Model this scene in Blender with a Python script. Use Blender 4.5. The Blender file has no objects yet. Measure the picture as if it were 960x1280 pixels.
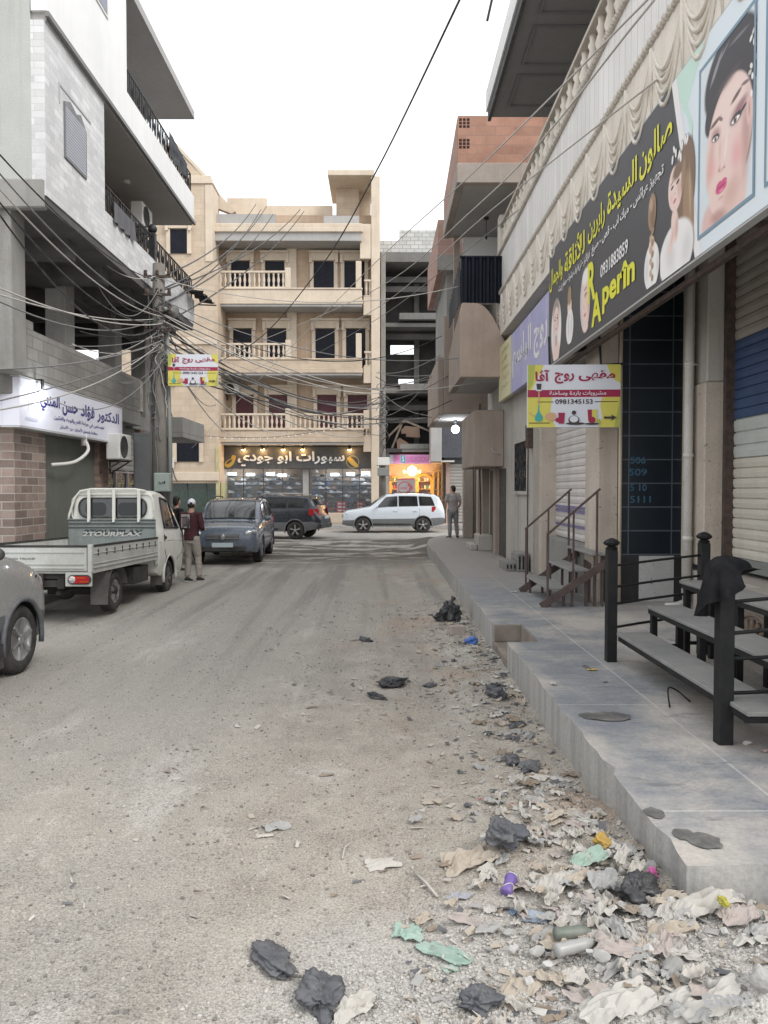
import bpy, bmesh, math, random
from math import sin, cos, pi, radians as R
from mathutils import Vector as V, Matrix, noise
random.seed(7)
SC = bpy.context.scene
COL = SC.collection
# ------------------------------------------------------------------ camera
EYE = 1.95
cd = bpy.data.cameras.new('camera'); cam = bpy.data.objects.new('camera', cd); COL.objects.link(cam)
cd.sensor_fit = 'VERTICAL'; cd.sensor_height = 24; cd.lens = 18
cd.clip_start = .05; cd.clip_end = 1500
cam.location = (0, 0, EYE); cam.rotation_euler = (R(90-1.67), 0, R(-.18))
SC.camera = cam
# ------------------------------------------------------------------ sky and sun (overcast)
W = bpy.data.worlds.new('World'); SC.world = W; W.use_nodes = True
wn, wl = W.node_tree.nodes, W.node_tree.links
bg = wn['Background']
sky = wn.new('ShaderNodeTexSky'); sky.sky_type = 'NISHITA'; sky.sun_disc = False
sky.sun_elevation = R(45); sky.sun_rotation = R(129)
mx = wn.new('ShaderNodeMix'); mx.data_type = 'RGBA'; mx.inputs[0].default_value = .9
mx.inputs[7].default_value = (8.6, 8.75, 8.9, 1)          # even white cloud deck
wl.new(sky.outputs[0], mx.inputs[6]); wl.new(mx.outputs[2], bg.inputs[0])
bg.inputs[1].default_value = .12
sd = bpy.data.lights.new('sun', 'SUN'); sd.energy = 1.5; sd.angle = R(28); sd.color = (1, .97, .93)
sun = bpy.data.objects.new('sun', sd); COL.objects.link(sun)
sun.rotation_euler = V((.55, -.45, .72)).to_track_quat('Z', 'Y').to_euler()
vs = SC.view_settings; vs.view_transform = 'Standard'; vs.look = 'None'; vs.exposure = .6; vs.gamma = 1; vs.use_curve_mapping = False
SC.cycles.max_bounces = 6; SC.cycles.diffuse_bounces = 4; SC.cycles.glossy_bounces = 3; SC.cycles.transparent_max_bounces = 12

CAMR = cam.rotation_euler.to_matrix()
def P(px, py, Y):
    "point at street depth Y seen at photo pixel px, py (used to survey real positions)"
    d = CAMR @ V((px-480, 640-py, -960)); k = Y/d.y
    return V((d.x*k, Y, EYE+d.z*k))

# ------------------------------------------------------------------ mesh builder
def crom(pts, n=6, closed=True):
    "smooth curve through points (any dimension)"
    N = len(pts); out = []
    rng = range(N) if closed else range(N-1)
    for i in rng:
        if closed: p0, p1, p2, p3 = pts[i-1], pts[i], pts[(i+1) % N], pts[(i+2) % N]
        else: p0, p1, p2, p3 = pts[max(i-1, 0)], pts[i], pts[i+1], pts[min(i+2, N-1)]
        for k in range(n):
            t = k/n
            out.append(tuple(.5*(2*b+(c-a)*t+(2*a-5*b+4*c-d)*t*t+(3*b-a-3*c+d)*t**3) for a, b, c, d in zip(p0, p1, p2, p3)))
    if not closed: out.append(tuple(pts[-1]))
    return out

class MB:
    def __init__(s): s.v = []; s.f = []; s.m = []; s.sm = []; s.cur = 0; s.T = None
    def add(s, vs, fs, smooth=False):
        b = len(s.v)
        s.v += [tuple(s.T @ V(p)) if s.T else tuple(p) for p in vs]
        for f in fs: s.f.append([b+i for i in f]); s.m.append(s.cur); s.sm.append(smooth)
        return s
    def mat(s, i): s.cur = i; return s
    def box(s, x0, x1, y0, y1, z0, z1):
        return s.add([(x, y, z) for z in (z0, z1) for y in (y0, y1) for x in (x0, x1)],
                     [(0,2,3,1), (4,5,7,6), (0,1,5,4), (2,6,7,3), (0,4,6,2), (1,3,7,5)])
    def obox(s, c, size, rot=None):
        h = V(size)/2; r = rot or Matrix.Identity(3); c = V(c)
        return s.add([c + r @ V((x*h.x, y*h.y, z*h.z)) for z in (-1, 1) for y in (-1, 1) for x in (-1, 1)],
                     [(0,2,3,1), (4,5,7,6), (0,1,5,4), (2,6,7,3), (0,4,6,2), (1,3,7,5)])
    def bar(s, a, b, w, d=None):
        "square bar from a to b"
        a, b = V(a), V(b); t = (b-a); L = t.length; t.normalize()
        up = V((0, 0, 1)) if abs(t.z) < .95 else V((0, 1, 0))
        x = t.cross(up).normalized(); y = x.cross(t)
        m = Matrix((x, t, y)).transposed()
        return s.obox((a+b)/2, (w, L, d or w), m)
    def tube(s, pts, r, n=8, cap=True, smooth=True, closed=False):
        pts = [V(p) for p in pts]; N = len(pts); vs = []; prev = None
        for i, p in enumerate(pts):
            if closed: t = pts[(i+1) % N]-pts[i-1]
            else: t = pts[min(i+1, N-1)]-pts[max(i-1, 0)]
            if t.length < 1e-9: t = V((0, 0, 1))
            t.normalize()
            if prev is None:
                u = V((0, 0, 1)) if abs(t.z) < .9 else V((1, 0, 0))
                prev = t.cross(u).normalized()
            x = (prev - t*prev.dot(t)).normalized(); y = t.cross(x); prev = x
            rr = r[i] if isinstance(r, (list, tuple)) else r
            if not isinstance(rr, (list, tuple)): rr = (rr, rr)
            vs += [p + x*cos(2*pi*k/n)*rr[0] + y*sin(2*pi*k/n)*rr[1] for k in range(n)]
        fs = []
        for i in range(N if closed else N-1):
            j = (i+1) % N
            fs += [(i*n+k, i*n+(k+1) % n, j*n+(k+1) % n, j*n+k) for k in range(n)]
        if cap and not closed: fs += [list(range(n))[::-1], [(N-1)*n+k for k in range(n)]]
        return s.add(vs, fs, smooth)
    def cyl(s, a, b, r, r2=None, n=16, smooth=True): return s.tube([a, b], [r, r if r2 is None else r2], n, True, smooth)
    def lathe(s, prof, c=(0, 0, 0), n=12, axis='z', smooth=True):
        vs = []; c = V(c)
        for r, z in prof:
            for k in range(n):
                a = 2*pi*k/n; q = (r*cos(a), r*sin(a), z)
                if axis == 'x': q = (z, r*cos(a), r*sin(a))
                if axis == 'y': q = (r*cos(a), z, r*sin(a))
                vs.append(c+V(q))
        N = len(prof)
        fs = [(i*n+k, i*n+(k+1) % n, (i+1)*n+(k+1) % n, (i+1)*n+k) for i in range(N-1) for k in range(n)]
        if prof[0][0] > 1e-5: fs.append(list(range(n))[::-1])
        if prof[-1][0] > 1e-5: fs.append([(N-1)*n+k for k in range(n)])
        return s.add(vs, fs, smooth)
    def prism(s, poly, vec, smooth=False):
        n = len(poly); vec = V(vec); p = [V(q) for q in poly]
        return s.add(p+[q+vec for q in p], [list(range(n))[::-1], [n+i for i in range(n)]] +
                     [(i, (i+1) % n, n+(i+1) % n, n+i) for i in range(n)], smooth)
    def poly(s, pts): return s.add(pts, [list(range(len(pts)))])
    def grid(s, fn, nu, nv, smooth=True):
        return s.add([fn(i/nu, j/nv) for j in range(nv+1) for i in range(nu+1)],
                     [(j*(nu+1)+i, j*(nu+1)+i+1, (j+1)*(nu+1)+i+1, (j+1)*(nu+1)+i) for j in range(nv) for i in range(nu)], smooth)
    def ell(s, c, r, nu=12, nv=8, rot=None, fn=None):
        c = V(c); vs = []; fs = []
        for j in range(nv+1):
            th = pi*j/nv
            for i in range(nu):
                ph = 2*pi*i/nu; d = V((sin(th)*cos(ph), sin(th)*sin(ph), cos(th)))
                k = fn(d) if fn else 1
                q = V((d.x*r[0], d.y*r[1], d.z*r[2]))*k
                vs.append(c+(rot @ q if rot else q))
        for j in range(nv):
            for i in range(nu):
                fs.append((j*nu+i, (j+1)*nu+i, (j+1)*nu+(i+1) % nu, j*nu+(i+1) % nu))
        return s.add(vs, fs, True)
    def mesh(s, me, mtx, smooth=False):
        return s.add([mtx @ v.co for v in me.vertices], [list(p.vertices) for p in me.polygons], smooth)
    def build(s, name, mat, parent=None, bevel=0, sub=0, merge=0, recalc=False, seg=1):
        me = bpy.data.meshes.new(name)
        off = V((0, 0, 0)); q = parent
        while q is not None: off += q.location; q = q.parent
        me.from_pydata([V(p)-off for p in s.v], [], s.f)
        me.polygons.foreach_set('material_index', s.m); me.polygons.foreach_set('use_smooth', s.sm)
        for m in (mat if isinstance(mat, (list, tuple)) else [mat]): me.materials.append(m)
        if bevel or merge or recalc:
            bm = bmesh.new(); bm.from_mesh(me)
            if merge: bmesh.ops.remove_doubles(bm, verts=bm.verts, dist=merge)
            if recalc: bmesh.ops.recalc_face_normals(bm, faces=bm.faces)
            if bevel:
                es = [e for e in bm.edges if len(e.link_faces) == 2 and e.calc_face_angle(0) > .5]
                bmesh.ops.bevel(bm, geom=es, offset=bevel, offset_type='OFFSET', segments=seg, affect='EDGES', clamp_overlap=True)
            bm.to_mesh(me); bm.free()
        me.update()
        o = bpy.data.objects.new(name, me); COL.objects.link(o)
        if parent: o.parent = parent
        if sub:
            md = o.modifiers.new('s', 'SUBSURF'); md.levels = md.render_levels = sub
        return o

def parts(mb, name, mat, parent, **k):
    "one object per separate piece of the builder"
    n = len(mb.v); par = list(range(n))
    def find(i):
        while par[i] != i: par[i] = par[par[i]]; i = par[i]
        return i
    for f in mb.f:
        a = find(f[0])
        for j in f[1:]: par[find(j)] = a
    groups = {}
    for fi, f in enumerate(mb.f): groups.setdefault(find(f[0]), []).append(fi)
    out = []
    for fs in groups.values():
        q = MB(); mp = {}
        for fi in fs:
            for j in mb.f[fi]:
                if j not in mp: mp[j] = len(q.v); q.v.append(mb.v[j])
            q.f.append([mp[j] for j in mb.f[fi]]); q.m.append(mb.m[fi]); q.sm.append(mb.sm[fi])
        out.append(q.build(name, mat, parent, **k))
    return out
def baked(o):
    "apply the modifiers of o into its mesh"
    dg = bpy.context.evaluated_depsgraph_get()
    me = bpy.data.meshes.new_from_object(o.evaluated_get(dg), depsgraph=dg)
    o.modifiers.clear(); o.data = me
    return o
def tag(o, label=None, cat=None, group=None, kind=None):
    for k, v in (('label', label), ('category', cat), ('group', group), ('kind', kind)):
        if v: o[k] = v
    return o
def thing(name, label, cat, loc=(0, 0, 0), rz=0, group=None):
    o = bpy.data.objects.new(name, None); COL.objects.link(o); o.empty_display_size = .1
    o.location = loc; o.rotation_euler = (0, 0, rz)
    return tag(o, label, cat, group)
KIDS = {}
def copy_tree(o, parent=None):
    c = o.copy(); COL.objects.link(c)
    if parent: c.parent = parent
    for ch in list(o.children): copy_tree(ch, c)
    return c

# ------------------------------------------------------------------ materials
def new_mat(name):
    m = bpy.data.materials.new(name); m.use_nodes = True
    return m, m.node_tree.nodes, m.node_tree.links, m.node_tree.nodes['Principled BSDF']
def c4(c): return (c[0], c[1], c[2], 1)
def mixn(nt, f, a, b, typ='MIX'):
    n = nt.nodes.new('ShaderNodeMix'); n.data_type = 'RGBA'; n.blend_type = typ; n.clamp_factor = True
    for i, v in ((0, f), (6, a), (7, b)):
        if isinstance(v, bpy.types.NodeSocket): nt.links.new(v, n.inputs[i])
        elif i == 0: n.inputs[0].default_value = v
        else: n.inputs[i].default_value = c4(v)
    return n.outputs[2]
def ramp(nt, src, a, b, lo=0, hi=1):
    n = nt.nodes.new('ShaderNodeMapRange'); n.inputs[1].default_value = a; n.inputs[2].default_value = b
    n.inputs[3].default_value = lo; n.inputs[4].default_value = hi; nt.links.new(src, n.inputs[0]); return n.outputs[0]
def nmath(nt, op, a, b=0):
    n = nt.nodes.new('ShaderNodeMath'); n.operation = op
    for i, v in ((0, a), (1, b)):
        if isinstance(v, bpy.types.NodeSocket): nt.links.new(v, n.inputs[i])
        else: n.inputs[i].default_value = v
    return n.outputs[0]
def coords(nt, world=False):
    if world: return nt.nodes.new('ShaderNodeNewGeometry').outputs['Position']
    return nt.nodes.new('ShaderNodeTexCoord').outputs['Object']
def noisen(nt, vec, scale, detail=6, rough=.6, stretch=None, dist=0):
    if stretch:
        mp = nt.nodes.new('ShaderNodeMapping'); mp.inputs['Scale'].default_value = stretch; nt.links.new(vec, mp.inputs[0]); vec = mp.outputs[0]
    n = nt.nodes.new('ShaderNodeTexNoise'); n.inputs['Scale'].default_value = scale; n.inputs['Detail'].default_value = detail
    n.inputs['Roughness'].default_value = rough; n.inputs['Distortion'].default_value = dist
    nt.links.new(vec, n.inputs['Vector']); return n.outputs[0]
def bumpn(nt, h, b, strength, dist=.01):
    n = nt.nodes.new('ShaderNodeBump'); n.inputs['Strength'].default_value = strength; n.inputs['Distance'].default_value = dist
    nt.links.new(h, n.inputs['Height'])
    nt.links.new(n.outputs[0], b.inputs['Normal']); return n
def wallvec(nt, vec):
    s = nt.nodes.new('ShaderNodeSeparateXYZ'); nt.links.new(vec, s.inputs[0])
    c = nt.nodes.new('ShaderNodeCombineXYZ'); nt.links.new(nmath(nt, 'ADD', s.outputs[0], s.outputs[1]), c.inputs[0]); nt.links.new(s.outputs[2], c.inputs[1])
    return c.outputs[0]
def surf(name, c1, c2=None, scale=2.5, rough=.85, bump=.25, bscale=45, streak=0, streakc=None, brick=None, mortar=None, metal=0,
         spots=0, spotc=None, spec=.3, bdist=.006, brickmix=.5, coat=0, boff=.5):
    m, N, L, b = new_mat(name); nt = m.node_tree; vec = coords(nt)
    c2 = c2 or tuple(x*.82 for x in c1)
    col = mixn(nt, ramp(nt, noisen(nt, vec, scale, 8, .62), .35, .66), c1, c2)
    h = noisen(nt, vec, bscale, 5, .7)
    if brick:
        bw, bh, ms = brick
        t = N.new('ShaderNodeTexBrick'); t.offset = boff; L.new(wallvec(nt, vec), t.inputs['Vector'])
        t.inputs['Scale'].default_value = 1; t.inputs['Brick Width'].default_value = bw; t.inputs['Row Height'].default_value = bh
        t.inputs['Mortar Size'].default_value = ms; t.inputs['Mortar Smooth'].default_value = .2; t.inputs['Bias'].default_value = 0
        t.inputs['Color1'].default_value = (1, 1, 1, 1); t.inputs['Color2'].default_value = (1-brickmix, 1-brickmix, 1-brickmix, 1); t.inputs['Mortar'].default_value = (1, 1, 1, 1)
        col = mixn(nt, 1.0, col, t.outputs[0], 'MULTIPLY')
        col = mixn(nt, t.outputs['Fac'], col, mortar or c2)
        h = nmath(nt, 'ADD', nmath(nt, 'MULTIPLY', h, .35), nmath(nt, 'SUBTRACT', 1, t.outputs['Fac']))
    if streak:
        f = ramp(nt, noisen(nt, vec, 1, 7, .65, (5, 5, .35)), .5, .75, 0, streak)
        col = mixn(nt, f, col, streakc or tuple(x*.45 for x in c1))
    if spots:
        f = ramp(nt, noisen(nt, vec, 18, 3, .5), .66, .72, 0, spots)
        col = mixn(nt, f, col, spotc or tuple(x*.35 for x in c1))
    col = mixn(nt, .35, col, ramp_col(nt, noisen(nt, vec, bscale*1.7, 4, .7)), 'OVERLAY')
    L.new(col, b.inputs['Base Color'])
    b.inputs['Roughness'].default_value = rough; b.inputs['Metallic'].default_value = metal; b.inputs['Specular IOR Level'].default_value = spec
    b.inputs['Coat Weight'].default_value = coat
    if bump: bumpn(nt, h, b, bump, bdist)
    b.inputs['Specular Tint'].default_value = (.9, .9, .9, 1)
    return m
def ramp_col(nt, src):
    n = nt.nodes.new('ShaderNodeCombineColor')
    for i in range(3): nt.links.new(src, n.inputs[i])
    return n.outputs[0]
def flat(name, c, rough=.5, metal=0, emit=0, spec=.4, dust=.12, alpha=1, coat=0):
    m, N, L, b = new_mat(name); nt = m.node_tree
    if dust and not emit:
        vec = coords(nt); f = ramp(nt, noisen(nt, vec, 6, 8, .7), .42, .75, 0, dust)
        L.new(mixn(nt, f, c, (.36, .34, .31)), b.inputs['Base Color'])
        L.new(ramp(nt, noisen(nt, vec, 9, 5), .3, .7, max(rough-.08, .02), min(rough+.12, 1)), b.inputs['Roughness'])
    else: b.inputs['Base Color'].default_value = c4(c); b.inputs['Roughness'].default_value = rough
    b.inputs['Metallic'].default_value = metal; b.inputs['Specular IOR Level'].default_value = spec; b.inputs['Alpha'].default_value = alpha
    b.inputs['Coat Weight'].default_value = coat; b.inputs['Coat Roughness'].default_value = .08
    if emit: b.inputs['Emission Color'].default_value = c4(c); b.inputs['Emission Strength'].default_value = emit
    return m
def glassm(name, tint, alpha=.35):
    "thin pane: mirror-like reflection over a tinted see-through sheet"
    m, N, L, b = new_mat(name)
    b.inputs['Base Color'].default_value = c4(tint); b.inputs['Roughness'].default_value = .04; b.inputs['Alpha'].default_value = alpha
    b.inputs['Specular IOR Level'].default_value = .9
    return m

# ------------------------------------------------------------------ Arabic shaping and lettering
_F = {}
for _k, _b, _n in [('ا',0xFE8D,2),('ب',0xFE8F,4),('ة',0xFE93,2),('ت',0xFE95,4),('ث',0xFE99,4),('ج',0xFE9D,4),('ح',0xFEA1,4),('خ',0xFEA5,4),('د',0xFEA9,2),('ذ',0xFEAB,2),
 ('ر',0xFEAD,2),('ز',0xFEAF,2),('س',0xFEB1,4),('ش',0xFEB5,4),('ص',0xFEB9,4),('ض',0xFEBD,4),('ط',0xFEC1,4),('ع',0xFEC9,4),('غ',0xFECD,4),('ف',0xFED1,4),('ق',0xFED5,4),
 ('ك',0xFED9,4),('ل',0xFEDD,4),('م',0xFEE1,4),('ن',0xFEE5,4),('ه',0xFEE9,4),('و',0xFEED,2),('ى',0xFEEF,2),('ي',0xFEF1,4),('ؤ',0xFE85,2),('آ',0xFE81,2),('أ',0xFE83,2),('ئ',0xFE89,4),('ڤ',0xFB6A,4)]:
    _F[_k] = [chr(_b+i) for i in range(_n)]
_LA = {'ا': '\ufefb\ufefc', 'أ': '\ufef7\ufef8', 'آ': '\ufef5\ufef6'}
def arab(s):
    out = []; i = 0; prev = False
    while i < len(s):
        c = s[i]
        if c == 'ل' and i+1 < len(s) and s[i+1] in _LA: out.append(_LA[s[i+1]][1 if prev else 0]); prev = False; i += 2; continue
        f = _F.get(c)
        if not f: out.append(c); prev = False; i += 1; continue
        nx = i+1 < len(s) and s[i+1] in _F; dual = len(f) == 4
        out.append(f[3 if prev else 2] if dual and nx else f[1 if prev else 0])
        prev = dual and nx; i += 1
    return ''.join(reversed(out))
def text_mesh(s, bold=0, shear=0, ext=0):
    cu = bpy.data.curves.new('t', 'FONT'); cu.body = s; cu.size = 1; cu.offset = bold; cu.shear = shear; cu.resolution_u = 3; cu.extrude = ext
    o = bpy.data.objects.new('t', cu); COL.objects.link(o)
    dg = bpy.context.evaluated_depsgraph_get(); dg.update()
    me = bpy.data.meshes.new_from_object(o.evaluated_get(dg), depsgraph=dg)
    bpy.data.objects.remove(o); bpy.data.curves.remove(cu)
    return me
def put_text(mb, s, org, right, up, u0, u1, v0, v1, off=.003, bold=.012, shear=0, ext=0):
    "write s into the box u0..u1, v0..v1 on the plane org + u*right + v*up, lifted off along the normal"
    me = text_mesh(s, bold, shear, ext); xs = [v.co.x for v in me.vertices]; ys = [v.co.y for v in me.vertices]
    a, b, c, d = min(xs), max(xs), min(ys), max(ys); r, u = V(right), V(up); n = r.cross(u).normalized(); o = V(org)
    k = (u1-u0)/(b-a); q = (v1-v0)/(d-c)
    base = len(mb.v)
    mb.add([o + r*(u0+(v.co.x-a)*k) + u*(v0+(v.co.y-c)*q) + n*(off+v.co.z) for v in me.vertices], [list(p.vertices) for p in me.polygons])
    bpy.data.meshes.remove(me)
class Plane2:
    "draws flat printed shapes on a sign plane, each a little above the last"
    def __init__(s, mb, org, right, up, off=.002): s.mb = mb; s.o = V(org); s.r = V(right); s.u = V(up); s.n = s.r.cross(s.u).normalized(); s.off = off
    def p(s, u, v): return s.o+s.r*u+s.u*v+s.n*s.off
    def shape(s, pts, mi, smooth=0, box=None):
        if smooth: pts = crom(pts, smooth)
        if box: pts = [(box[0]+x*(box[2]-box[0]), box[1]+y*(box[3]-box[1])) for x, y in pts]
        s.mb.mat(mi).poly([s.p(*q) for q in pts]); s.off += .0006
    def rect(s, u0, u1, v0, v1, mi): s.shape([(u0, v0), (u1, v0), (u1, v1), (u0, v1)], mi)
    def text(s, t, u0, u1, v0, v1, mi, bold=.012, shear=0):
        s.mb.mat(mi); put_text(s.mb, t, s.o, s.r, s.u, u0, u1, v0, v1, s.off, bold, shear); s.off += .0006
    def blob(s, c, r, mi, n=20): s.shape([(c[0]+r[0]*cos(2*pi*k/n), c[1]+r[1]*sin(2*pi*k/n)) for k in range(n)], mi)
# ================================================================== GROUND
def ss(a, b, x):
    t = min(max((x-a)/(b-a), 0), 1); return t*t*(3-2*t)
def kx(y): return 1.30+.0032*y
def ground_h(x, y):
    if y < 0 or y > 45 or x < -8 or x > 6: return 0
    n = noise.noise
    h = .016*n((x*.8, y*.5, 1))+.012*n((x*2.6, y*2.2, 5))
    near = 1-ss(11, 18, y); right = ss(-1.2, 1.0, x)
    h += near*(.4+.6*right)*(.010*n((x*6, y*6, 3))+.006*n((x*14, y*14, 8)))
    h += .055*ss(.35, 1.3, x)*(1-ss(20, 26, y))*(.7+.6*n((x*1.5, y*1.1, 9)))       # dirt banked along the kerb
    d = ((x-.95)/.75)**2+((y-3.75)/1.0)**2
    h += .13*math.exp(-d*1.3)*(1+.5*n((x*4, y*4, 2)))
    d = ((x-1.75)/.8)**2+((y-2.75)/.62)**2
    h += .20*math.exp(-d*1.1)*(1+.4*n((x*4, y*4, 7)))                                # rubble heap off the pavement's end
    h += .22*ss(.8, 1.8, x)*ss(21, 27, y)*(1-ss(28, 31, y))
    return h
def axis(*segs):
    out = []
    for a, b, st in segs:
        n = max(1, round((b-a)/st)); out += [a+(b-a)*i/n for i in range(n)]
    return out+[segs[-1][1]]
def ground_mat():
    m, N, L, b = new_mat('dusty_street'); nt = m.node_tree; vec = coords(nt, True)
    s = N.new('ShaderNodeSeparateXYZ'); L.new(vec, s.inputs[0]); X, Y = s.outputs[0], s.outputs[1]
    big = noisen(nt, vec, .55, 6, .6, (1, .6, 1)); mid = noisen(nt, vec, 2.2, 8, .65); fine = noisen(nt, vec, 26, 6, .75); grit = noisen(nt, vec, 95, 4, .7)
    dust, packed, soil = (.465, .425, .37), (.385, .358, .318), (.43, .33, .255)
    col = mixn(nt, ramp(nt, mid, .35, .65), dust, (.355, .318, .272))
    # packed roadway: away from the kerb and further up the street
    pk = nmath(nt, 'ADD', ramp(nt, X, .4, -1.6, 0, .75), ramp(nt, Y, 6, 13, 0, .5))
    pk = ramp(nt, nmath(nt, 'ADD', pk, nmath(nt, 'MULTIPLY', nmath(nt, 'SUBTRACT', big, .5), 1.6)), .25, .9)
    col = mixn(nt, pk, col, mixn(nt, ramp(nt, mid, .3, .7), packed, (.40, .38, .35)))
    # wheel tracks and scrapes along the street
    tr = noisen(nt, vec, 1, 5, .6, (2.3, .10, 1))
    col = mixn(nt, nmath(nt, 'MULTIPLY', ramp(nt, tr, .48, .62, 0, .8), ramp(nt, Y, 5, 13)), col, (.27, .255, .235))
    col = mixn(nt, nmath(nt, 'MULTIPLY', ramp(nt, noisen(nt, vec, 1, 6, .7, (1.6, .35, 1)), .55, .70, 0, .75), 1), col, (.56, .535, .495))
    # reddish soil and pale lime spills by the kerb
    kerb = ramp(nt, X, -.9, .5)
    col = mixn(nt, nmath(nt, 'MULTIPLY', ramp(nt, noisen(nt, vec, .9, 5, .6, (1, .8, 1), .6), .54, .66, 0, .75), kerb), col, soil)
    col = mixn(nt, nmath(nt, 'MULTIPLY', ramp(nt, noisen(nt, vec, 1.3, 7, .7), .57, .70, 0, .8), ramp(nt, Y, 9, 4)), col, (.58, .55, .51))
    lime = nmath(nt, 'MULTIPLY', ramp(nt, Y, 3.7, 2.9), ramp(nt, X, -.9, -.2))
    col = mixn(nt, nmath(nt, 'MULTIPLY', lime, ramp(nt, mid, .3, .55, .3, .9)), col, (.58, .56, .53))
    # broken, damp surface at the crossing
    wn_ = noisen(nt, vec, .62, 7, .62, (.45, 1, 1), .4)
    band = nmath(nt, 'MULTIPLY', ramp(nt, Y, 18.5, 22.5), ramp(nt, Y, 31, 29.5))
    wet = nmath(nt, 'MULTIPLY', ramp(nt, wn_, .43, .475), band)
    col = mixn(nt, wet, col, mixn(nt, mid, (.085, .072, .06), (.135, .118, .10)))
    wet2 = nmath(nt, 'MULTIPLY', ramp(nt, wn_, .585, .60), band)
    col = mixn(nt, nmath(nt, 'MULTIPLY', wet2, .75), col, (.46, .44, .41))
    ce = nmath(nt, 'MULTIPLY', ramp(nt, Y, 29.5, 31), ramp(nt, Y, 200, 199))
    col = mixn(nt, nmath(nt, 'MULTIPLY', ce, .7), col, mixn(nt, big, (.30, .29, .275), (.38, .37, .35)))
    col = mixn(nt, nmath(nt, 'MULTIPLY', ramp(nt, Y, 36.6, 37.4), .6), col, (.15, .145, .14))
    # oil drips and small damp marks
    col = mixn(nt, ramp(nt, noisen(nt, vec, 1.1, 4, .5, (1, .45, 1), .3), .70, .73, 0, .55), col, (.13, .125, .115))
    # stones and grit in the surface
    vo = N.new('ShaderNodeTexVoronoi'); vo.inputs['Scale'].default_value = 42; L.new(vec, vo.inputs['Vector'])
    pe = nmath(nt, 'MULTIPLY', ramp(nt, vo.outputs['Distance'], .30, .12), ramp(nt, mid, .42, .6))
    col = mixn(nt, nmath(nt, 'MULTIPLY', pe, .5), col, mixn(nt, vo.outputs['Color'], (.16, .15, .14), (.5, .47, .43)))
    col = mixn(nt, ramp(nt, fine, .55, .70, 0, .5), col, (.22, .205, .19))
    col = mixn(nt, .6, col, ramp_col(nt, ramp(nt, grit, .25, .72)), 'OVERLAY')
    blot = noisen(nt, vec, 5.5, 7, .7)
    col = mixn(nt, ramp(nt, blot, .55, .74, 0, .3), col, (.19, .175, .155))
    L.new(col, b.inputs['Base Color'])
    L.new(ramp(nt, wet, 0, 1, .95, .75), b.inputs['Roughness']); b.inputs['Specular IOR Level'].default_value = .25
    hgt = nmath(nt, 'ADD', nmath(nt, 'ADD', nmath(nt, 'MULTIPLY', fine, .8), nmath(nt, 'MULTIPLY', grit, .35)), nmath(nt, 'MULTIPLY', pe, .5))
    bumpn(nt, hgt, b, .85, .032)
    return m
gxs = axis((-400, -60, 120), (-60, -9, 17), (-9, -4.5, .3), (-4.5, -2, .12), (-2, 2.9, .055), (2.9, 9, .6), (9, 60, 17), (60, 400, 120))
gys = axis((-80, 0, 16), (0, 1.8, .3), (1.8, 7, .05), (7, 14, .11), (14, 30, .35), (30, 46, 2), (46, 120, 20), (120, 700, 145))
gm = MB()
gm.add([(x, y, ground_h(x, y)) for y in gys for x in gxs],
       [(j*len(gxs)+i, j*len(gxs)+i+1, (j+1)*len(gxs)+i+1, (j+1)*len(gxs)+i) for j in range(len(gys)-1) for i in range(len(gxs)-1)], True)
tag(gm.build('ground', ground_mat()), kind='structure')

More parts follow.
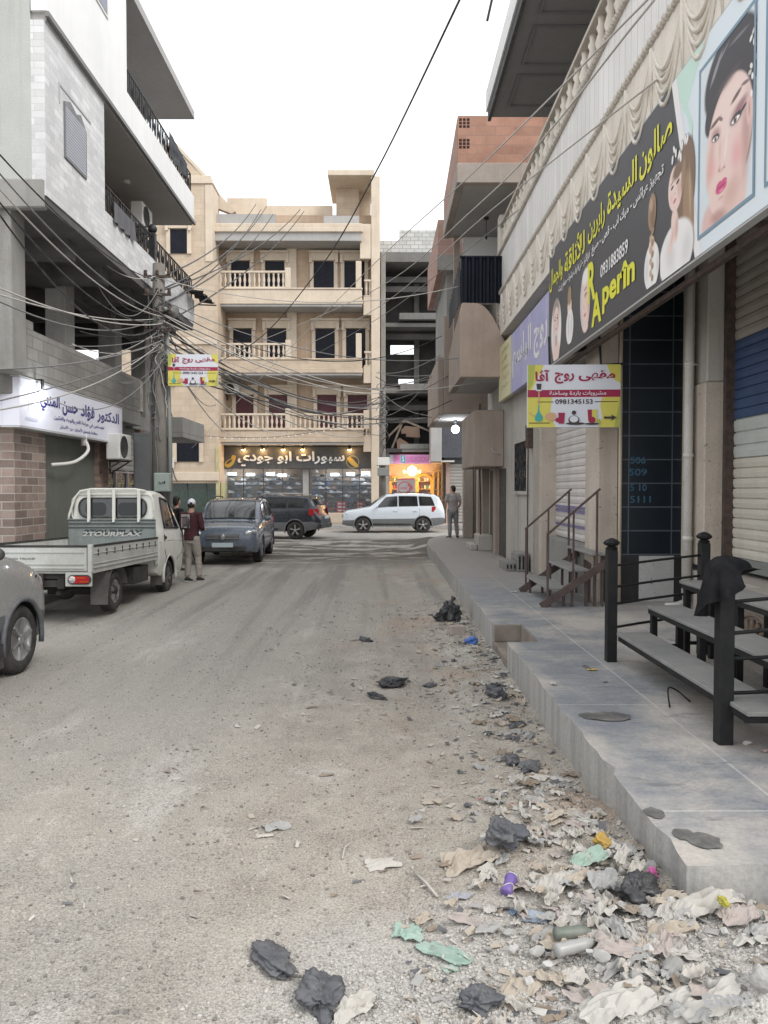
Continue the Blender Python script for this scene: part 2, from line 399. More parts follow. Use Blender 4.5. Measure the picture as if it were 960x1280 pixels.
# ------------------------------------------------------------------ pavements
def pave_mat():
    m, N, L, b = new_mat('pavement_cement'); nt = m.node_tree; vec = coords(nt, True)
    s = N.new('ShaderNodeSeparateXYZ'); L.new(vec, s.inputs[0]); X, Y, Z = s.outputs
    ge = N.new('ShaderNodeNewGeometry'); sn = N.new('ShaderNodeSeparateXYZ'); L.new(ge.outputs['Normal'], sn.inputs[0])
    top = ramp(nt, sn.outputs[2], .5, .8)
    mid = noisen(nt, vec, 2.1, 8, .65); fine = noisen(nt, vec, 40, 6, .7); brush = noisen(nt, vec, 1, 6, .7, (3, 14, 1))
    col = mixn(nt, ramp(nt, mid, .35, .65), (.20, .212, .232), (.275, .28, .285))
    col = mixn(nt, ramp(nt, brush, .48, .68, 0, .75), col, (.165, .18, .21))
    dustm = nmath(nt, 'ADD', ramp(nt, X, 1.7, 2.5, 0, .55), ramp(nt, X, 1.5, 1.3, 0, .5))
    dustm = nmath(nt, 'ADD', dustm, ramp(nt, noisen(nt, vec, 1.4, 6, .6), .36, .66, -.3, .75))
    dustm = nmath(nt, 'MULTIPLY', dustm, ramp(nt, Y, 12, 9, .4, 1))
    col = mixn(nt, ramp(nt, dustm, .1, .9, 0, .85), col, (.47, .43, .385))
    # tiles scored in the surface further up
    br = N.new('ShaderNodeTexBrick'); L.new(vec, br.inputs['Vector']); br.offset = 0
    br.inputs['Scale'].default_value = 1; br.inputs['Brick Width'].default_value = 1.02; br.inputs['Row Height'].default_value = 1.9; br.inputs['Mortar Size'].default_value = .008
    col = mixn(nt, nmath(nt, 'MULTIPLY', br.outputs['Fac'], .45), col, (.58, .56, .53))
    ck = nmath(nt, 'ABSOLUTE', nmath(nt, 'SUBTRACT', noisen(nt, vec, 1.0, 5, .55, None, .8), .5))
    col = mixn(nt, ramp(nt, ck, .004, .0005, 0, .22), col, (.10, .098, .095))
    col = mixn(nt, ramp(nt, noisen(nt, vec, 2.4, 5, .6, (1, 2.2, 1), .5), .62, .70, 0, .55), col, (.13, .135, .145))
    far = ramp(nt, Y, 11.5, 15)
    col = mixn(nt, nmath(nt, 'MULTIPLY', far, .75), col, mixn(nt, mid, (.335, .30, .27), (.27, .245, .225)))
    face = mixn(nt, ramp(nt, noisen(nt, vec, 1, 7, .7, (7, 7, .5)), .42, .66), (.40, .39, .37), (.265, .262, .255))
    face = mixn(nt, ramp(nt, noisen(nt, vec, 1, 6, .65, (16, 16, .8)), .62, .74, 0, .6), face, (.16, .16, .155))
    col = mixn(nt, top, face, col)
    col = mixn(nt, .4, col, ramp_col(nt, fine), 'OVERLAY')
    L.new(col, b.inputs['Base Color']); L.new(ramp(nt, dustm, 0, 1, .62, .9), b.inputs['Roughness']); b.inputs['Specular IOR Level'].default_value = .35
    bumpn(nt, nmath(nt, 'ADD', fine, nmath(nt, 'MULTIPLY', mid, 1.5)), b, .35, .012)
    return m
PAVE = pave_mat()
SW = .34
def edge(pts, st=.13, j=.007):
    out = []
    for a, b in zip(pts, pts[1:]):
        n = max(1, int((V(b)-V(a)).length/st))
        for k in range(n):
            t = k/n; q = V(a).lerp(V(b), t)
            chip = .11*max(0, noise.noise((q.x*9, q.y*3.3, 4))-.18)+.05*max(0, noise.noise((2, q.y*8, 4))-.25)+.012*noise.noise((q.y*1.1, 3, 3))
            out.append((q.x+random.uniform(-j, j)*.5+chip, q.y+random.uniform(-j, j)))
    return out
pl = edge([(kx(3.24), 3.24), (kx(8), 8.08)])+[(kx(8)+.005, 8.08), (1.68, 8.08), (1.68, 9.15), (kx(9), 9.15)]+edge([(kx(9), 9.15), (kx(20), 20), (1.33, 21.6), (1.36, 23), (1.55, 25), (1.95, 26.6), (2.6, 27.4), (7, 27.6)])
pl += [(7, 27.6), (7, 1.0), (4.2, 1.0), (4.2, 3.24), (2.9, 3.27), (2.2, 3.24), (1.7, 3.26)]
pm = MB().prism([(x, y, SW) for x, y in pl], (0, 0, -.6))
pm.build('pavement', PAVE, bevel=.012, recalc=True).__setitem__('kind', 'structure')
st = MB().box(1.34, 1.69, 8.05, 9.2, -.1, .13)
st.box(1.345, 1.675, 9.13, 9.147, .131, SW-.006); st.box(1.662, 1.677, 8.09, 9.128, .131, SW-.006)
st.build('pavement_step', surf('stained_cement', (.27, .235, .20), (.17, .145, .125), 3, .9, .4, 40), bevel=.012).__setitem__('kind', 'structure')
m = MB().box(-60, 60, 38.6, 41.2, -.3, .17); m.build('pavement', PAVE, bevel=.02).__setitem__('kind', 'structure')
m = MB().box(-9, -5.75, 11.5, 27, -.3, .15); m.build('pavement', PAVE, bevel=.02).__setitem__('kind', 'structure')
WET = flat('damp_cement', (.10, .098, .095), .8, dust=.6)
for px, py, rx, ry in ((764, 899, .15, .035), (740, 898, .07, .028), (822, 1022, .05, .022), (885, 1058, .075, .028), (735, 836, .03, .03), (860, 1050, .05, .02)):
    y = 1.61*960/(py-612); x = (px-477)*y/960
    mb = MB(); n = 22
    mb.add([(x, y, SW+.0035+rx*.03)]+[(x+rx*cos(2*pi*k/n)*(1+.3*noise.noise((cos(2*pi*k/n)*2, px, sin(2*pi*k/n)*2))), y+ry*3*sin(2*pi*k/n)*(1+.35*noise.noise((cos(2*pi*k/n)*2, py, sin(2*pi*k/n)*2))), SW+.0035+rx*.03) for k in range(n)], [(0, 1+k, 1+(k+1) % n) for k in range(n)])
    mb.build('damp_patch', WET).__setitem__('kind', 'structure')
# ================================================================== MATERIALS FOR BUILDINGS
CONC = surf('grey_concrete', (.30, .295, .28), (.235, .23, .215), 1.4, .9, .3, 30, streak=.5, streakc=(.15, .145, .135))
CONCD = surf('shade_dark_concrete', (.13, .125, .12), (.09, .088, .085), 1.4, .9, .3, 30)  # concrete darkened in colour for the shade inside the open storeys
CONCW = surf('weathered_wall', (.47, .48, .46), (.40, .41, .39), .9, .9, .2, 30, streak=.45, streakc=(.30, .31, .29))
BLOCK = surf('cinder_block', (.31, .30, .28), (.24, .235, .22), 1.2, .95, .5, 40, brick=(.42, .21, .012), mortar=(.185, .18, .17), streak=.4, streakc=(.15, .145, .14), brickmix=.2)
WHITE = surf('white_plaster', (.80, .80, .79), (.72, .72, .71), .7, .8, .12, 30, streak=.16, streakc=(.48, .47, .45))
WSTONE = surf('white_stone', (.74, .74, .74), (.62, .62, .63), 1.5, .8, .35, 30, brick=(.34, .11, .006), mortar=(.52, .52, .53), streak=.2, streakc=(.42, .42, .42), brickmix=.22)
BSTONE = surf('brown_stone', (.36, .27, .21), (.25, .18, .14), 2, .85, .4, 30, brick=(.33, .11, .008), mortar=(.42, .38, .34), brickmix=.35)
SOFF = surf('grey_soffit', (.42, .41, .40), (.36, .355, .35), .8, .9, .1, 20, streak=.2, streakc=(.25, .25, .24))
TILEB = surf('brown_split_tile', (.40, .315, .275), (.31, .235, .20), 3.5, .6, .5, 30, brick=(.46, .145, .01), mortar=(.42, .38, .35), brickmix=.5)
IRON = flat('dark_iron', (.025, .026, .03), .5, .3)
RUST = surf('rusty_iron', (.11, .075, .06), (.05, .042, .04), 12, .75, .3, 80)
DARKIN = flat('dark_interior', (.02, .02, .022), .9, dust=0)
PANE = flat('window_dark', (.008, .009, .016), .35, spec=.15, dust=.03)
SHUT = surf('grey_shutter', (.40, .385, .36), (.33, .32, .30), 2, .55, .1, 40, streak=.35, streakc=(.22, .20, .18), metal=.1)
PLAST = flat('white_plastic', (.66, .65, .62), .45)
STEELG = flat('grey_steel', (.22, .235, .22), .5, .2)
WOOD = surf('old_wood', (.24, .20, .16), (.15, .12, .10), 5, .85, .4, 60)

def railing(mb, a, b, z0, z1, step=.13, scroll=True, r=.011):
    "iron balustrade from a to b (xy) between z0 and z1"
    a, b = V((*a, 0)), V((*b, 0)); L = (b-a).length; t = (b-a)/L
    for z in (z0+.03, z1): mb.bar(a+V((0, 0, z)), b+V((0, 0, z)), .03, .025)
    n = int(L/step)
    for k in range(n+1):
        p = a+t*(k*L/n)
        if scroll and k % 3 == 1:
            pts = [p+t*(.05*sin(2*pi*j/8))+V((0, 0, z0+.03+(z1-z0-.03)*j/8)) for j in range(9)]
            mb.tube(pts, r, 4)
            mb.tube([p+t*.055*cos(2*pi*j/8)+V((0, 0, (z0+z1)/2+.1*sin(2*pi*j/8))) for j in range(8)], r*.9, 4, closed=True)
        else: mb.bar(p+V((0, 0, z0+.03)), p+V((0, 0, z1)), r*2)

def slats(mb, x, y0, y1, z0, z1, pitch=.11, d=.022, facing=-1, axis='x'):
    "roller shutter curtain: rounded horizontal slats. axis 'x': curtain in plane X = x; axis 'y': plane Y = x"
    n = max(1, int((z1-z0)/pitch)); prof = []
    for k in range(n):
        zb = z0+(z1-z0)*k/n; h = (z1-z0)/n
        prof += [(-.012, zb), (d*.2, zb+h*.05), (d*.55, zb+h*.5), (d*.35, zb+h*.9), (-.012, zb+h*.945)]
    prof.append((0, z1))
    if axis == 'x': f = lambda i, j: (x+facing*prof[round(j*(len(prof)-1))][0], y0+(y1-y0)*i, prof[round(j*(len(prof)-1))][1])
    else: f = lambda i, j: (y0+(y1-y0)*i, x+facing*prof[round(j*(len(prof)-1))][0], prof[round(j*(len(prof)-1))][1])
    return mb.grid(f, 1, len(prof)-1, False)

def ac_unit(label, loc, rz, group=None):
    "outdoor unit 0.82 x 0.3 x 0.58, fan facing local -y"
    t = thing('air_conditioner', label, 'air conditioner', loc, 0, group)
    M3 = Matrix.Translation(loc) @ Matrix.Rotation(rz, 4, 'Z')
    mb = MB(); mb.T = M3; mb.box(-.41, .41, -.15, .15, 0, .58); mb.build('casing', PLAST, t, bevel=.02)
    mb = MB(); mb.T = M3; mb.lathe([(0, -.152), (.235, -.152), (.235, -.160), (.25, -.160), (.25, -.150)], (-.1, 0, .29), 24, 'y')
    for k in range(4): mb.tube([(-.1+.05*(k+1)*cos(2*pi*j/20), -.168, .29+.05*(k+1)*sin(2*pi*j/20)) for j in range(20)], .004, 4, closed=True)
    for k in range(4): a = k*pi/4; mb.bar((-.1-.24*cos(a), -.168, .29-.24*sin(a)), (-.1+.24*cos(a), -.168, .29+.24*sin(a)), .007)
    mb.build('fan_grille', flat('fan_grille', (.05, .05, .05), .5), t)
    mb = MB(); mb.T = M3
    for k in range(12): mb.box(.413, .418, -.12, .12, .06+k*.04, .08+k*.04)
    mb.build('vent', flat('vent_grey', (.3, .3, .29), .5), t)
    mb = MB(); mb.T = M3
    for x in (-.28, .28): mb.bar((x, -.2, -.02), (x, .32, -.02), .035); mb.bar((x, .3, -.3), (x, -.14, -.035), .03); mb.bar((x, .305, -.3), (x, .305, .0), .03)
    parts(mb, 'bracket', RUST, t)
    return t

# ================================================================== WHITE APARTMENT BLOCK OVER CONCRETE SHOPS (left of the street)
LB = thing('apartment_building', 'white balconied apartment block over an open bare concrete storey and street shops', 'building', (-7, 12.3, 0))
XO = -5.3; XW = -6.3                                             # upper overhang line, shop line
# --- shop storey
m = MB(); m.box(XW-.4, XW, 13.2, 14.45, 0, 3.82); m.box(-11, XW-.4, 13.2, 13.6, 0, 3.82)
m.build('tiled_pillar', TILEB, LB, bevel=.01)
m = MB(); m.box(XW-.5, XW-.12, 14.45, 17.2, .1, 3.2)
m.build('grey_panel', surf('grey_green_panel', (.17, .175, .155), (.14, .145, .13), 1, .7, .15, 30, streak=.3, streakc=(.1, .1, .09)), LB)
m = MB(); m.box(XW-.5, XW, 17.2, 17.75, .1, 3.5); m.box(XW-.5, XW, 20.2, 20.7, .1, 3.5); parts(m, 'brick_pier', surf('brown_brick', (.36, .25, .20), (.27, .18, .14), 3, .85, .5, 40, brick=(.24, .08, .01), mortar=(.22, .2, .18), brickmix=.4), LB)
m = MB(); slats(m, XW-.14, 17.75, 20.2, 2.42, 3.25, .13, .03, 1); m.build('roller_shutter', SHUT, LB)
m = MB(); m.box(XW-.5, XW-.16, 17.75, 20.2, 3.25, 3.55); m.build('shutter_box', CONC, LB)
sf = MB()
for y in (17.78, 18.55, 19.4, 20.15): sf.box(XW-.14, XW-.09, y-.025, y+.025, .15, 2.42)
for z in (.9, 1.92, 2.38): sf.box(XW-.145, XW-.095, 17.76, 20.17, z-.02, z+.02)
sfo = sf.build('shop_window', flat('grey_frame', (.34, .33, .36), .4), LB)
m = MB(); m.box(XW-.17, XW-.15, 17.76, 20.17, .15, 2.4); m.build('pane', flat('shop_pane', (.17, .16, .18), .15), sfo)
GOLDL = flat('gold_letter', (.55, .50, .28), .4)
for y in (17.86, 18.62, 19.5): m = MB(); put_text(m, arab('لوميير'), (XW-.14, y, 1.98), (0, 1, 0), (0, 0, 1), .02, .6, .02, .34, .012); m.build('lettering', GOLDL, sfo)
m = MB(); m.box(XW-.148, XW-.1415, 17.8, 20.14, 1.95, 2.36); m.build('fascia', flat('black_fascia', (.02, .02, .018), .3), sfo)
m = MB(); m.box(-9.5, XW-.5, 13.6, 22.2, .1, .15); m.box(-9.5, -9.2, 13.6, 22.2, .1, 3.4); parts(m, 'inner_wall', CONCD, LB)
m = MB(); m.box(XW-.5, XW, 20.7, 22.3, .1, 3.5); m.build('wall', CONC, LB)
# --- first-floor slab with raw block parapet
PX = -6.08
m = MB(); m.prism([(PX-.55, 12.62, 3.55), (PX, 12.95, 3.55), (PX, 19.5, 3.55), (-10.5, 19.5, 3.55), (-10.5, 12.62, 3.55)], (0, 0, .34)); m.box(-10.5, XW, 19.5, 22.2, 3.5, 3.86)
m.build('floor_slab', CONC, LB, bevel=.015)
m = MB(); m.box(PX-.2, PX, 13.0, 19.45, 3.89, 4.72); m.prism([(PX-.2, 13.0, 3.89), (PX, 13.0, 3.89), (PX-.5, 12.66, 3.89), (PX-.6, 12.82, 3.89)], (0, 0, .78)); m.box(-10.5, PX-.5, 12.66, 12.84, 3.89, 4.60)
parts(m, 'block_parapet', BLOCK, LB)
m = MB(); m.box(PX-.21, PX+.005, 12.98, 13.5, 4.72, 4.86); m.build('loose_block_row', BLOCK, LB)
# columns, open storey, ceiling beams
m = MB()
for x, y, w in ((-5.9, 12.55, .42), (-6.5, 16.1, .42), (-6.55, 19.2, .42), (-9.4, 12.7, .4), (-9.4, 16.1, .4), (-9.4, 19.3, .4), (-6.55, 21.6, .4)): m.box(x-w, x, y-.18, y+.3, 3.86, 6.45)
parts(m, 'column', CONC, LB, bevel=.012)
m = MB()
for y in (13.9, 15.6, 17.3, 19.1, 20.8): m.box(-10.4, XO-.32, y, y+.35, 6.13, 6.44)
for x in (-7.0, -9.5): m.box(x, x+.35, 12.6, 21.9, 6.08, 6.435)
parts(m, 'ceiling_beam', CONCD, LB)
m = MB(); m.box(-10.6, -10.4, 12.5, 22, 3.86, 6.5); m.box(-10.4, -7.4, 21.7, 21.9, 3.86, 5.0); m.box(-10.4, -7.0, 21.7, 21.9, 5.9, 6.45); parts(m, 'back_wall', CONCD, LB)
m = MB(); m.box(-7.3, -6.62, 18.2, 21.5, 4.1, 4.95); m.build('pale_partition', surf('pale_partition', (.5, .46, .4), None, 2, .9, .2, 30, brick=(.4, .2, .01)), LB)
# --- second storey (white stone) 6.45 .. 9.39
m = MB(); m.box(-11, XO-.02, 12.32, 21.85, 6.44, 6.60); m.build('floor_slab', CONCD, LB)  # ceiling of the open storey, its shade put into the colour
m = MB(); m.box(-11, XO-.03, 12.26, 12.42, 6.40, 6.85); m.build('edge_beam', CONC, LB, bevel=.02)
m = MB(); m.box(XO-.22, XO, 12.3, 14.9, 6.601, 9.33); m.box(-6.6, XO-.22, 14.7, 14.9, 6.6, 9.33); m.build('stone_wall', WSTONE, LB)
m = MB(); m.box(XO-.16, XO, 14.9, 21.9, 6.601, 7.30); m.box(-6.6, XO-.16, 21.74, 21.9, 6.601, 7.3); parts(m, 'balcony_parapet', WSTONE, LB)
m = MB(); m.box(-11, XO-.22, 12.3, 12.46, 6.86, 13.6); m.build('side_wall', CONCW, LB)
m = MB(); m.box(-6.8, -6.6, 14.9, 21.9, 6.6, 9.33); m.build('brown_stone_wall', BSTONE, LB)
m = MB(); m.box(-11, -6.8, 21.75, 21.92, 6.6, 12.2); m.build('end_wall', WHITE, LB)
m = MB(); m.box(-6.615, -6.585, 16.0, 17.0, 6.62, 8.8); m.box(-6.615, -6.585, 19.3, 20.3, 6.62, 8.8); parts(m, 'balcony_door', flat('brown_door', (.08, .05, .035), .5), LB)
# window with curved head
m = MB(); m.prism([(XO+.004, 13.0, 7.50), (XO+.004, 13.95, 7.50), (XO+.004, 13.95, 8.33), (XO+.004, 13.7, 8.52), (XO+.004, 13.5, 8.44), (XO+.004, 13.25, 8.52), (XO+.004, 13.0, 8.42)], (.02, 0, 0)); wf = m.build('window', flat('window_edge', (.16, .16, .17), .5), LB)
m = MB(); slats(m, XO+.02, 13.04, 13.91, 7.54, 8.36, .05, .012, 1); m.build('blind', flat('grey_blind', (.36, .37, .42), .5), wf)
m = MB(); m.box(XO+.002, XO+.012, 12.82, 14.2, 8.60, 8.64); m.box(XO+.002, XO+.012, 12.82, 12.85, 8.3, 8.6); m.build('mould_line', flat('mould_grey', (.42, .42, .43), .6), wf)
m = MB(); railing(m, (XO-.06, 14.95), (XO-.06, 21.85), 7.30, 7.86); railing(m, (XO-.06, 21.85), (-6.5, 21.85), 7.30, 7.86); m.build('iron_railing', IRON, LB)
m = MB(); m.box(XO-.13, XO+.01, 18.1, 18.26, 7.3, 7.95); m.lathe([(.05, 0), (.1, .05), (.11, .12), (.05, .2), (0, .2)], (XO-.06, 18.18, 7.95), 10); m.build('railing_post', IRON, LB)
# --- third storey (smooth white) 9.33 .. 12.2
m = MB(); m.box(-11, XO+.02, 12.34, 21.7, 9.33, 9.46); m.build('floor_slab', SOFF, LB)
m = MB(); m.box(XO-.2, XO+.05, 12.28, 16.1, 9.462, 13.4); m.build('white_wall', WHITE, LB)
m = MB(); m.box(XO-.16, XO+.05, 16.1, 21.75, 9.462, 10.15); m.box(-6.6, XO-.16, 21.6, 21.75, 9.462, 10.15); parts(m, 'balcony_parapet', WHITE, LB)
m = MB(); m.box(XO+.03, XO+.09, 12.26, 21.78, 9.36, 9.44); m.build('drip_edge', flat('edge_line', (.2, .2, .2), .7), LB)
m = MB(); m.box(-6.8, -6.6, 16.1, 21.6, 9.46, 12.2); m.box(-6.6, XO-.2, 15.9, 16.1, 9.46, 12.2); m.build('white_inner_wall', WHITE, LB)
m = MB(); railing(m, (XO-.03, 16.15), (XO-.03, 21.7), 10.15, 10.74); railing(m, (XO-.03, 21.7), (-6.5, 21.7), 10.15, 10.74); m.build('iron_railing', IRON, LB)
m = MB(); m.box(-11, XO+.12, 12.2, 21.6, 12.2, 12.4); m.build('roof_slab', SOFF, LB)
m = MB(); m.box(-6.61, -6.585, 17, 18.2, 9.5, 11.7); parts(m, 'balcony_door', flat('grey_door', (.2, .2, .2), .5), LB)
m = MB(); m.box(XO+.055, XO+.07, 13.75, 15.0, 10.95, 12.3); wf = m.build('window', PLAST, LB)
m = MB(); m.box(XO+.068, XO+.075, 13.82, 14.36, 11.0, 12.3); m.box(XO+.068, XO+.075, 14.42, 14.93, 11.0, 12.3); m.build('pane', flat('blue_pane', (.10, .12, .17), .15), wf)
m = MB(); m.cyl((-6.1, 18.6, 9.34), (-6.1, 18.6, 9.28), .09); m.build('ceiling_lamp', PLAST, LB)
# low concrete canopy at the far end, by the next house
m = MB(); m.box(-7.2, -5.75, 22.3, 25, 3.46, 3.6); m.box(-5.9, -5.75, 22.3, 25, 3.6, 4.05); m.box(-7.2, -5.9, 22.3, 22.45, 3.6, 4.05); m.build('canopy', CONC, LB, bevel=.01)
m = MB(); m.box(-8.5, -6.3, 22.3, 22.9, .1, 3.46); m.build('rear_wall', CONCD, LB)

# cloths over the third-floor rail
m = MB()
m.grid(lambda u, v: (XO+.07+.05*sin(u*17)*v+.04*noise.noise((u*5, v*4, 1)), 19.2+1.75*u, 10.80-.62*v*(1-.3*u)-.1*u), 22, 8)
tag(m.build('hanging_rug', flat('dark_rug', (.05, .055, .065), .95)), 'dark rug draped over the iron rail of the top white balcony', 'rug')
m = MB(); m.grid(lambda u, v: (XO+.04+.04*sin(u*21)*v, 15.3+1.25*u, 7.62-.40*v), 18, 6); tag(m.build('hanging_cloth', flat('grey_cloth', (.12, .12, .13), .95)), 'grey cloth hung behind the railing of the white stone balcony', 'cloth')
m = MB()
for k in range(3): m.grid(lambda u, v: (XO+.05+.38*u, 21.0+.55*k+.5*v, 7.36+.05*sin(v*9)-.05*u+.02*k), 4, 8)
m.bar((XO-.05, 20.9, 7.32), (XO+.5, 20.9, 7.3), .03); m.bar((XO-.05, 22.5, 7.32), (XO+.5, 22.5, 7.3), .03)
tag(m.build('drying_rack', flat('black_rack', (.03, .03, .033), .8)), 'black laundry rack sticking out past the end of the stone balcony', 'rack')
ac_unit('white air conditioner mounted high on the balcony back wall', (-6.05, 19.6, 8.5), pi/2)
ac_unit('white air conditioner over the shop door beneath the doctor sign', (-5.95, 17.45, 2.62), pi/2)
m = MB(); m.tube(crom([(-6.1, 15.8, 3.0), (-6.0, 15.75, 2.75), (-6.1, 15.3, 2.5), (-6.25, 14.6, 2.42)], 6, False), .035, 8); m.cyl((-6.1, 15.8, 2.85), (-6.1, 15.8, 3.1), .06)
tag(m.build('drain_hose', PLAST), 'grey ribbed drain hose looping below the doctor sign', 'hose')
# ================================================================== FAR SIDE OF THE CROSS STREET (street depth about 40 m)
def bx(px, Y=40): return (px-477)*Y/960
def bz(py, Y=40): return EYE+(612-py)*Y/960
BEIGE = surf('beige_stone', (.60, .495, .385), (.51, .41, .31), 1.1, .85, .3, 25, brick=(.7, .32, .008), mortar=(.42, .33, .25), streak=.3, streakc=(.36, .28, .21), brickmix=.14)
BEIGEW = surf('peach_stone', (.54, .41, .30), (.45, .335, .24), 1.1, .85, .25, 25, brick=(.6, .3, .006), mortar=(.38, .28, .2), streak=.3, streakc=(.32, .23, .17), brickmix=.12)
CREAM = surf('cream_trim', (.64, .55, .445), (.55, .465, .37), 1.2, .8, .2, 25, streak=.35, streakc=(.42, .35, .28))
GREYC = surf('pale_grey_cement', (.42, .41, .40), (.35, .34, .33), 1, .9, .2, 25, streak=.3)
MAROON = surf('maroon_shutter', (.10, .035, .045), (.07, .025, .03), 2, .6, .3, 40)
def balustrade(mb, a, b, z0, z1, step, r=.05, n=6):
    "turned stone balusters with a rail, along xy line a-b"
    a, b = V((*a, 0)), V((*b, 0)); L = (b-a).length; t = (b-a)/L; H = z1-z0
    mb.bar(a+V((0, 0, z1-.05)), b+V((0, 0, z1-.05)), .16, .10); mb.bar(a+V((0, 0, z0+.03)), b+V((0, 0, z0+.03)), .14, .06)
    k = max(2, int(L/step))
    for i in range(k):
        p = a+t*L*(i+.5)/k
        mb.lathe([(r*.7, 0), (r, .06*H), (r*.55, .2*H), (r*1.15, .42*H), (r*.6, .68*H), (r*.95, .78*H), (r*.6, .9*H)], (p.x, p.y, z0+.04), n)
BG = thing('stone_house', 'beige stone apartment house with stacked balconies facing down the street', 'building', (bx(360), 41.4, .17))
YF = 40.0; YW = 41.5                                              # balcony fronts and wall
def bw(px): return bx(px, YW)
def bwz(py): return bz(py, YW)
FL = [  # (slab bottom py, band top py, rail top py, rail px range, wall bottom.. )
    (556, 536.5, 517), (470, 449, 430), (385, 362, 341)]
# main wall, unpierced; dark sheets in the frames paint the shade of empty openings
m = MB(); m.box(bw(262), bw(466), YW, YW+.35, bwz(566), bwz(304)); m.build('wall', BEIGEW, BG)
m = MB(); m.box(bx(464), bx(475), YF+.3, YW+.3, .17, bz(222)); m.build('corner_pilaster', CREAM, BG, bevel=.02)
m = MB(); m.box(bw(360), bw(372), YW-.18, YW, bwz(556), bwz(304)); m.build('wall_pilaster', CREAM, BG, bevel=.02)
m = MB(); m.box(bw(262), bw(475), YW+.35, YW+9, .17, bwz(270)); m.build('rear_block', BEIGEW, BG)
def opening(px0, px1, pt, pb, mat, Y=YW, parent=BG, name='window'):
    m = MB(); x0, x1, z0, z1 = bx(px0, Y), bx(px1, Y), bz(pb, Y), bz(pt, Y)
    for q in ((x0-.2, x0, z0-.04, z1+.02), (x1, x1+.2, z0-.04, z1+.02)): m.box(q[0], q[1], Y-.13, Y+.01, q[2], q[3])
    m.box(x0-.24, x1+.24, Y-.17, Y+.01, z1+.03, z1+.42); m.box(x0-.262, x1+.262, Y-.24, Y+.01, z1+.421, z1+.55)
    for s in (x0-.23, x1+.07): m.box(s, s+.16, Y-.24, Y-.1705, z1-.1, z1+.34)
    f = m.build(name, CREAM, parent, bevel=.012)
    m = MB(); m.box(x0+.002, x1-.002, Y-.06, Y-.012, z0, z1); m.build('pane', mat, f)  # dark sheet over solid wall paints an empty opening's shade; maroon ones are shutters
    return f
for pt, pb, mat, xs in ((330, 372, PANE, ((291, 314), (333, 357), (393, 418), (431, 456))), (413, 458, PANE, ((293, 316), (335, 359), (395, 419), (433, 457))),
                        (495, 545, MAROON, ((296, 318), (337, 361), (397, 421), (435, 459)))):
    for a, b in xs: opening(a, b, pt, pb, mat)
for i, (sb, bt, rt) in enumerate(FL):
    x0, x1 = bx(260-(1.5 if i < 2 else 0)), bx(452.5+(2 if i < 1 else 0))
    bal = MB(); bal.box(x0, x1, YF, YW+.01, bz(sb), bz(sb)+.12); bal.build('balcony_slab', GREYC, BG, bevel=.01)
    bal = MB(); z0, z1 = bz(sb)+.1, bz(bt)
    bal.box(x0-.05, x1+.05, YF-.06, YF+.14, bz(sb)+.121, bz(sb)+.36)
    bal.box(x0+.02, x1-.02, YF, YF+.14, bz(sb)+.361, z1-.08); bal.box(x0-.04, x1+.04, YF-.05, YF+.15, z1-.079, z1)
    for x in (x0, x1-.14): bal.box(x, x+.14, YF+.141, YW, bz(sb)+.121, z1)
    bo = bal.build('balcony_front', BEIGE if i < 2 else CREAM, BG, bevel=.02)
    m = MB()
    xr = bx(455) if i == 0 else bx(358)
    balustrade(m, (x0+.1, YF+.06), (xr, YF+.06), z1, bz(rt), .24, .065); balustrade(m, (x0+.1, YF+.2), (x0+.1, YW), z1, bz(rt), .24, .065)
    m.build('balustrade', CREAM, bo)
    m = MB()
    m.box(xr-.02, xr+.26, YF-.03, YF+.18, z1, bz(rt)+.16); m.box(x0-.02, x0+.24, YF-.03, YF+.18, z1, bz(rt)+.1)
    if i == 0: m.box(bx(357), bx(363), YF-.03, YF+.16, z1, bz(rt)+.25)
    else: m.box(bx(445), bx(452), YF-.03, YF+.16, z1, bz(rt)+.5)
    parts(m, 'post', CREAM, bo, bevel=.015)
    # return balcony at the street corner
    m = MB(); x2, x3 = bx(452.8), bx(465); dz = -.35
    m.box(x2+.06, x3, YF+.35, YF+.5, bz(sb)+dz, z1+dz); m.build('corner_panel', CREAM, bo, bevel=.015)
    m = MB(); balustrade(m, (x2+.1, YF+.42), (x3, YF+.42), z1+dz, bz(rt)+dz, .17, .06); m.build('balustrade', CREAM, bo)
# roof cornice and terrace
m = MB(); m.box(bx(257), bx(452), YF, YW+.3, bz(304), bz(304)+.5); m.build('roof_slab', GREYC, BG)
m = MB(); m.box(bx(255), bx(454), YF-.12, YF+.2, bz(294), bz(288)); m.box(bx(256), bx(453), YF-.06, YF+.2, bz(288)+.001, bz(283)); m.build('cornice', CREAM, BG, bevel=.03)
m = MB(); m.box(bx(267), bx(345), YF+.3, YF+.5, bz(283), bz(269)); m.box(bx(405), bx(449), YF+.3, YF+.5, bz(283), bz(271)); parts(m, 'terrace_parapet', GREYC, BG)
m = MB(); m.box(bx(286, 43), bx(335, 43), 43, 43.3, bz(300, 43), bz(252, 43)); m.box(bx(335, 43), bx(416, 43), 43.02, 43.3, bz(300, 43), bz(261, 43)); m.build('terrace_wall', CREAM, BG)
m = MB(); m.box(bx(421, 42), bx(449, 42), 42, 44, bz(290, 42), bz(228, 42)); m.box(bx(449, 42), bx(463, 42), 42.6, 44, bz(290, 42), bz(228, 42)); tw = m.build('stair_tower', BEIGE, BG)
m = MB(); m.prism([(bx(410), 40.2, bz(222)), (bx(468), 40.2, bz(222)), (bx(468), 44.2, bz(222)), (bx(410), 44.2, bz(222))], (0, 0, .28)); m.build('canopy', CREAM, tw, bevel=.02)
m = MB(); m.box(bx(450), bx(463.5), YF+.3, YF+.6, bz(324), bz(281)); m.build('corner_block', CREAM, BG, bevel=.02)
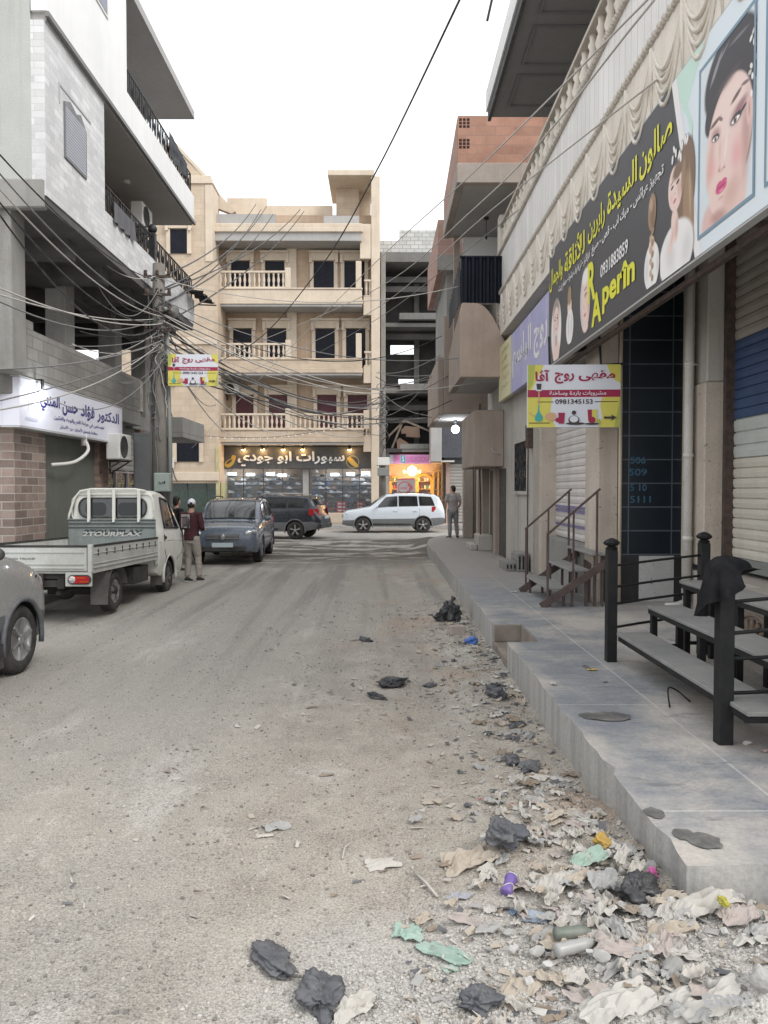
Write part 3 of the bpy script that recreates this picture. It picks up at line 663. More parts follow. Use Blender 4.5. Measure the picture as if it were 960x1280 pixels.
# gabled wing next to the white block
YG = 39.4
def g(px, py, Y=YG): return (bx(px, Y), Y, bz(py, Y))
m = MB(); m.prism([g(150, 604), g(274, 604), g(274, 330), g(266, 330), g(266, 236), g(217, 183), g(200, 195), g(150, 195)], (0, 2.05, 0)); wg = m.build('wing', BEIGE, BG)
m = MB(); m.box(bx(190, YG), bx(269, YG), YG-.1, YG, bz(235, YG), bz(229, YG)); m.box(bx(190, YG), bx(267, YG), YG-.06, YG, bz(228.9, YG), bz(225, YG)); m.build('string_course', CREAM, wg, bevel=.02)
m = MB(); m.box(bx(259, YG), bx(268, YG), YG-.05, YG+1.5, bz(330, YG), bz(236, YG)); m.build('quoin', CREAM, wg, bevel=.02)
m = MB(); m.box(bx(190, YG), bx(273, YG), YG-.09, YG, bz(432, YG), bz(424, YG)); m.build('string_course', CREAM, wg, bevel=.02)
m = MB(); m.prism([g(266, 236), g(269, 233), g(219, 180), g(215, 183)], (0, 2.1, 0)); m.prism([g(268, 238, 41), g(296, 268, 41), g(292, 271, 41), g(268, 262, 41)], (0, .4, 0)); parts(m, 'coping', CREAM, wg)
for a, b, t, bo in ((216, 237, 291, 320), (221, 248, 449, 482), (222, 250, 548, 577)): opening(a, b, t, bo, PANE, YG, wg)
m = MB(); m.box(bx(190, YG), bx(274, YG), YG-.12, YG, bz(601, YG), bz(590, YG)); m.build('cream_lintel', CREAM, BG, bevel=.02)
m = MB(); m.box(bx(190, YG), bx(274, YG), YG+.3, YG+.5, .17, bz(602, YG)); m.build('green_shopfront', flat('green_glass', (.012, .035, .025), .12, spec=.6), BG)
m = MB()
for p in (205, 232, 256): m.box(bx(p, YG), bx(p, YG)+.05, YG+.24, YG+.3, .17, bz(602, YG))
parts(m, 'mullion', flat('green_metal', (.05, .075, .06), .5), BG)
m = MB(); m.box(bx(273.5), bx(277), YG-.05, YW, .17, bz(560)); m.build('yellow_jamb', surf('yellow_paint', (.5, .47, .25), (.36, .34, .2), 3), BG)
# --- shoe shop
SHOP = BG
YS = 41.0
def sx(px): return bx(px, YS)
def sz(py): return bz(py, YS)
m = MB(); m.box(sx(276), sx(474), YS+3.2, YS+3.3, .17, sz(575)); m.box(sx(276), sx(474), YS, YS+3.2, sz(578), sz(576)); m.box(sx(276), sx(474), YS, YS+3.2, .17, .3); m.build('shop_interior', flat('shop_dark', (.025, .028, .034), .8), BG)
m = MB()
for a, b in ((276, 280.5), (378.5, 386), (470, 475.5)): m.box(sx(a), sx(b), YS-.03, YS+.3, .17, sz(566))
parts(m, 'shop_pier', GREYC, BG, bevel=.015)
m = MB(); m.box(sx(278), sx(473), YS-.12, YS+.2, .17, sz(641)); m.build('shop_plinth', CREAM, BG, bevel=.02)
GLS = glassm('shop_glass', (.25, .3, .34), .16)
m = MB(); m.box(sx(280.5), sx(378.5), YS+.08, YS+.09, sz(641), sz(586)); m.box(sx(386), sx(470), YS+.08, YS+.09, sz(641), sz(586)); parts(m, 'shop_pane', GLS, BG)
m = MB(); fr = m
for a in (280.5, 304, 329, 353, 377.8, 386, 407, 428, 449, 469.3): m.box(sx(a), sx(a)+.035, YS+.05, YS+.12, sz(641), sz(586))
parts(m, 'window_mullion', flat('alu_dark', (.08, .085, .09), .4, .5), BG)
SHELF = flat('shelf_steel', (.12, .12, .13), .5, .4)
SHC = [flat('shoe_white', (.7, .7, .72), .6, dust=0), flat('shoe_black', (.03, .03, .035), .6, dust=0), flat('shoe_grey', (.28, .29, .32), .6, dust=0), flat('shoe_tan', (.32, .22, .15), .6, dust=0), flat('shoe_blue', (.08, .13, .3), .6, dust=0), flat('shoe_red', (.4, .05, .05), .6, dust=0)]
def shoe_proto(mi):
    mb = MB()
    st = [(-.15, .05, .10), (-.09, .055, .13), (-.02, .05, .115), (.05, .05, .075), (.11, .052, .06), (.15, .03, .035)]
    mb.tube([(x, 0, h*.5) for x, w, h in st], [(w, h*.5) for x, w, h in st], 8)
    mb.box(-.16, .15, -.05, .05, -.002, .02)
    return mb
protos = []
for i, mm in enumerate(SHC):
    o = shoe_proto(i).build('shoe', mm); tag(o, 'shoe standing in a row on the lit shelves of the sports shop window', 'shoe', 'shoes on the shop window shelves'); protos.append(o)
first = set(); rs = random.Random(3)
for a, b in ((283, 376), (389, 467)):
    sh = thing('shoe_rack', 'wide steel rack of shoes behind the %s pane of the sports shop window' % ('pillar-side wider' if a < 300 else 'narrower'), 'rack', ((sx(a)+sx(b))/2, YS+.7, .3))
    for k in range(9):
        z = sz(637)+k*(sz(590)-sz(637))/9; yy = YS+.45+.05*k
        mb = MB(); mb.box(sx(a), sx(b), yy-.14, yy+.16, z-.02, z); mb.build('shelf', SHELF, sh)
        x = sx(a)+.15
        while x < sx(b)-.15:
            if rs.random() < .8:
                i = rs.choice((0, 0, 0, 0, 1, 1, 1, 1, 2, 2, 2, 3, 4)) if k > 1 else rs.choice((0, 1, 1, 2, 5))
                o = protos[i]
                if i in first: o = o.copy(); COL.objects.link(o)
                first.add(i); o.location = (x, yy, z+.003); o.rotation_euler = (0, 0, rs.choice((-.6, -.3, .3, 2.7, pi+.2))); o.scale = (1.15,)*3
            x += rs.uniform(.27, .40)
    mb = MB()
    for q in (a, (a+b)/2, b): mb.box(sx(q)-.02, sx(q)+.02, YS+.9, YS+.94, .3, sz(588))
    parts(mb, 'upright', SHELF, sh)
RED = flat('red_card', (.5, .06, .05), .6)
for i, (a, w, lab) in enumerate(((421, 11, 'wide red price placard standing low in the sports shop window'), (446, 8, 'narrow red and white placard low in the sports shop window'))):
    t = thing('price_placard', lab, 'placard', (sx(a), YS+.2, sz(641)))
    mb = MB(); mb.box(sx(a), sx(a+w), YS+.18, YS+.2, sz(641), sz(627)); mb.build('board', RED, t)
    mb = MB()
    for k in range(3): mb.box(sx(a)+.06, sx(a+w)-.06, YS+.176, YS+.179, sz(639)+k*.18, sz(639)+k*.18+.07)
    mb.build('print', SHC[0], t)
LAMPW = flat('lamp_white', (1, .97, .9), emit=14)
LAMPC = flat('lamp_cool', (.85, .93, 1), emit=5)
for px, py in ((289, 592), (312, 593), (352, 594), (418, 593), (457, 591), (337, 592), (438, 592)):
    mb = MB(); mb.box(sx(px)-.22, sx(px)+.22, YS+.3, YS+.42, sz(py)-.07, sz(py)+.07)
    tag(mb.build('ceiling_light', LAMPC), 'bright white lamp under the ceiling of the sports shop window', 'lamp', 'lamps inside the sports shop')
for px in (300, 350, 410, 455):
    l = bpy.data.lights.new('shop_light', 'POINT'); l.energy = 7; l.color = (.86, .93, 1); l.shadow_soft_size = .15
    lo = bpy.data.objects.new('shop_light', l); COL.objects.link(lo); lo.location = (sx(px), YS+.25, sz(595))
# sign with five spots
sg = thing('shop_sign', 'dark grey fascia sign with white Arabic lettering over the shoe shop', 'sign', (sx(363), 40.75, sz(572)))
m = MB(); m.box(bx(276, 40.7), bx(474, 40.7), 40.7, 40.95, bz(586, 40.7), bz(558, 40.7)); m.build('board', flat('sign_grey', (.075, .077, .08), .6), sg, bevel=.02)
m = MB(); put_text(m, arab('سبورات ابو جودي'), (0, 40.7, 0), (1, 0, 0), (0, 0, 1), bx(298, 40.7), bx(431, 40.7), bz(583, 40.7), bz(564.5, 40.7), .05, .028, 0, .02); m.build('lettering', flat('letter_white', (.74, .74, .72), .5), sg)
GOLD = flat('gold_emblem', (.55, .36, .07), .4)
for cx, s in ((288, 1), (441, -1)):
    m = MB(); pl_ = Plane2(m, (bx(cx, 40.7), 40.69, bz(577.5, 40.7)), (1, 0, 0), (0, 0, 1), .01)
    if s > 0:
        pl_.shape([(-.28, -.2), (-.1, -.3), (.1, -.2), (.25, .02), (.3, .3), (.12, .36), (.05, .18), (-.1, .1), (-.25, -.02)], 0, 5); pl_.shape([(-.2, -.12), (0, -.05), (.12, .1), (.05, .13), (-.15, .0)], 1, 4)
    else:
        pl_.blob((0, 0), (.34, .34), 2); pl_.blob((0, 0), (.30, .30), 1); pl_.shape([(-.3, .2), (-.12, .24), (.1, .05), (.24, -.12), (.3, -.27), (.08, -.24), (-.16, -.05)], 0, 5)
    m.build('emblem', [GOLD, flat('emblem_dark', (.06, .06, .06), .6), flat('emblem_ring', (.35, .3, .15), .6)], sg)
WARM = flat('spot_glow', (1, .62, .22), emit=16)
for px in (304.5, 328.5, 354, 378.5, 437):
    x = bx(px, 40.5)
    t = thing('spot_lamp', 'small lit spot lamp on a short arm over the dark shoe shop sign', 'lamp', (x, 40.5, bz(560, 40.5)), 0, 'spot lamps over the shoe shop sign')
    mb = MB(); mb.tube([(x, 40.85, bz(557.5, 40.5)), (x, 40.6, bz(556, 40.5)), (x, 40.5, bz(558, 40.5))], .018, 6); mb.cyl((x, 40.5, bz(558, 40.5)), (x, 40.56, bz(561, 40.5)), .05, .11, 10); mb.build('arm', IRON, t)
    mb = MB(); mb.ell((x, 40.565, bz(561.6, 40.5)), (.10, .08, .07), 10, 6); mb.build('bulb', WARM, t)
    l = bpy.data.lights.new('spot_light', 'POINT'); l.energy = 16; l.color = (1, .6, .25); l.shadow_soft_size = .05
    lo = bpy.data.objects.new('spot_light', l); COL.objects.link(lo); lo.parent = t; lo.location = (0, .0, -.12)

# ================================================================== UNFINISHED CONCRETE FRAME
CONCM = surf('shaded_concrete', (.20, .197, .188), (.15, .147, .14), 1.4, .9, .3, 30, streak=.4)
UF = thing('unfinished_building', 'unfinished grey concrete frame building beside the beige stone house', 'building', (bx(520), 42, .17))
YU = 41.6
CB = surf('pale_block', (.60, .60, .58), (.50, .50, .48), 1.5, .9, .5, 30, brick=(.42, .21, .016), mortar=(.27, .27, .26), brickmix=.2)
def ux(px): return bx(px, YU)
def uz(py): return bz(py, YU)
m = MB(); m.box(ux(476), ux(482), YU-.05, YU+.45, .17, uz(318)); m.box(ux(557), ux(565), YU-.05, YU+.45, .17, uz(318)); m.box(ux(476), ux(482), YU+2.8, YU+3.19, .17, uz(318)); m.box(ux(520), ux(527), YU+2.8, YU+3.19, .17, uz(330)); m.box(ux(575), ux(583), YU+2.8, YU+3.19, .17, uz(318))
parts(m, 'column', CONC, UF, bevel=.02)
for a, b, x in ((330, 318, 475), (410, 405, 475), (402, 394, 499), (492, 485, 475), (489, 481, 500), (575, 562, 475)):
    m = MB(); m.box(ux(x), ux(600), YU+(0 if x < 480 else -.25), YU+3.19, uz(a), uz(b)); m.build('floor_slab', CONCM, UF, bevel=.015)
m = MB(); m.box(ux(475), ux(499), YU, YU+.2, uz(318)+.002, uz(304)); m.box(ux(499), ux(600), YU+.01, YU+.21, uz(318)+.002, uz(291)); m.build('block_parapet', CB, UF)
YB = YU+3.2
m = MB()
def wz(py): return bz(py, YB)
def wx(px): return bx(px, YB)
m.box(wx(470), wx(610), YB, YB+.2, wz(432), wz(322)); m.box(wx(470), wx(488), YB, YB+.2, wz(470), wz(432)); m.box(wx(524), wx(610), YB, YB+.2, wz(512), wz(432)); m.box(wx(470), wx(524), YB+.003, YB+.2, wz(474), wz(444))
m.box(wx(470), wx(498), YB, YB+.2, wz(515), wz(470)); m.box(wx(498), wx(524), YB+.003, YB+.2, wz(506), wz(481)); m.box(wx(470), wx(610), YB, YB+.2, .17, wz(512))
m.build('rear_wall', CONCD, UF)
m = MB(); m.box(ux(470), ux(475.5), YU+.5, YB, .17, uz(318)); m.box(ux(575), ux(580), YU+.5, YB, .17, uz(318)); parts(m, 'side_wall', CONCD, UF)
m = MB()
for q in (342, 354, 414, 497, 504, 520): m.box(ux(482), ux(575), YU+1+q % 2, YU+1.3+q % 2, uz(q+7), uz(q))
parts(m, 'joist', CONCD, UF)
m = MB(); m.bar((ux(545), YU+.2, uz(500)), (ux(540), YU+.2, uz(568)), .1); m.bar((ux(503), YU+.3, uz(528)), (ux(490), YU+.3, uz(560)), .1); m.bar((ux(505), YU+.32, uz(525)), (ux(548), YU+.3, uz(543)), .1); m.bar((ux(486), YU+.3, uz(545)), (ux(505), YU+.3, uz(526)), .1)
parts(m, 'timber_prop', WOOD, UF)
for pts, lab in (([(502, 536), (507, 531), (525, 533), (526, 546), (508, 545), (508, 541), (502, 541)], 'tan plywood sheet hung high in the open concrete frame'), ([(496, 549), (500, 546), (511, 553), (511, 560), (497, 560)], 'brown board leaning low in the open concrete frame')):
    m = MB(); m.prism([(ux(a), YU+.8, uz(b)) for a, b in pts], (0, .06, 0)); tag(m.build('plywood_sheet', surf('plywood_tan', (.34, .24, .18), (.26, .18, .14), 1)), lab, 'board')

# ================================================================== SWEET SHOP
SSH = thing('sweet_shop', 'small glowing sweet shop with a pink sign across the street', 'shop', (bx(523), 41, .17))
YD = 40.8
def dx(px): return bx(px, YD)
def dz(py): return bz(py, YD)
SWALL = surf('warm_cream_wall', (.70, .54, .38), (.62, .47, .32), 1, .8, .1, 20)
m = MB(); m.box(dx(486), dx(558), YD+2.6, YD+2.7, .2, dz(578)); m.box(dx(484.5), dx(486), YD+.1, YD+2.7, .2, dz(578)); m.box(dx(557), dx(558.5), YD+.1, YD+2.7, .2, dz(578)); m.box(dx(486), dx(558), YD+.1, YD+2.7, dz(579), dz(577.5)); m.box(dx(486), dx(558), YD+.1, YD+2.7, .17, .22); m.build('interior', SWALL, SSH)
m = MB(); m.box(dx(482), dx(486.5), YD-.05, YD+.3, .17, dz(565)); m.box(dx(553), dx(556), YD-.05, YD+.3, .17, dz(578)); parts(m, 'jamb', flat('brown_jamb', (.1, .07, .055), .5), SSH)
m = MB(); m.box(dx(478), dx(486), YD-.1, YD+.2, .17, dz(562)); m.build('white_pier', GREYC, SSH)
m = MB(); m.box(dx(484), dx(600), YD, YD+2.7, dz(565), dz(561)); m.box(dx(500), dx(556), YD-.05, YD+.1, dz(561), dz(555)); m.build('lintel', CONC, SSH)
m = MB(); m.box(dx(480), dx(502), YD-.6, YD+.1, dz(566), dz(562)); m.build('small_awning', flat('awning_dark', (.05, .04, .045), .8), SSH)
m = MB(); m.box(dx(536), dx(566), YD-.9, YD+.1, dz(578), dz(576.4)); m.build('awning_strip', PLAST, SSH)
ps = thing('shop_sign', 'pink shop sign with pale lettering above the sweet shop', 'sign', (dx(513), YD-.1, dz(572)))
m = MB(); m.box(dx(486.5), dx(540), YD-.12, YD-.02, dz(580), dz(568.5)); m.build('board', flat('pink_panel', (.85, .40, .72), .5, dust=0), ps)
m = MB(); p2 = Plane2(m, (0, YD-.12, 0), (1, 0, 0), (0, 0, 1), .008)
p2.rect(dx(486.6), dx(491), dz(579.8), dz(568.7), 2); p2.rect(dx(501), dx(506.5), dz(578.8), dz(569.5), 1); p2.text('S', dx(502.4), dx(505), dz(577.5), dz(570.6), 2, .02)
p2.text('SW', dx(493), dx(500), dz(577), dz(571), 0, .02); p2.text('DELICIOUS', dx(508), dx(538.5), dz(577.3), dz(570.8), 0, .02)
m.build('lettering', [flat('pink_letter', (.80, .22, .55), .5, dust=0), flat('teal_tile', (.12, .5, .55), .5, dust=0), flat('pale_print', (.75, .78, .85), .5, dust=0)], ps)
YEL = flat('mustard_paint', (.62, .38, .04), .5, dust=0)
for a, b in ((488.5, 501), (524, 543)):
    t = thing('display_cabinet', 'arched yellow display cabinet stocked with sweets, %s of the two in the sweet shop' % ('narrower' if a < 500 else 'wider'), 'cabinet', (dx((a+b)/2), YD+2.3, .22))
    xa, xb = dx(a), dx(b); xc = (xa+xb)/2; r = (xb-xa)/2
    m = MB(); zt = dz(601)
    m.tube([(xc+r*cos(pi*k/14), YD+2.3, zt+r*.9*sin(pi*k/14)) for k in range(15)], .09, 6); m.box(xa-.08, xa+.08, YD+2.1, YD+2.5, .22, zt); m.box(xb-.08, xb+.08, YD+2.1, YD+2.5, .22, zt)
    m.build('frame', YEL, t)
    m = MB(); m.box(xa, xb, YD+2.45, YD+2.5, .22, zt); m.build('back', flat('cab_back', (.16, .07, .04), .7), t)
    for k in range(5):
        m = MB(); z = .7+k*.42; m.box(xa+.08, xb-.08, YD+2.1, YD+2.44, z, z+.03); sh = m.build('shelf', YEL, t)
m = MB()
for i, p in enumerate((545, 551, 556)): m.box(dx(p)-.04, dx(p)+.04, YD+1.9, YD+2.5, .22, dz(590))
for k in range(8): m.box(dx(544), dx(557), YD+1.9, YD+2.5, .5+k*.36, .53+k*.36)
tag(m.build('sweet_rack', YEL), 'yellow open rack in the corner of the sweet shop', 'rack')
SWC = [flat('sweet_'+n, c, .5, dust=0) for n, c in (('red', (.5, .06, .05)), ('gold', (.6, .4, .1)), ('green', (.1, .3, .1)), ('white', (.7, .65, .55)), ('brown', (.2, .09, .04)))]
fs = {}
for a, b, zz, yy, st in ((489.5, 500, .73, YD+2.2, .42), (525.5, 541.5, .73, YD+2.2, .42), (545, 556, .53, YD+2.1, .36)):
    for k in range(5):
        x = dx(a)+.05
        while x < dx(b):
            i = rs.randrange(5)
            if i not in fs: mb = MB(); mb.lathe([(.05, 0), (.055, .02), (.055, .14), (.04, .17), (.042, .2)], (0, 0, 0), 8); fs[i] = o = tag(mb.build('sweet_jar', SWC[i]), 'small coloured jar of sweets on the lit sweet shop shelves', 'jar', 'jars on the sweet shop shelves')
            else: o = fs[i].copy(); COL.objects.link(o)
            o.location = (x, yy, zz+k*st+.004); x += rs.uniform(.12, .2)
ch = thing('chandelier', 'lit golden chandelier hanging in the sweet shop', 'lamp', (dx(516), YD+1, dz(588)))
m = MB(); m.cyl((dx(516), YD+1, dz(579)), (dx(516), YD+1, dz(586)), .02); m.tube([(dx(516)+.26*cos(2*pi*k/20), YD+1+.1*sin(2*pi*k/20), dz(592)) for k in range(20)], .025, 6, closed=True)
for k in range(6): a = 2*pi*k/6; m.tube([(dx(516), YD+1, dz(586)), (dx(516)+.3*cos(a), YD+1+.3*sin(a), dz(592)), (dx(516)+.42*cos(a), YD+1+.42*sin(a), dz(590))], .014, 5)
m.build('frame', GOLD, ch)
m = MB(); m.ell((dx(516), YD+.95, dz(588)), (.26, .2, .26), 14, 10); m.build('globe', flat('globe_glow', (1, .78, .4), emit=9), ch)
for k in range(6): a = 2*pi*k/6; m = MB(); m.ell((dx(516)+.42*cos(a), YD+1+.42*sin(a), dz(589)), (.05, .05, .08), 8, 6); m.build('candle_bulb', WARM, ch)
l = bpy.data.lights.new('chandelier_light', 'POINT'); l.energy = 110; l.color = (1, .70, .42); l.shadow_soft_size = .3
lo = bpy.data.objects.new('chandelier_light', l); COL.objects.link(lo); lo.parent = ch; lo.location = (0, -.2, -.35)
pb = thing('promo_board', 'grey poster board with a pink ring design standing in the sweet shop front', 'poster', (dx(507), YD+.2, .3))
m = MB(); m.box(dx(496), dx(519), YD+.18, YD+.22, dz(625), dz(599)); m.build('board', flat('poster_grey', (.45, .42, .42), .6), pb)
m = MB(); p2 = Plane2(m, (dx(507), YD+.18, dz(610)), (1, 0, 0), (0, 0, 1), .006)
for rr, mi in ((.36, 0), (.30, 1)): p2.blob((-.05, 0), (rr, rr), mi)
for u, v in ((.2, .16), (.27, -.05), (.16, -.2), (.3, .05)): p2.blob((u, v), (.1, .09), 0, 12)
p2.text('sweet', -.28, .1, -.08, .08, 0); p2.shape([(-.45, .42), (.45, .46), (.40, .52), (-.3, .5)], 0, 3)
m.build('print', [flat('poster_rose', (.5, .08, .14), .6), flat('poster_grey2', (.48, .45, .45), .6)], pb)
m = MB(); m.box(dx(486.5), dx(553), YD+.06, YD+.07, .2, dz(580)); m.build('shop_pane', glassm('clear_glass', (.5, .5, .5), .08), SSH)

# ================================================================== GREY SHUTTERED BUILDING AT THE CORNER BEYOND THE PAVEMENT
GS = thing('shuttered_building', 'dark grey building with a closed roller shutter beyond the man on the pavement', 'building', (bx(585), 41, .17))
m = MB(); m.box(bx(556, 40.4), bx(700, 40.4), 40.9, 44, .17, bz(572, 40.4)); m.build('wall', flat('slate_wall', (.11, .115, .13), .7), GS)
m = MB(); m.box(bx(545, 40.4), bx(700, 40.4), 40.5, 44, bz(572, 40.4)+.003, bz(515, 40.4)); m.build('upper_wall', flat('slate_upper', (.075, .08, .095), .8), GS)
m = MB(); m.box(bx(538, 39.5), bx(552, 39.5), 39.5, 40.5, bz(577, 39.5), bz(530, 39.5)); m.build('bay', GREYC, GS, bevel=.02)
m = MB(); slats(m, 40.86, bx(562, 40.8), bx(588, 40.8), .2, bz(580, 40.8), .17, .05, -1, 'y'); m.build('roller_shutter', SHUT, GS)
m = MB(); m.box(bx(557, 40.8), bx(562, 40.8), 40.6, 40.9, .17, bz(578, 40.8)); m.box(bx(588, 40.8), bx(596, 40.8), 40.6, 40.9, .17, bz(578, 40.8)); parts(m, 'pier', surf('rose_plaster', (.42, .31, .27), None, 1), GS)
ac_unit('white air conditioner on the lowest beige balcony wall behind the cafe sign', (bx(290, 41), 41.2, bz(493, 41)), 0)
# ================================================================== BROWN BALCONIED BUILDING (right, further up)
PLB = surf('brown_render', (.36, .30, .255), (.29, .24, .205), 1.1, .92, .35, 35, streak=.45, streakc=(.18, .15, .13))
PLG = surf('stained_render', (.48, .45, .41), (.39, .365, .335), .9, .92, .3, 35, streak=.6, streakc=(.19, .175, .16))
HBRICK = surf('hollow_brick', (.43, .245, .18), (.34, .185, .135), 2.2, .9, .45, 40, brick=(.42, .205, .010), mortar=(.30, .19, .15), brickmix=.25)
HBRICKP = surf('dusty_brick', (.46, .30, .25), (.38, .24, .20), 1.5, .9, .45, 40, brick=(.42, .205, .010), mortar=(.36, .28, .24), brickmix=.2, streak=.3)
NAVY = surf('navy_sheet', (.013, .017, .028), (.010, .013, .02), 2, .5, .1, 40, metal=.3)
BB = thing('balconied_building', 'brown rendered building with stacked concrete and brick balconies', 'building', (3.6, 18, SW))
WX = 2.92
m = MB(); m.box(WX, WX+.3, 14.75, 21.2, SW-.1, 5.2); m.build('plaster_wall', PLG, BB)
m = MB(); m.box(WX+.3, 8, 14.9, 21, SW-.1, 5.2); m.box(WX+.35, 8, 17.5, 27, 5.2, 12.6); m.build('inner_block', PLG, BB)
m = MB(); m.box(WX+.15, 8, 21.25, 27.0, SW-.1, 3.75); m.build('far_wall', PLG, BB)
# window with iron grille
wf = MB(); y0, y1, z0, z1 = 15.25, 16.65, 1.92, 2.93
for q in ((y0-.07, y0, z0-.07, z1+.07), (y1, y1+.07, z0-.07, z1+.07), (y0, y1, z0-.07, z0), (y0, y1, z1, z1+.07)): wf.box(WX-.05, WX+.02, *q)
wf = wf.build('window', PLG, BB)
m = MB(); m.box(WX-.012, WX-.004, y0, y1, z0, z1); m.build('pane', PANE, wf)
m = MB()
for k in range(8): y = y0+(y1-y0)*k/7; m.bar((WX-.03, y, z0), (WX-.03, y, z1), .016)
for k in range(9): m.tube([(WX-.03, y0+.18+.52*(k % 3)+.15*cos(2*pi*j/10), z0+.17+.33*(k//3)+.14*sin(2*pi*j/10)) for j in range(10)], .010, 4, closed=True)
m.build('iron_grille', IRON, wf)
# dark doorway pillars near the corner
m = MB(); m.box(WX-.12, WX+.02, 19.0, 19.35, SW-.05, 2.5); m.box(WX-.18, WX+.02, 20.9, 21.24, SW-.05, 2.5); m.box(WX-.1, WX+.3, 22.5, 22.9, SW, 3.6); m.box(WX-.2, WX+.1, 25.4, 25.8, SW, 3.6)
parts(m, 'pillar', PLB, BB, bevel=.02)
m = MB(); m.box(WX-.012, WX-.002, 18.0, 18.95, SW, 2.45); m.box(WX-.01, WX-.001, 19.4, 20.6, SW, 2.45); m.box(WX+.13, WX+.148, 23.2, 25.2, SW, 2.7); parts(m, 'doorway_shade', flat('doorway_shade', (.05, .045, .04), .7), BB)  # dark sheets on the wall, painting the shade of doorway recesses
m = MB(); m.box(2.55, WX-.003, 20.1, 21.2, SW, .75); m.box(2.35, 2.54, 20.3, 21.4, SW, .5); parts(m, 'plinth', PLG, BB, bevel=.02)
# boxed bay under the balcony
m = MB(); m.prism([(2.2, 18.35, 2.50), (WX-.002, 18.35, 2.50), (WX-.002, 21.1, 2.50), (2.2, 21.1, 2.50)], (0, 0, 1.35)); m.build('bay', PLB, BB, bevel=.02)
# first-floor balcony: arched plaster front facing the camera
Yb = 17.6
def qx(px, Y=Yb): return (px-477)*Y/960
def qz(py, Y=Yb): return EYE+(612-py)*Y/960
m = MB(); pf = [(575, 472), (630, 472), (632, 430), (617, 400), (611, 391), (604, 384), (597, 380.5), (577, 380), (575, 388)]
m.prism([(qx(a), Yb, qz(b)) for a, b in pf], (0, .16, 0)); bf = m.build('balcony_front', surf('balcony_render', (.46, .37, .31), (.38, .30, .25), 1.3, .92, .4, 35, streak=.25), BB, bevel=.015)
m = MB(); x0 = qx(575); m.prism([(x0, Yb+.16, qz(472)), (x0, 20.6, qz(472)), (x0, 20.6, qz(472)+1.0), (x0, 19.0, qz(472)+1.35), (x0, Yb+.16, qz(388))], (.16, 0, 0)); m.build('balcony_side', PLB, BB)
m = MB(); m.box(x0+.16, WX+.4, Yb+.16, 20.6, qz(472), qz(472)+.16); m.build('balcony_slab', SOFF, BB)
m = MB(); xa, xb = qx(576), qx(640)
m.grid(lambda u, v: (xa+(xb-xa)*u, Yb+.05+.028*(1 if (int(u*28+.5) % 4) < 2 else -1), qz(380)+(qz(324)-qz(380))*v), 28, 1, False); m.box(xa-.03, xb, Yb+.02, Yb+.1, qz(324), qz(322)); m.build('metal_screen', NAVY, BB)
m = MB(); m.grid(lambda u, v: (xa-.02+.02*sin(u*60), Yb+.12+2.8*u, qz(380)+.02+(1.0-.45*u)*v), 30, 1, False); m.build('metal_screen', NAVY, BB)
# second floor: slab, concrete band and hollow-brick parapet
Yt = 17.2; xt = qx(571, Yt)
m = MB(); m.box(xt, 5, Yt, 21, 8.76, 8.9); m.build('upper_slab', SOFF, BB)
m = MB(); m.box(xt-.02, 5, Yt-.05, Yt+.15, 8.72, 9.16); m.box(xt-.02, xt+.15, Yt+.15, 21, 8.74, 9.1); m.build('edge_band', surf('raw_band', (.40, .345, .30), (.32, .28, .25), 1.5, .9, .5, 30, streak=.3), BB, bevel=.015)
m = MB(); m.box(xt, 5, Yt, Yt+.2, 9.161, 10.2); m.build('brick_parapet', HBRICK, BB)
m = MB(); m.prism([(xt, Yt+.2, 9.105), (xt, 21, 9.105), (xt, 21, 9.8), (xt, Yt+.2, 10.2)], (.18, 0, 0)); m.build('brick_side', HBRICKP, BB)
DH = flat('brick_hole', (.03, .012, .01), .9, dust=0)
for zc in (10.07, 9.62):
    m = MB()
    for i in range(3):
        for j in range(3): m.box(xt+.03+i*.085, xt+.09+i*.085, Yt-.004, Yt+.01, zc-.13+j*.075, zc-.075+j*.075)
    m.build('hollow_end', DH, BB)
m = MB(); m.box(2.2, 3.4, 20.9, 21.1, 7.0, 8.755); m.build('back_wall', WHITE, BB)
m = MB(); m.box(1.95, 2.1, 20.85, 21.1, 5.2, 8.755); m.build('pier', PLB, BB)
m = MB(); m.cyl((2.62, 19.4, 8.755), (2.62, 19.4, 8.70), .06); m.cyl((2.62, 19.4, 8.72), (2.62, 19.4, 8.30), .008, n=6); m.ell((2.62, 19.4, 8.26), (.03, .03, .06), 8, 6); m.build('bulb_cord', IRON, BB)
# further balconies
m = MB(); m.box(1.62, 1.8, 22.3, 27.2, 8.25, 9.7); m.box(1.8, 3.4, 22.3, 22.5, 8.68, 9.6); m.build('brick_parapet', HBRICKP, BB)
m = MB(); m.box(1.6, 3.4, 22.22, 22.3, 8.25, 8.68); m.build('edge_band', CONC, BB); m = MB(); m.box(1.8, 3.4, 22.3, 27.2, 8.25, 8.45); m.build('upper_slab', SOFF, BB)
m = MB()
for j in range(3):
    for i in range(3): m.box(1.83+i*.085, 1.89+i*.085, 22.294, 22.31, 9.35+j*.07, 9.4+j*.07)
m.build('hollow_end', DH, BB)
m = MB(); m.box(1.62, 1.78, 22.15, 27.0, 4.12, 5.75); m.box(1.78, WX+.3, 22.0, 22.15, 4.12, 6.9); m.build('lower_balcony', PLB, BB, bevel=.015)
m = MB(); m.box(1.78, 3.4, 22.15, 27, 4.12, 4.3); m.build('balcony_slab', SOFF, BB)
m = MB(); m.box(1.9, 2.2, 22.5, 27.1, 5.75, 8.25); m.build('side_pier', CONC, BB)
gl = thing('globe_lamp', 'round white lit globe lamp under the brown concrete balcony', 'lamp', (2.3, 24, 4.12))
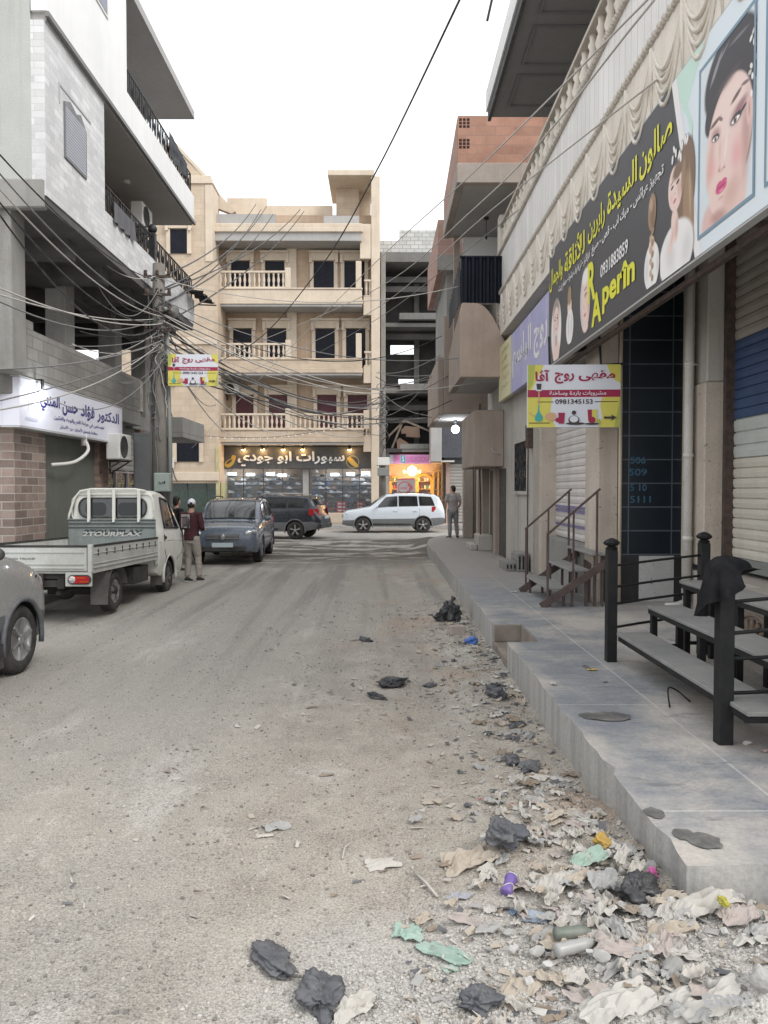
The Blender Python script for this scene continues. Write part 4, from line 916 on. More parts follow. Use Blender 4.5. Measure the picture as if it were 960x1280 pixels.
m = MB(); m.cyl((2.3, 24, 4.118), (2.3, 24, 4.02), .05); m.cyl((2.3, 24, 4.02), (2.3, 24, 3.95), .02); m.build('holder', IRON, gl)
m = MB(); m.ell((2.3, 24, 3.83), (.125, .125, .125), 16, 10); m.build('globe', flat('globe_white', (.9, .95, 1), emit=9), gl)
l = bpy.data.lights.new('globe_light', 'POINT'); l.energy = 28; l.color = (.9, .95, 1); l.shadow_soft_size = .13
lo = bpy.data.objects.new('globe_light', l); COL.objects.link(lo); lo.parent = gl; lo.location = (0, -.16, -.3)

# ================================================================== SALON BUILDING (right, near)
SB = thing('salon_building', 'pale stone building with a draped stone balcony over shuttered shops', 'building', (4.3, 9, SW))
STN = surf('pale_stone', (.76, .71, .64), (.66, .61, .54), 1.8, .85, .35, 30, streak=.35, streakc=(.38, .34, .30))
PANELW = surf('white_marble_strips', (.82, .80, .78), (.74, .72, .70), 1.2, .7, .2, 25, brick=(.21, 3.0, .005), mortar=(.40, .38, .36), streak=.25, streakc=(.48, .45, .42), brickmix=.12)
PILS = surf('speckled_stone', (.54, .475, .405), (.45, .395, .335), 2, .8, .3, 30, streak=.4, streakc=(.24, .2, .17), spots=.75, spotc=(.15, .12, .10))
ROPE = surf('rope_stone', (.58, .53, .47), (.48, .44, .39), 3, .9, .3, 30)
FX = 4.3
BLUE = surf('blue_slat', (.065, .105, .21), (.05, .08, .165), 2, .5, .1, 40, streak=.2, metal=.1)
CRM = surf('cream_slat', (.60, .565, .49), (.52, .49, .425), 1.5, .55, .12, 40, streak=.3, streakc=(.28, .25, .21))
TAU = surf('taupe_slat', (.38, .345, .31), (.31, .28, .25), 1.5, .55, .12, 40, streak=.25)
GRN = surf('pale_green_slat', (.55, .57, .54), (.47, .49, .465), 1.5, .55, .12, 40, streak=.25)
# near shutter, striped
sh = MB(); z = 1.02
m = MB(); m.box(FX-.03, FX+.02, 3.2, 9.35, .98, 1.13); m.build('shutter_rail', STEELG, SB, bevel=.008)
for mat_, za, zb in ((CRM, 1.13, 2.33), (GRN, 2.33, 2.80), (BLUE, 2.80, 3.75), (TAU, 3.75, 5.4)):
    mm = MB(); slats(mm, FX, 3.2, 9.35, za, zb, .118, .035, -1); mm.build('shutter_band', mat_, SB)
m = MB(); m.box(FX-.12, FX+.1, 9.35, 9.42, 1.0, 5.4); m.build('guide_rail', RUST, SB)
# speckled pillar, drain pipe, recess with shelving
m = MB(); m.box(3.96, 4.36, 9.42, 9.95, 1.0, 3.27); m.build('speckled_pillar', PILS, SB, bevel=.012)
m = MB(); m.box(3.99, 4.36, 9.44, 9.95, 3.275, 5.4); m.build('upper_pillar', PLG, SB, bevel=.012)
m = MB(); m.box(3.90, 3.955, 9.75, 9.95, .6, 5.4); m.build('cream_jamb', surf('cream_jamb', (.5, .44, .36), None, 2), SB)
m = MB(); m.box(4.64, 4.85, 9.95, 11.0, .3, 5.4); m.build('recess_wall', PLG, SB)
m = MB(); m.box(3.42, 4.30, 11.0, 11.3, 1.0, 5.4)
BT = surf('dark_blue_tile', (.026, .036, .048), (.018, .026, .036), 1.5, .25, .2, 30, brick=(.62, .34, .010), mortar=(.10, .12, .14), brickmix=.3, spec=.6, boff=0)
m.build('tiled_wall', BT, SB)
m = MB(); m.box(3.10, 3.38, 10.98, 11.7, SW-.02, 5.4); m.build('plaster_pillar', PILS, SB, bevel=.012)
m = MB(); m.cyl((3.40, 10.95, SW), (3.40, 10.95, 5.3), .026, n=10); m.build('conduit', CREAM, SB)
m = MB(); m.box(4.301, 4.36, 10.94, 11.1, 1.0, 4.9); m.build('cream_jamb', CREAM, SB)
m = MB(); m.box(3.13, 3.46, 10.96, 10.975, SW, 1.02)
BLK = surf('black_tile', (.045, .045, .048), (.03, .03, .033), 2, .4, .2, 30, streak=.3, streakc=(.2, .19, .18)); WHT = surf('white_tile', (.55, .55, .54), (.48, .48, .47), 2, .5, .2, 30, spots=.85, spotc=(.1, .1, .1))
m = MB()
pt = MB(); pt.box(3.14, 3.69, 10.975, 10.997, SW+.003, 1.0); pt.box(4.19, 4.7, 10.975, 10.997, SW+.003, 1.0); parts(pt, 'black_tile', BLK, SB)
m.box(3.69, 4.19, 10.972, 10.997, SW+.003, 1.0); m.build('white_tile', WHT, SB)
m = MB(); m.box(3.42, 4.7, 11.0, 11.3, SW, 1.0); m.build('tile_backing', CONCD, SB)
# blue spray numbers on the tiles
CY = flat('cyan_spray', (.018, .10, .17), .7, dust=.25)
for t, u0, u1, v0, v1 in (('506', .12, .34, 2.32, 2.42), ('509', .10, .36, 2.15, 2.25), ('5 10', .12, .36, 1.93, 2.03), ('5111', .12, .42, 1.76, 1.86)):
    m = MB(); put_text(m, t, (3.44, 11.0, 0), (1, 0, 0), (0, 0, 1), u0, u1, v0, v1, .004, .02); m.build('spray_number', CY, SB)
# raised shop floor and front riser
m = MB(); m.prism([(3.3, 3.25, SW-.1), (4.6, 3.25, SW-.1), (4.6, 9.95, SW-.1), (3.94, 9.95, SW-.1), (3.94, 7.95, SW-.1), (3.3, 7.95, SW-.1)], (0, 0, .69)); m.build('shop_floor', surf('dusty_floor', (.42, .38, .34), (.34, .31, .28), 1.4, .9, .3, 40), SB, bevel=.012)
m = MB()
yc, zc = 6.75, .50
for k in range(9): a = pi*(.08+.84*k/8); m.tube(crom([(3.295, yc, zc), (3.278, yc+.12*cos(a), zc+.12*sin(a)), (3.28, yc+.34*cos(a), zc+.30*sin(a))], 5, False), [.012, .02, .025]+[.026]*7+[.02], 5)
m.tube([(3.29, yc+.38*cos(pi*k/16), zc+.34*sin(pi*k/16)) for k in range(17)], .02, 6); m.build('shell_relief', surf('shell_stone', (.46, .36, .29), (.36, .28, .22), 3), SB)
m = MB(); m.box(4.38, 4.9, 11.3, 14.5, SW, 5.4); m.build('shop_wall', PLG, SB)
# beyond: shutter behind the metal stairs
SX = 3.30
m = MB(); slats(m, SX, 11.7, 14.45, 1.09, 3.35, .125, .035, -1); m.build('roller_shutter', surf('pale_lilac_shutter', (.66, .62, .60), (.55, .52, .50), 1.2, .55, .12, 40, streak=.35, streakc=(.30, .27, .26)), SB)
PUR = flat('purple_stripe', (.16, .14, .30), .6, dust=.5)
for z in (1.3, 1.55, 1.62):
    m = MB(); m.box(SX-.0355, SX-.034, 11.75, 14.4, z, z+.05); m.build('stripe', PUR, SB)
m = MB(); m.box(SX-.1, SX+.3, 11.7, 14.45, 3.36, 3.75); m.build('shutter_box', PLG, SB)
m = MB(); m.box(SX-.2, SX+.3, 11.7, 14.5, SW-.02, 1.08); m.build('shop_floor', CONC, SB, bevel=.01)
m = MB(); m.box(3.0, SX+.2, 14.45, 14.9, SW-.02, 4.2); m.build('plaster_pillar', PILS, SB, bevel=.012)
m = MB(); m.box(SX-.2, 8, 11.7, 18.6, 4.21, 5.4); m.box(4.6, 8, 2.0, 11.7, SW, 5.4); m.build('upper_core', PLG, SB)
m = MB(); m.box(2.95, 8, 2.5, 18.2, 5.40, 5.56); m.build('balcony_slab', SOFF, SB)
# header strip over the sign, awning frame and brackets
m = MB(); m.box(2.84, 2.9, 5.0, 12.4, 3.86, 3.91); m.box(2.84, 3.6, 6.9, 6.95, 4.3, 4.35); m.box(2.86, 3.3, 11.6, 11.65, 4.15, 4.2); parts(m, 'sign_bracket', RUST, SB)
m = MB(); m.box(2.84, 3.5, 11.75, 18.3, 4.0, 4.05); m.box(2.84, 4.3, 3.0, 9.3, 5.0, 5.04); parts(m, 'soffit_panel', PLG, SB)

# draped balcony front (slightly turned, nearer end further over the street)
A = V((2.74, 3.0, 0)); B = V((2.74, 18.2, 0)); tdir = (B-A).normalized(); Lb = (B-A).length; nout = V((-tdir.y, tdir.x, 0))
def on(s, z, o=0): return A+tdir*s+nout*o+V((0, 0, z))
def strip(mb, z0, z1, o0, o1, s0=0, s1=Lb):
    c = [on(s0, z0, o0), on(s1, z0, o0), on(s1, z0, o1), on(s0, z0, o1)]; mb.prism(c, (0, 0, z1-z0))
m = MB(); strip(m, 5.47, 7.38, -.2, 0); m.build('balcony_panel', PANELW, SB)
m = MB(); strip(m, 5.46, 6.40, .001, .03); m.build('fascia', STN, SB)
m = MB()
def ropeln(mb, z, o, r, s0=0, s1=Lb, n=110):
    for ph in (0, pi):
        mb.tube([on(s0+(s1-s0)*k/(n*3), z+r*.55*sin(ph+k*2.1), o+r*.55*cos(ph+k*2.1)) for k in range(n*3+1)], r*.75, 5)
ropeln(m, 6.43, .03, .045); m.build('lower_rope_moulding', ROPE, SB)
m = MB(); ropeln(m, 7.40, .02, .04); m.build('upper_rope_moulding', ROPE, SB)
m = MB(); strip(m, 7.381, 7.44, -.2, .04); m.build('sill', STN, SB)
# swags
nsw = 19; m = MB()
for k in range(nsw):
    s0 = Lb*k/nsw; w = Lb/nsw
    for q in range(4):
        d = .36+.095*q
        m.tube([on(s0+w*t, 6.35-.02*q-(d*(1-(2*t-1)**2))**1.0*1.05, .034+.008*(1-abs(2*t-1))) for t in [j/10 for j in range(11)]], [.014, .017, .02, .022, .024, .024, .024, .022, .02, .017, .014], 5)
    m.tube([on(s0, 6.35, .036), on(s0+.012, 6.05, .038), on(s0-.01, 5.72, .036)], [.03, .024, .012], 6)
m.build('swag_relief', STN, SB)
m = MB()
balz = (7.30, 7.86); nb = 38
for k in range(nb):
    p = on(Lb*(k+.5)/nb, 7.44, -.08)
    m.lathe([(.06, 0), (.075, .04), (.04, .09), (.085, .22), (.045, .36), (.07, .42), (.045, .47), (.055, .56)], p, 10)
m.build('balustrade', STN, SB)
m = MB(); ropeln(m, 8.10, -.08, .055); strip(m, 8.0, 8.06, -.17, .01); m.build('top_rail', ROPE, SB)
m = MB(); strip(m, 7.44, 8.3, -.2, .02, Lb-.3, Lb); m.build('end_post', STN, SB, bevel=.02)
m = MB(); m.box(3.7, 8, 2.6, 18.3, 5.57, 9.3); m.build('upper_wall', STN, SB)
# roof slab over the balcony, framed soffit
RX = 2.18
m = MB(); m.box(RX, 8, 3.0, 15.5, 9.36, 9.62); m.build('roof_slab', flat('shade_dark_soffit', (.20, .20, .205), .85), SB)  # shade of the underside is put into the slab's colour
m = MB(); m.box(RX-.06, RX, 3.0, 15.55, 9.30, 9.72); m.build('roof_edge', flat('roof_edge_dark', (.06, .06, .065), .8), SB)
m = MB(); m.box(RX-.09, RX-.061, 3.0, 15.6, 9.5, 9.9); m.build('roof_trim', WHITE, SB)
m = MB()
for k in range(7):
    y = 5.2+1.45*k
    for q in ((RX+.25, RX+1.3, y, y+.05), (RX+.25, RX+1.3, y+1.1, y+1.15), (RX+.25, RX+.3, y+.05, y+1.1), (RX+1.25, RX+1.3, y+.05, y+1.1)): m.box(q[0], q[1], q[2], q[3], 9.33, 9.362)
m.build('soffit_moulding', flat('soffit_mould', (.16, .16, .165), .8), SB)
m = MB(); c = on(Lb*.42, 8.15, .0)
m.tube([c+nout*(-.25+.12*k)+V((0, 0, .03*sin(k)-.015*k)) for k in range(8)], [.06, .11, .12, .115, .11, .115, .10, .05], 10)
tag(m.build('rolled_mat', flat('pink_grey_mat', (.46, .38, .37), .95)), 'rolled pinkish mat poking out over the stone balcony rail', 'mat')
m = MB(); m.tube([(3.87, 9.7, .5), (3.87, 9.7, 5.3)], .052, 12); m.tube([(3.87, 9.7, .52), (3.74, 9.7, .47), (3.6, 9.65, .47)], .05, 10)
for z in (1.3, 2.35, 3.5): m.cyl((3.87, 9.7, z), (3.87, 9.7, z+.06), .062, n=12); m.bar((3.87, 9.7, z+.03), (3.99, 9.75, z+.03), .02)
tag(m.build('drain_pipe', surf('white_pipe', (.60, .585, .55), (.5, .49, .46), 2, .5, .05, 30, streak=.3)), 'white plastic drain pipe running up beside the speckled pillar', 'pipe')
# shelf unit with blue and white cells inside the recess
t = thing('egg_tray_rack', 'tall blue and white shelf rack inside the recess past the dark tiles', 'rack', (4.5, 11.1, SW))
m = MB()
for k in range(17): m.box(4.38, 4.62, 11.02, 11.2, .6+k*.27, .73+k*.27)
m.build('white_tray', flat('tray_white', (.45, .45, .55), .6), t)
m = MB(); m.box(4.365, 4.64, 11.2, 11.25, SW, 5.3); m.build('blue_back', flat('deep_blue', (.03, .03, .11), .6), t)
# ================================================================== SIGN BOARDS
# long salon board along the balcony edge: face at X = 2.8, seen from the street (right = -Y)
XS = 2.70
def ys(px): return XS*960/(px-477)
SKIN = flat('print_skin', (.78, .56, .50), .5, dust=0); SKIN2 = flat('print_skin_shade', (.68, .42, .38), .5, dust=0); HAIR = flat('print_hair', (.045, .04, .05), .5, dust=0)
HAIRB = flat('print_brown_hair', (.26, .16, .10), .5, dust=0); HAIRL = flat('print_blond', (.45, .34, .24), .5, dust=0); PWH = flat('print_white', (.80, .78, .78), .5, dust=0)
PINK = flat('print_pink', (.66, .10, .28), .5, dust=0); ROSE = flat('print_rose', (.70, .34, .38), .5, dust=0); PYEL = flat('print_yellow', (.72, .70, .05), .5, dust=0); PBLK = flat('print_black', (.06, .06, .068), .5, dust=0)
MINT = flat('print_mint', (.55, .74, .66), .5, dust=0); PALE = flat('print_pale_blue', (.70, .77, .82), .5, dust=0); STEEL = flat('print_steel_blue', (.19, .29, .38), .5, dust=0); GREYP = flat('print_grey', (.5, .47, .47), .5, dust=0)
SKINL = flat('print_light_skin', (.84, .66, .61), .5, dust=0)
PM = [PBLK, PYEL, PWH, SKIN, SKIN2, HAIR, HAIRB, PINK, ROSE, MINT, PALE, STEEL, HAIRL, GREYP, SKINL]
ALU = flat('sign_edge', (.5, .5, .5), .45, .3)
y0, y1, zb, zt = 3.4, 12.46, 3.92, 5.73
sl = thing('salon_sign', 'long dark beauty salon sign board with yellow Arabic lettering and portraits', 'sign', (XS, 8, zb))
m = MB(); m.box(XS, XS+.08, y0, y1, zb, zt); m.build('board', ALU, sl)
def eye(p, cx, cy, w, flip=1, open_=1):
    p.shape([(cx-w, cy), (cx-.4*w, cy+.42*w*open_), (cx+.5*w, cy+.38*w*open_), (cx+1.15*w, cy+.25*w*flip), (cx+.3*w, cy-.2*w)], 5, 4)
    p.shape([(cx-.7*w, cy+.02*w), (cx, cy+.22*w), (cx+.7*w, cy+.08*w), (cx, cy-.12*w)], 2, 4); p.blob((cx, cy+.05*w), (.22*w, .22*w), 6, 10)
def on_off(u, v): return (u, v)
m = MB(); p = Plane2(m, (XS, y1, zb), (0, -1, 0), (0, 0, 1), .003)          # u runs towards the camera
W_ = y1-y0; H_ = zt-zb
du0 = y1-7.24; du1 = y1-6.66                                              # slanted edge of the dark field: top, bottom
p.shape([(0.02, .02), (du1, .02), (du0, H_-.02), (.02, H_-.02)], 0)
p.shape([(du1, .02), (W_-.02, .02), (W_-.02, H_-.02), (du0, H_-.02)], 10)
p.shape([(du0+.05, H_-.02), (du0+.32, H_-.45), (du0+.75, H_-.02)], 9); p.shape([(du0+.15, H_-.02), (du0+.5, 1.05), (du1-.1, .85), (du0+.5, H_-.6)], 9)
p.shape([(du1, .02), (du0, H_-.02), (du0+.12, H_-.02), (du1+.14, .02)], 2)
m.build('print', PM, sl)
# yellow and white writing
for tx, u0_, u1_, v0_, v1_, mi_, bo_ in (
    (arab('صالون'), 4.36, 5.26, 1.22, 1.58, 0, .022),
    (arab('السيدة'), 3.22, 4.28, 1.22, 1.56, 0, .022),
    (arab('رابرين'), 2.36, 3.12, 1.20, 1.54, 0, .022),
    (arab('للأناقة'), 1.08, 2.2, 1.18, 1.54, 0, .022),
    (arab('والجمال'), .08, .96, 1.16, 1.50, 0, .022),
    (arab('تجهيز عرائس - ميك اب - قص - صبغ'), 2.55, 5.05, 1.0, 1.16, 1, .02),
    (arab('فراكيز - تنظيف بشرة - حمام زيت'), .7, 2.45, .98, 1.13, 1, .02),
    ('0931883859', 2.95, 4.0, .62, .78, 1, .02),
    ('perîn', 3.04, 4.24, .16, .56, 0, .035),
    ('R', 2.36, 2.74, .44, .96, 0, .03),
    ('A', 2.56, 3.0, .10, .50, 0, .035),
    ):
    m = MB(); put_text(m, tx, (XS, y1, zb), (0, -1, 0), (0, 0, 1), u0_, u1_, v0_, v1_, .011, bo_); m.build('lettering', (PYEL, PWH)[mi_], sl)
# portraits
def soft_print(name, base, strokes, W, H, cut=False):
    "strokes: (cx, cy, rx, ry, degrees, edge, colour, opacity) in 0..1 print units; edge 0 hard .. 1 soft"
    m, N, L, b = new_mat(name); nt = m.node_tree; vec = coords(nt); col = base; al = 0.0
    for cx, cy, rx, ry, dg, ed, c, op in strokes:
        mp = N.new('ShaderNodeMapping'); mp.vector_type = 'TEXTURE'
        mp.inputs['Location'].default_value = (cx*W, cy*H, 0); mp.inputs['Rotation'].default_value = (0, 0, R(dg)); mp.inputs['Scale'].default_value = (rx*W, ry*H, 1)
        L.new(vec, mp.inputs[0]); ln = N.new('ShaderNodeVectorMath'); ln.operation = 'LENGTH'; L.new(mp.outputs[0], ln.inputs[0])
        mr = N.new('ShaderNodeMapRange'); mr.interpolation_type = 'SMOOTHSTEP'; mr.inputs[1].default_value = 1; mr.inputs[2].default_value = 1-ed*.98; mr.inputs[4].default_value = op
        L.new(ln.outputs['Value'], mr.inputs[0]); col = mixn(nt, mr.outputs[0], col, c)
        if cut: al = nmath(nt, 'MAXIMUM', al, mr.outputs[0])
    if isinstance(col, tuple): b.inputs['Base Color'].default_value = c4(col)
    else: L.new(col, b.inputs['Base Color'])
    b.inputs['Roughness'].default_value = .5
    if cut: L.new(al, b.inputs['Alpha'])
    return m
def print_panel(name, mat, u, v, W, H, off=.008):
    me = bpy.data.meshes.new(name); me.from_pydata([(0, 0, 0), (W, 0, 0), (W, H, 0), (0, H, 0)], [], [(0, 1, 2, 3)]); me.materials.append(mat)
    o = bpy.data.objects.new(name, me); COL.objects.link(o); o.parent = sl
    r, up, n = V((0, -1, 0)), V((0, 0, 1)), V((-1, 0, 0))
    M4 = Matrix((r, up, n)).transposed().to_4x4(); M4.translation = V((XS, y1, zb))+r*u+up*v+n*off-sl.location
    o.matrix_local = M4; return o
SK0, SH0, SHD, W0, W1, BN, BN2, GO = (.80, .61, .55), (.60, .38, .33), (.44, .25, .21), (.82, .80, .79), (.60, .57, .57), (.20, .12, .075), (.33, .21, .13), (.52, .38, .25)
def fc(cx, cy, s, a=0):
    "soft small face strokes centred at cx, cy"
    return [(cx, cy, .17*s, .155*s, a, .15, SK0, 1), (cx+.09*s, cy-.02*s, .07*s, .12*s, a, .9, SH0, .7), (cx-.065*s, cy+.02*s, .04*s, .012*s, a, .4, DKK, 1), (cx+.06*s, cy+.025*s, .045*s, .013*s, a, .4, DKK, 1), (cx-.07*s, cy+.05*s, .05*s, .008*s, a+8, .6, BN, .9), (cx+.065*s, cy+.055*s, .05*s, .008*s, a-8, .6, BN, .9), (cx-.005*s, cy-.03*s, .02*s, .015*s, a, .8, SH0, .8), (cx-.005*s, cy-.075*s, .045*s, .014*s, a, .4, (.62, .16, .22), 1), (cx-.08*s, cy-.04*s, .05*s, .035*s, a, .95, (.78, .42, .40), .6)]
DKK = (.04, .03, .035)
rq = random.Random(9)
br = [(.66, .55, .30, .42, -8, .15, BN, 1), (.78, .35, .16, .38, 4, .3, BN2, 1), (.45, .14, .52, .26, 0, .15, W0, 1), (.30, .16, .20, .22, 20, .9, W1, .6), (.75, .12, .2, .2, -20, .9, W1, .6), (.42, .36, .12, .16, 10, .3, SK0, 1), (.46, .34, .08, .13, 0, .9, SHD, .6)]+fc(.42, .64, 1.25, 12)+[(.55, .78, .26, .085, 18, .4, BN, 1), (.64, .68, .07, .16, -10, .5, BN2, .9), (.82, .5, .04, .3, 3, .8, GO, .6), (.35, .28, .07, .16, -25, .3, SK0, 1), (.40, .42, .08, .05, 30, .4, SK0, 1), (.37, .30, .03, .12, -25, .8, SH0, .6)]
br += [(.34+.055*k+rq.uniform(-.02, .02), .88+.05*sin(k*1.3)+.02*(k % 2), .035, .05, rq.uniform(-40, 40), .5, W0, 1) for k in range(8)]
bd = [(.5, .20, .48, .27, 0, .12, W0, 1), (.22, .2, .16, .2, 0, .9, W1, .6), (.85, .18, .14, .2, 0, .9, W1, .6), (.5, .42, .22, .12, 0, .4, SK0, 1), (.5, .76, .27, .22, 0, .2, BN2, 1), (.56, .72, .2, .2, 0, .6, BN, .9), (.45, .84, .16, .1, 20, .8, GO, .7)]+[(.5+.05*(-1)**k, .56-.06*k, .14-.006*k, .05, 25*(-1)**k, .5, (BN2, GO)[k % 2], 1) for k in range(9)]
vl = [(.5, .45, .48, .52, 0, .2, W0, 1), (.3, .4, .2, .45, 4, .9, W1, .6), (.5, .12, .34, .2, 0, .3, SK0, 1), (.5, .32, .12, .14, 0, .3, SH0, 1), (.5, .72, .34, .26, 0, .5, BN, .8)]+fc(.5, .58, 1.5)
gw = [(.48, .28, .36, .34, 0, .2, W0, 1), (.46, .62, .22, .2, 0, .3, SK0, 1), (.45, .80, .2, .18, 0, .25, BN2, 1), (.38, .3, .12, .3, 5, .9, W1, .8), (.62, .3, .1, .3, -5, .9, W1, .8), (.5, .52, .26, .06, 0, .6, W0, 1)]
hf = [(.55, .5, .46, .48, 0, .15, W1, 1), (.6, .46, .36, .40, 6, .2, SK0, 1), (.85, .4, .16, .36, 0, .9, SH0, .7), (.6, .84, .42, .15, 6, .5, W0, 1), (.60, .58, .13, .028, 6, .4, DKK, 1), (.60, .56, .15, .06, 6, .9, SH0, .8), (.58, .66, .17, .018, 10, .6, BN, 1), (.45, .42, .05, .04, 0, .8, SH0, .9), (.55, .30, .13, .03, 4, .4, (.62, .2, .26), 1), (.60, .12, .3, .1, 0, .5, SK0, 1)]
for nm_, st_, (a_, b_, c_, d_) in (('bride_portrait', br, (4.98, .03, 5.84, 1.22)), ('braid_portrait', bd, (4.5, .06, 4.98, 1.02)), ('veil_portrait', vl, (.15, .03, .95, 1.05)), ('gown_portrait', gw, (1.08, .12, 1.75, .98)), ('half_face_portrait', hf, (1.9, .06, 2.5, 1.0))):
    print_panel(nm_, soft_print(nm_, (.1, .1, .1), st_, c_-a_, d_-b_, True), a_, b_, c_-a_, d_-b_)
# framed portraits: airbrushed print, built from soft-edged strokes in the board's own coordinates
SK, SH, SHH, DK, BR, LP, LPD, BL, WHt = (.80, .60, .545), (.62, .38, .33), (.45, .24, .21), (.035, .03, .038), (.16, .09, .075), (.62, .08, .23), (.40, .03, .12), (.74, .36, .36), (.86, .84, .83)
PB = (.66, .72, .76)
face = [(.5, .0, .30, .22, 0, .25, (.74, .52, .47), 1), (.62, .06, .22, .30, -20, .3, (.76, .55, .50), 1), (.30, .05, .16, .14, 20, .4, (.70, .46, .42), .9),
 (.45, .74, .43, .215, 12, .12, DK, 1), (.26, .62, .22, .10, 50, .15, DK, 1), (.70, .66, .20, .22, -10, .15, DK, 1), (.78, .45, .08, .20, 5, .3, (.08, .06, .06), 1),
 (.50, .42, .355, .30, -8, .07, SK, 1), (.47, .21, .22, .13, -4, .12, SK, 1), (.50, .56, .30, .13, 8, .3, (.83, .65, .60), .9),
 (.77, .40, .11, .28, 8, .9, SHH, .75), (.24, .38, .08, .20, -6, .9, SH, .7), (.62, .18, .22, .10, 35, .9, SH, .75), (.44, .09, .18, .05, 0, .8, SHH, .8), (.66, .34, .14, .12, 20, .95, BL, .75), (.27, .33, .10, .09, 0, .95, BL, .65), (.42, .70, .26, .035, 14, .9, (.12, .08, .08), .7),
 (.78, .50, .04, .085, 10, .4, (.74, .50, .46), 1), (.785, .50, .02, .05, 10, .8, SHH, .7),
 (.30, .485, .11, .05, -4, .8, (.42, .22, .22), .85), (.61, .515, .145, .062, 12, .8, (.42, .20, .22), .9), (.66, .545, .12, .035, 22, .7, (.30, .13, .15), .8),
 (.27, .545, .11, .016, 14, .6, BR, 1), (.36, .545, .05, .013, -22, .6, BR, .9), (.58, .60, .11, .017, 22, .6, BR, 1), (.70, .628, .08, .012, -2, .6, BR, .9),
 (.295, .472, .075, .022, -2, .35, DK, 1), (.60, .50, .10, .027, 10, .35, DK, 1), (.70, .522, .06, .012, 25, .5, DK, 1), (.29, .468, .052, .012, 0, .3, WHt, 1), (.595, .494, .07, .014, 8, .3, WHt, 1), (.295, .470, .021, .0145, 0, .25, (.10, .05, .03), 1), (.59, .496, .026, .0175, 0, .25, (.10, .05, .03), 1), (.30, .475, .006, .004, 0, .3, WHt, 1), (.60, .502, .007, .005, 0, .3, WHt, 1),
 (.475, .40, .035, .10, -4, .9, (.88, .74, .70), .8), (.385, .40, .025, .085, 8, .9, SH, .55), (.43, .315, .075, .032, 4, .7, SH, .8), (.44, .325, .045, .025, 0, .8, (.84, .66, .61), .9), (.395, .305, .016, .008, 0, .5, SHH, 1), (.475, .308, .018, .008, 0, .5, SHH, 1),
 (.45, .222, .105, .033, 8, .35, LP, 1), (.41, .240, .05, .014, 18, .4, LP, 1), (.495, .247, .05, .014, -2, .4, LP, 1), (.45, .226, .095, .006, 9, .5, LPD, 1), (.46, .207, .055, .010, 8, .8, (.80, .34, .45), .8), (.455, .172, .07, .014, 6, .9, SH, .8),
 (.22, .80, .03, .11, -42, .6, (.34, .33, .36), .8), (.30, .84, .16, .012, 28, .8, (.25, .24, .27), .8), (.55, .86, .2, .012, 5, .8, (.22, .21, .24), .7)]
rp = random.Random(5)
face += [(.80+.05*sin(k*1.1)-.02*(k > 9), .56+.024*k, .028, .013, rp.uniform(0, 180), .4, rp.choice(((.80, .77, .74), (.62, .56, .52), (.86, .84, .82))), .95) for k in range(15)]
def tilt(st_, k, dg):
    c_, s_ = cos(R(dg)), sin(R(dg)); out = []
    for cx, cy, rx, ry, a, e, c, o_ in st_:
        x, y = (cx-.47)*k, (cy-.42)*k*1.42; out.append((.52+x*c_-y*s_, .42+(x*s_+y*c_)/1.42, rx*k, ry*k, a+dg, e, c, o_))
    return out
face = tilt(face, 1.16, -9)
print_panel('framed_portrait', soft_print('portrait_print', PB, face, 1.0, 1.42), y1-6.60, .15, 1.0, 1.42)
def frame(u, v, W, H):
    m = MB(); p = Plane2(m, (XS, y1, zb), (0, -1, 0), (0, 0, 1), .010)
    for q in ((u, u+W, v, v+.03), (u, u+W, v+H-.03, v+H), (u, u+.03, v+.03, v+H-.03), (u+W-.03, u+W, v+.03, v+H-.03)): p.rect(*q, 0)
    m.build('portrait_frame', STEEL, sl)
frame(y1-6.60, .15, 1.0, 1.42)
face2 = [(.5, .45, .42, .40, 10, .1, (.20, .13, .10), 1), (.42, .42, .33, .33, 0, .12, SK, 1), (.66, .36, .12, .26, 0, .9, SHH, .6), (.24, .50, .10, .02, 12, .6, BR, 1), (.56, .52, .12, .02, -6, .6, BR, 1), (.25, .45, .085, .025, 0, .4, DK, 1), (.54, .46, .095, .028, 4, .4, DK, 1), (.25, .447, .055, .013, 0, .3, WHt, 1), (.54, .457, .06, .014, 0, .3, WHt, 1), (.25, .448, .02, .015, 0, .3, BR, 1), (.54, .458, .022, .016, 0, .3, BR, 1), (.39, .38, .03, .08, 0, .9, SH, .5), (.40, .31, .06, .02, 0, .7, SH, .8), (.41, .22, .10, .03, 0, .4, (.60, .20, .22), 1), (.41, .223, .09, .006, 0, .5, LPD, 1)]
print_panel('framed_portrait', soft_print('portrait_print_two', (.74, .77, .79), face2, 1.05, 1.42), y1-5.46, .15, 1.05, 1.42); frame(y1-5.46, .15, 1.05, 1.42)
# purple and yellow boards further along
t = thing('shop_sign', 'faded purple sign board with white Arabic lettering next to the salon board', 'sign', (XS, 14.8, 4.05))
m = MB(); m.box(XS, XS+.08, 12.5, 16.08, 3.95, 5.16); m.build('board', surf('faded_purple', (.33, .33, .56), (.42, .41, .58), 1.1, .6, .05, 20, streak=.8, streakc=(.55, .50, .60)), t)
m = MB(); put_text(m, arab('روج البلسم'), (XS, 16.0, 3.95), (0, -1, 0), (0, 0, 1), .1, 3.45, .28, 1.02, .005, .03); m.build('lettering', flat('faded_white', (.72, .70, .72), .6), t)
t = thing('shop_sign', 'small pale yellow sign panel with faded writing at the end of the purple board', 'sign', (XS, 17.5, 4.05))
m = MB(); m.box(XS, XS+.08, 16.12, 17.75, 3.96, 5.18); m.build('board', surf('faded_yellow', (.66, .61, .36), (.60, .56, .38), 1, .6, .05, 20, streak=.3), t)
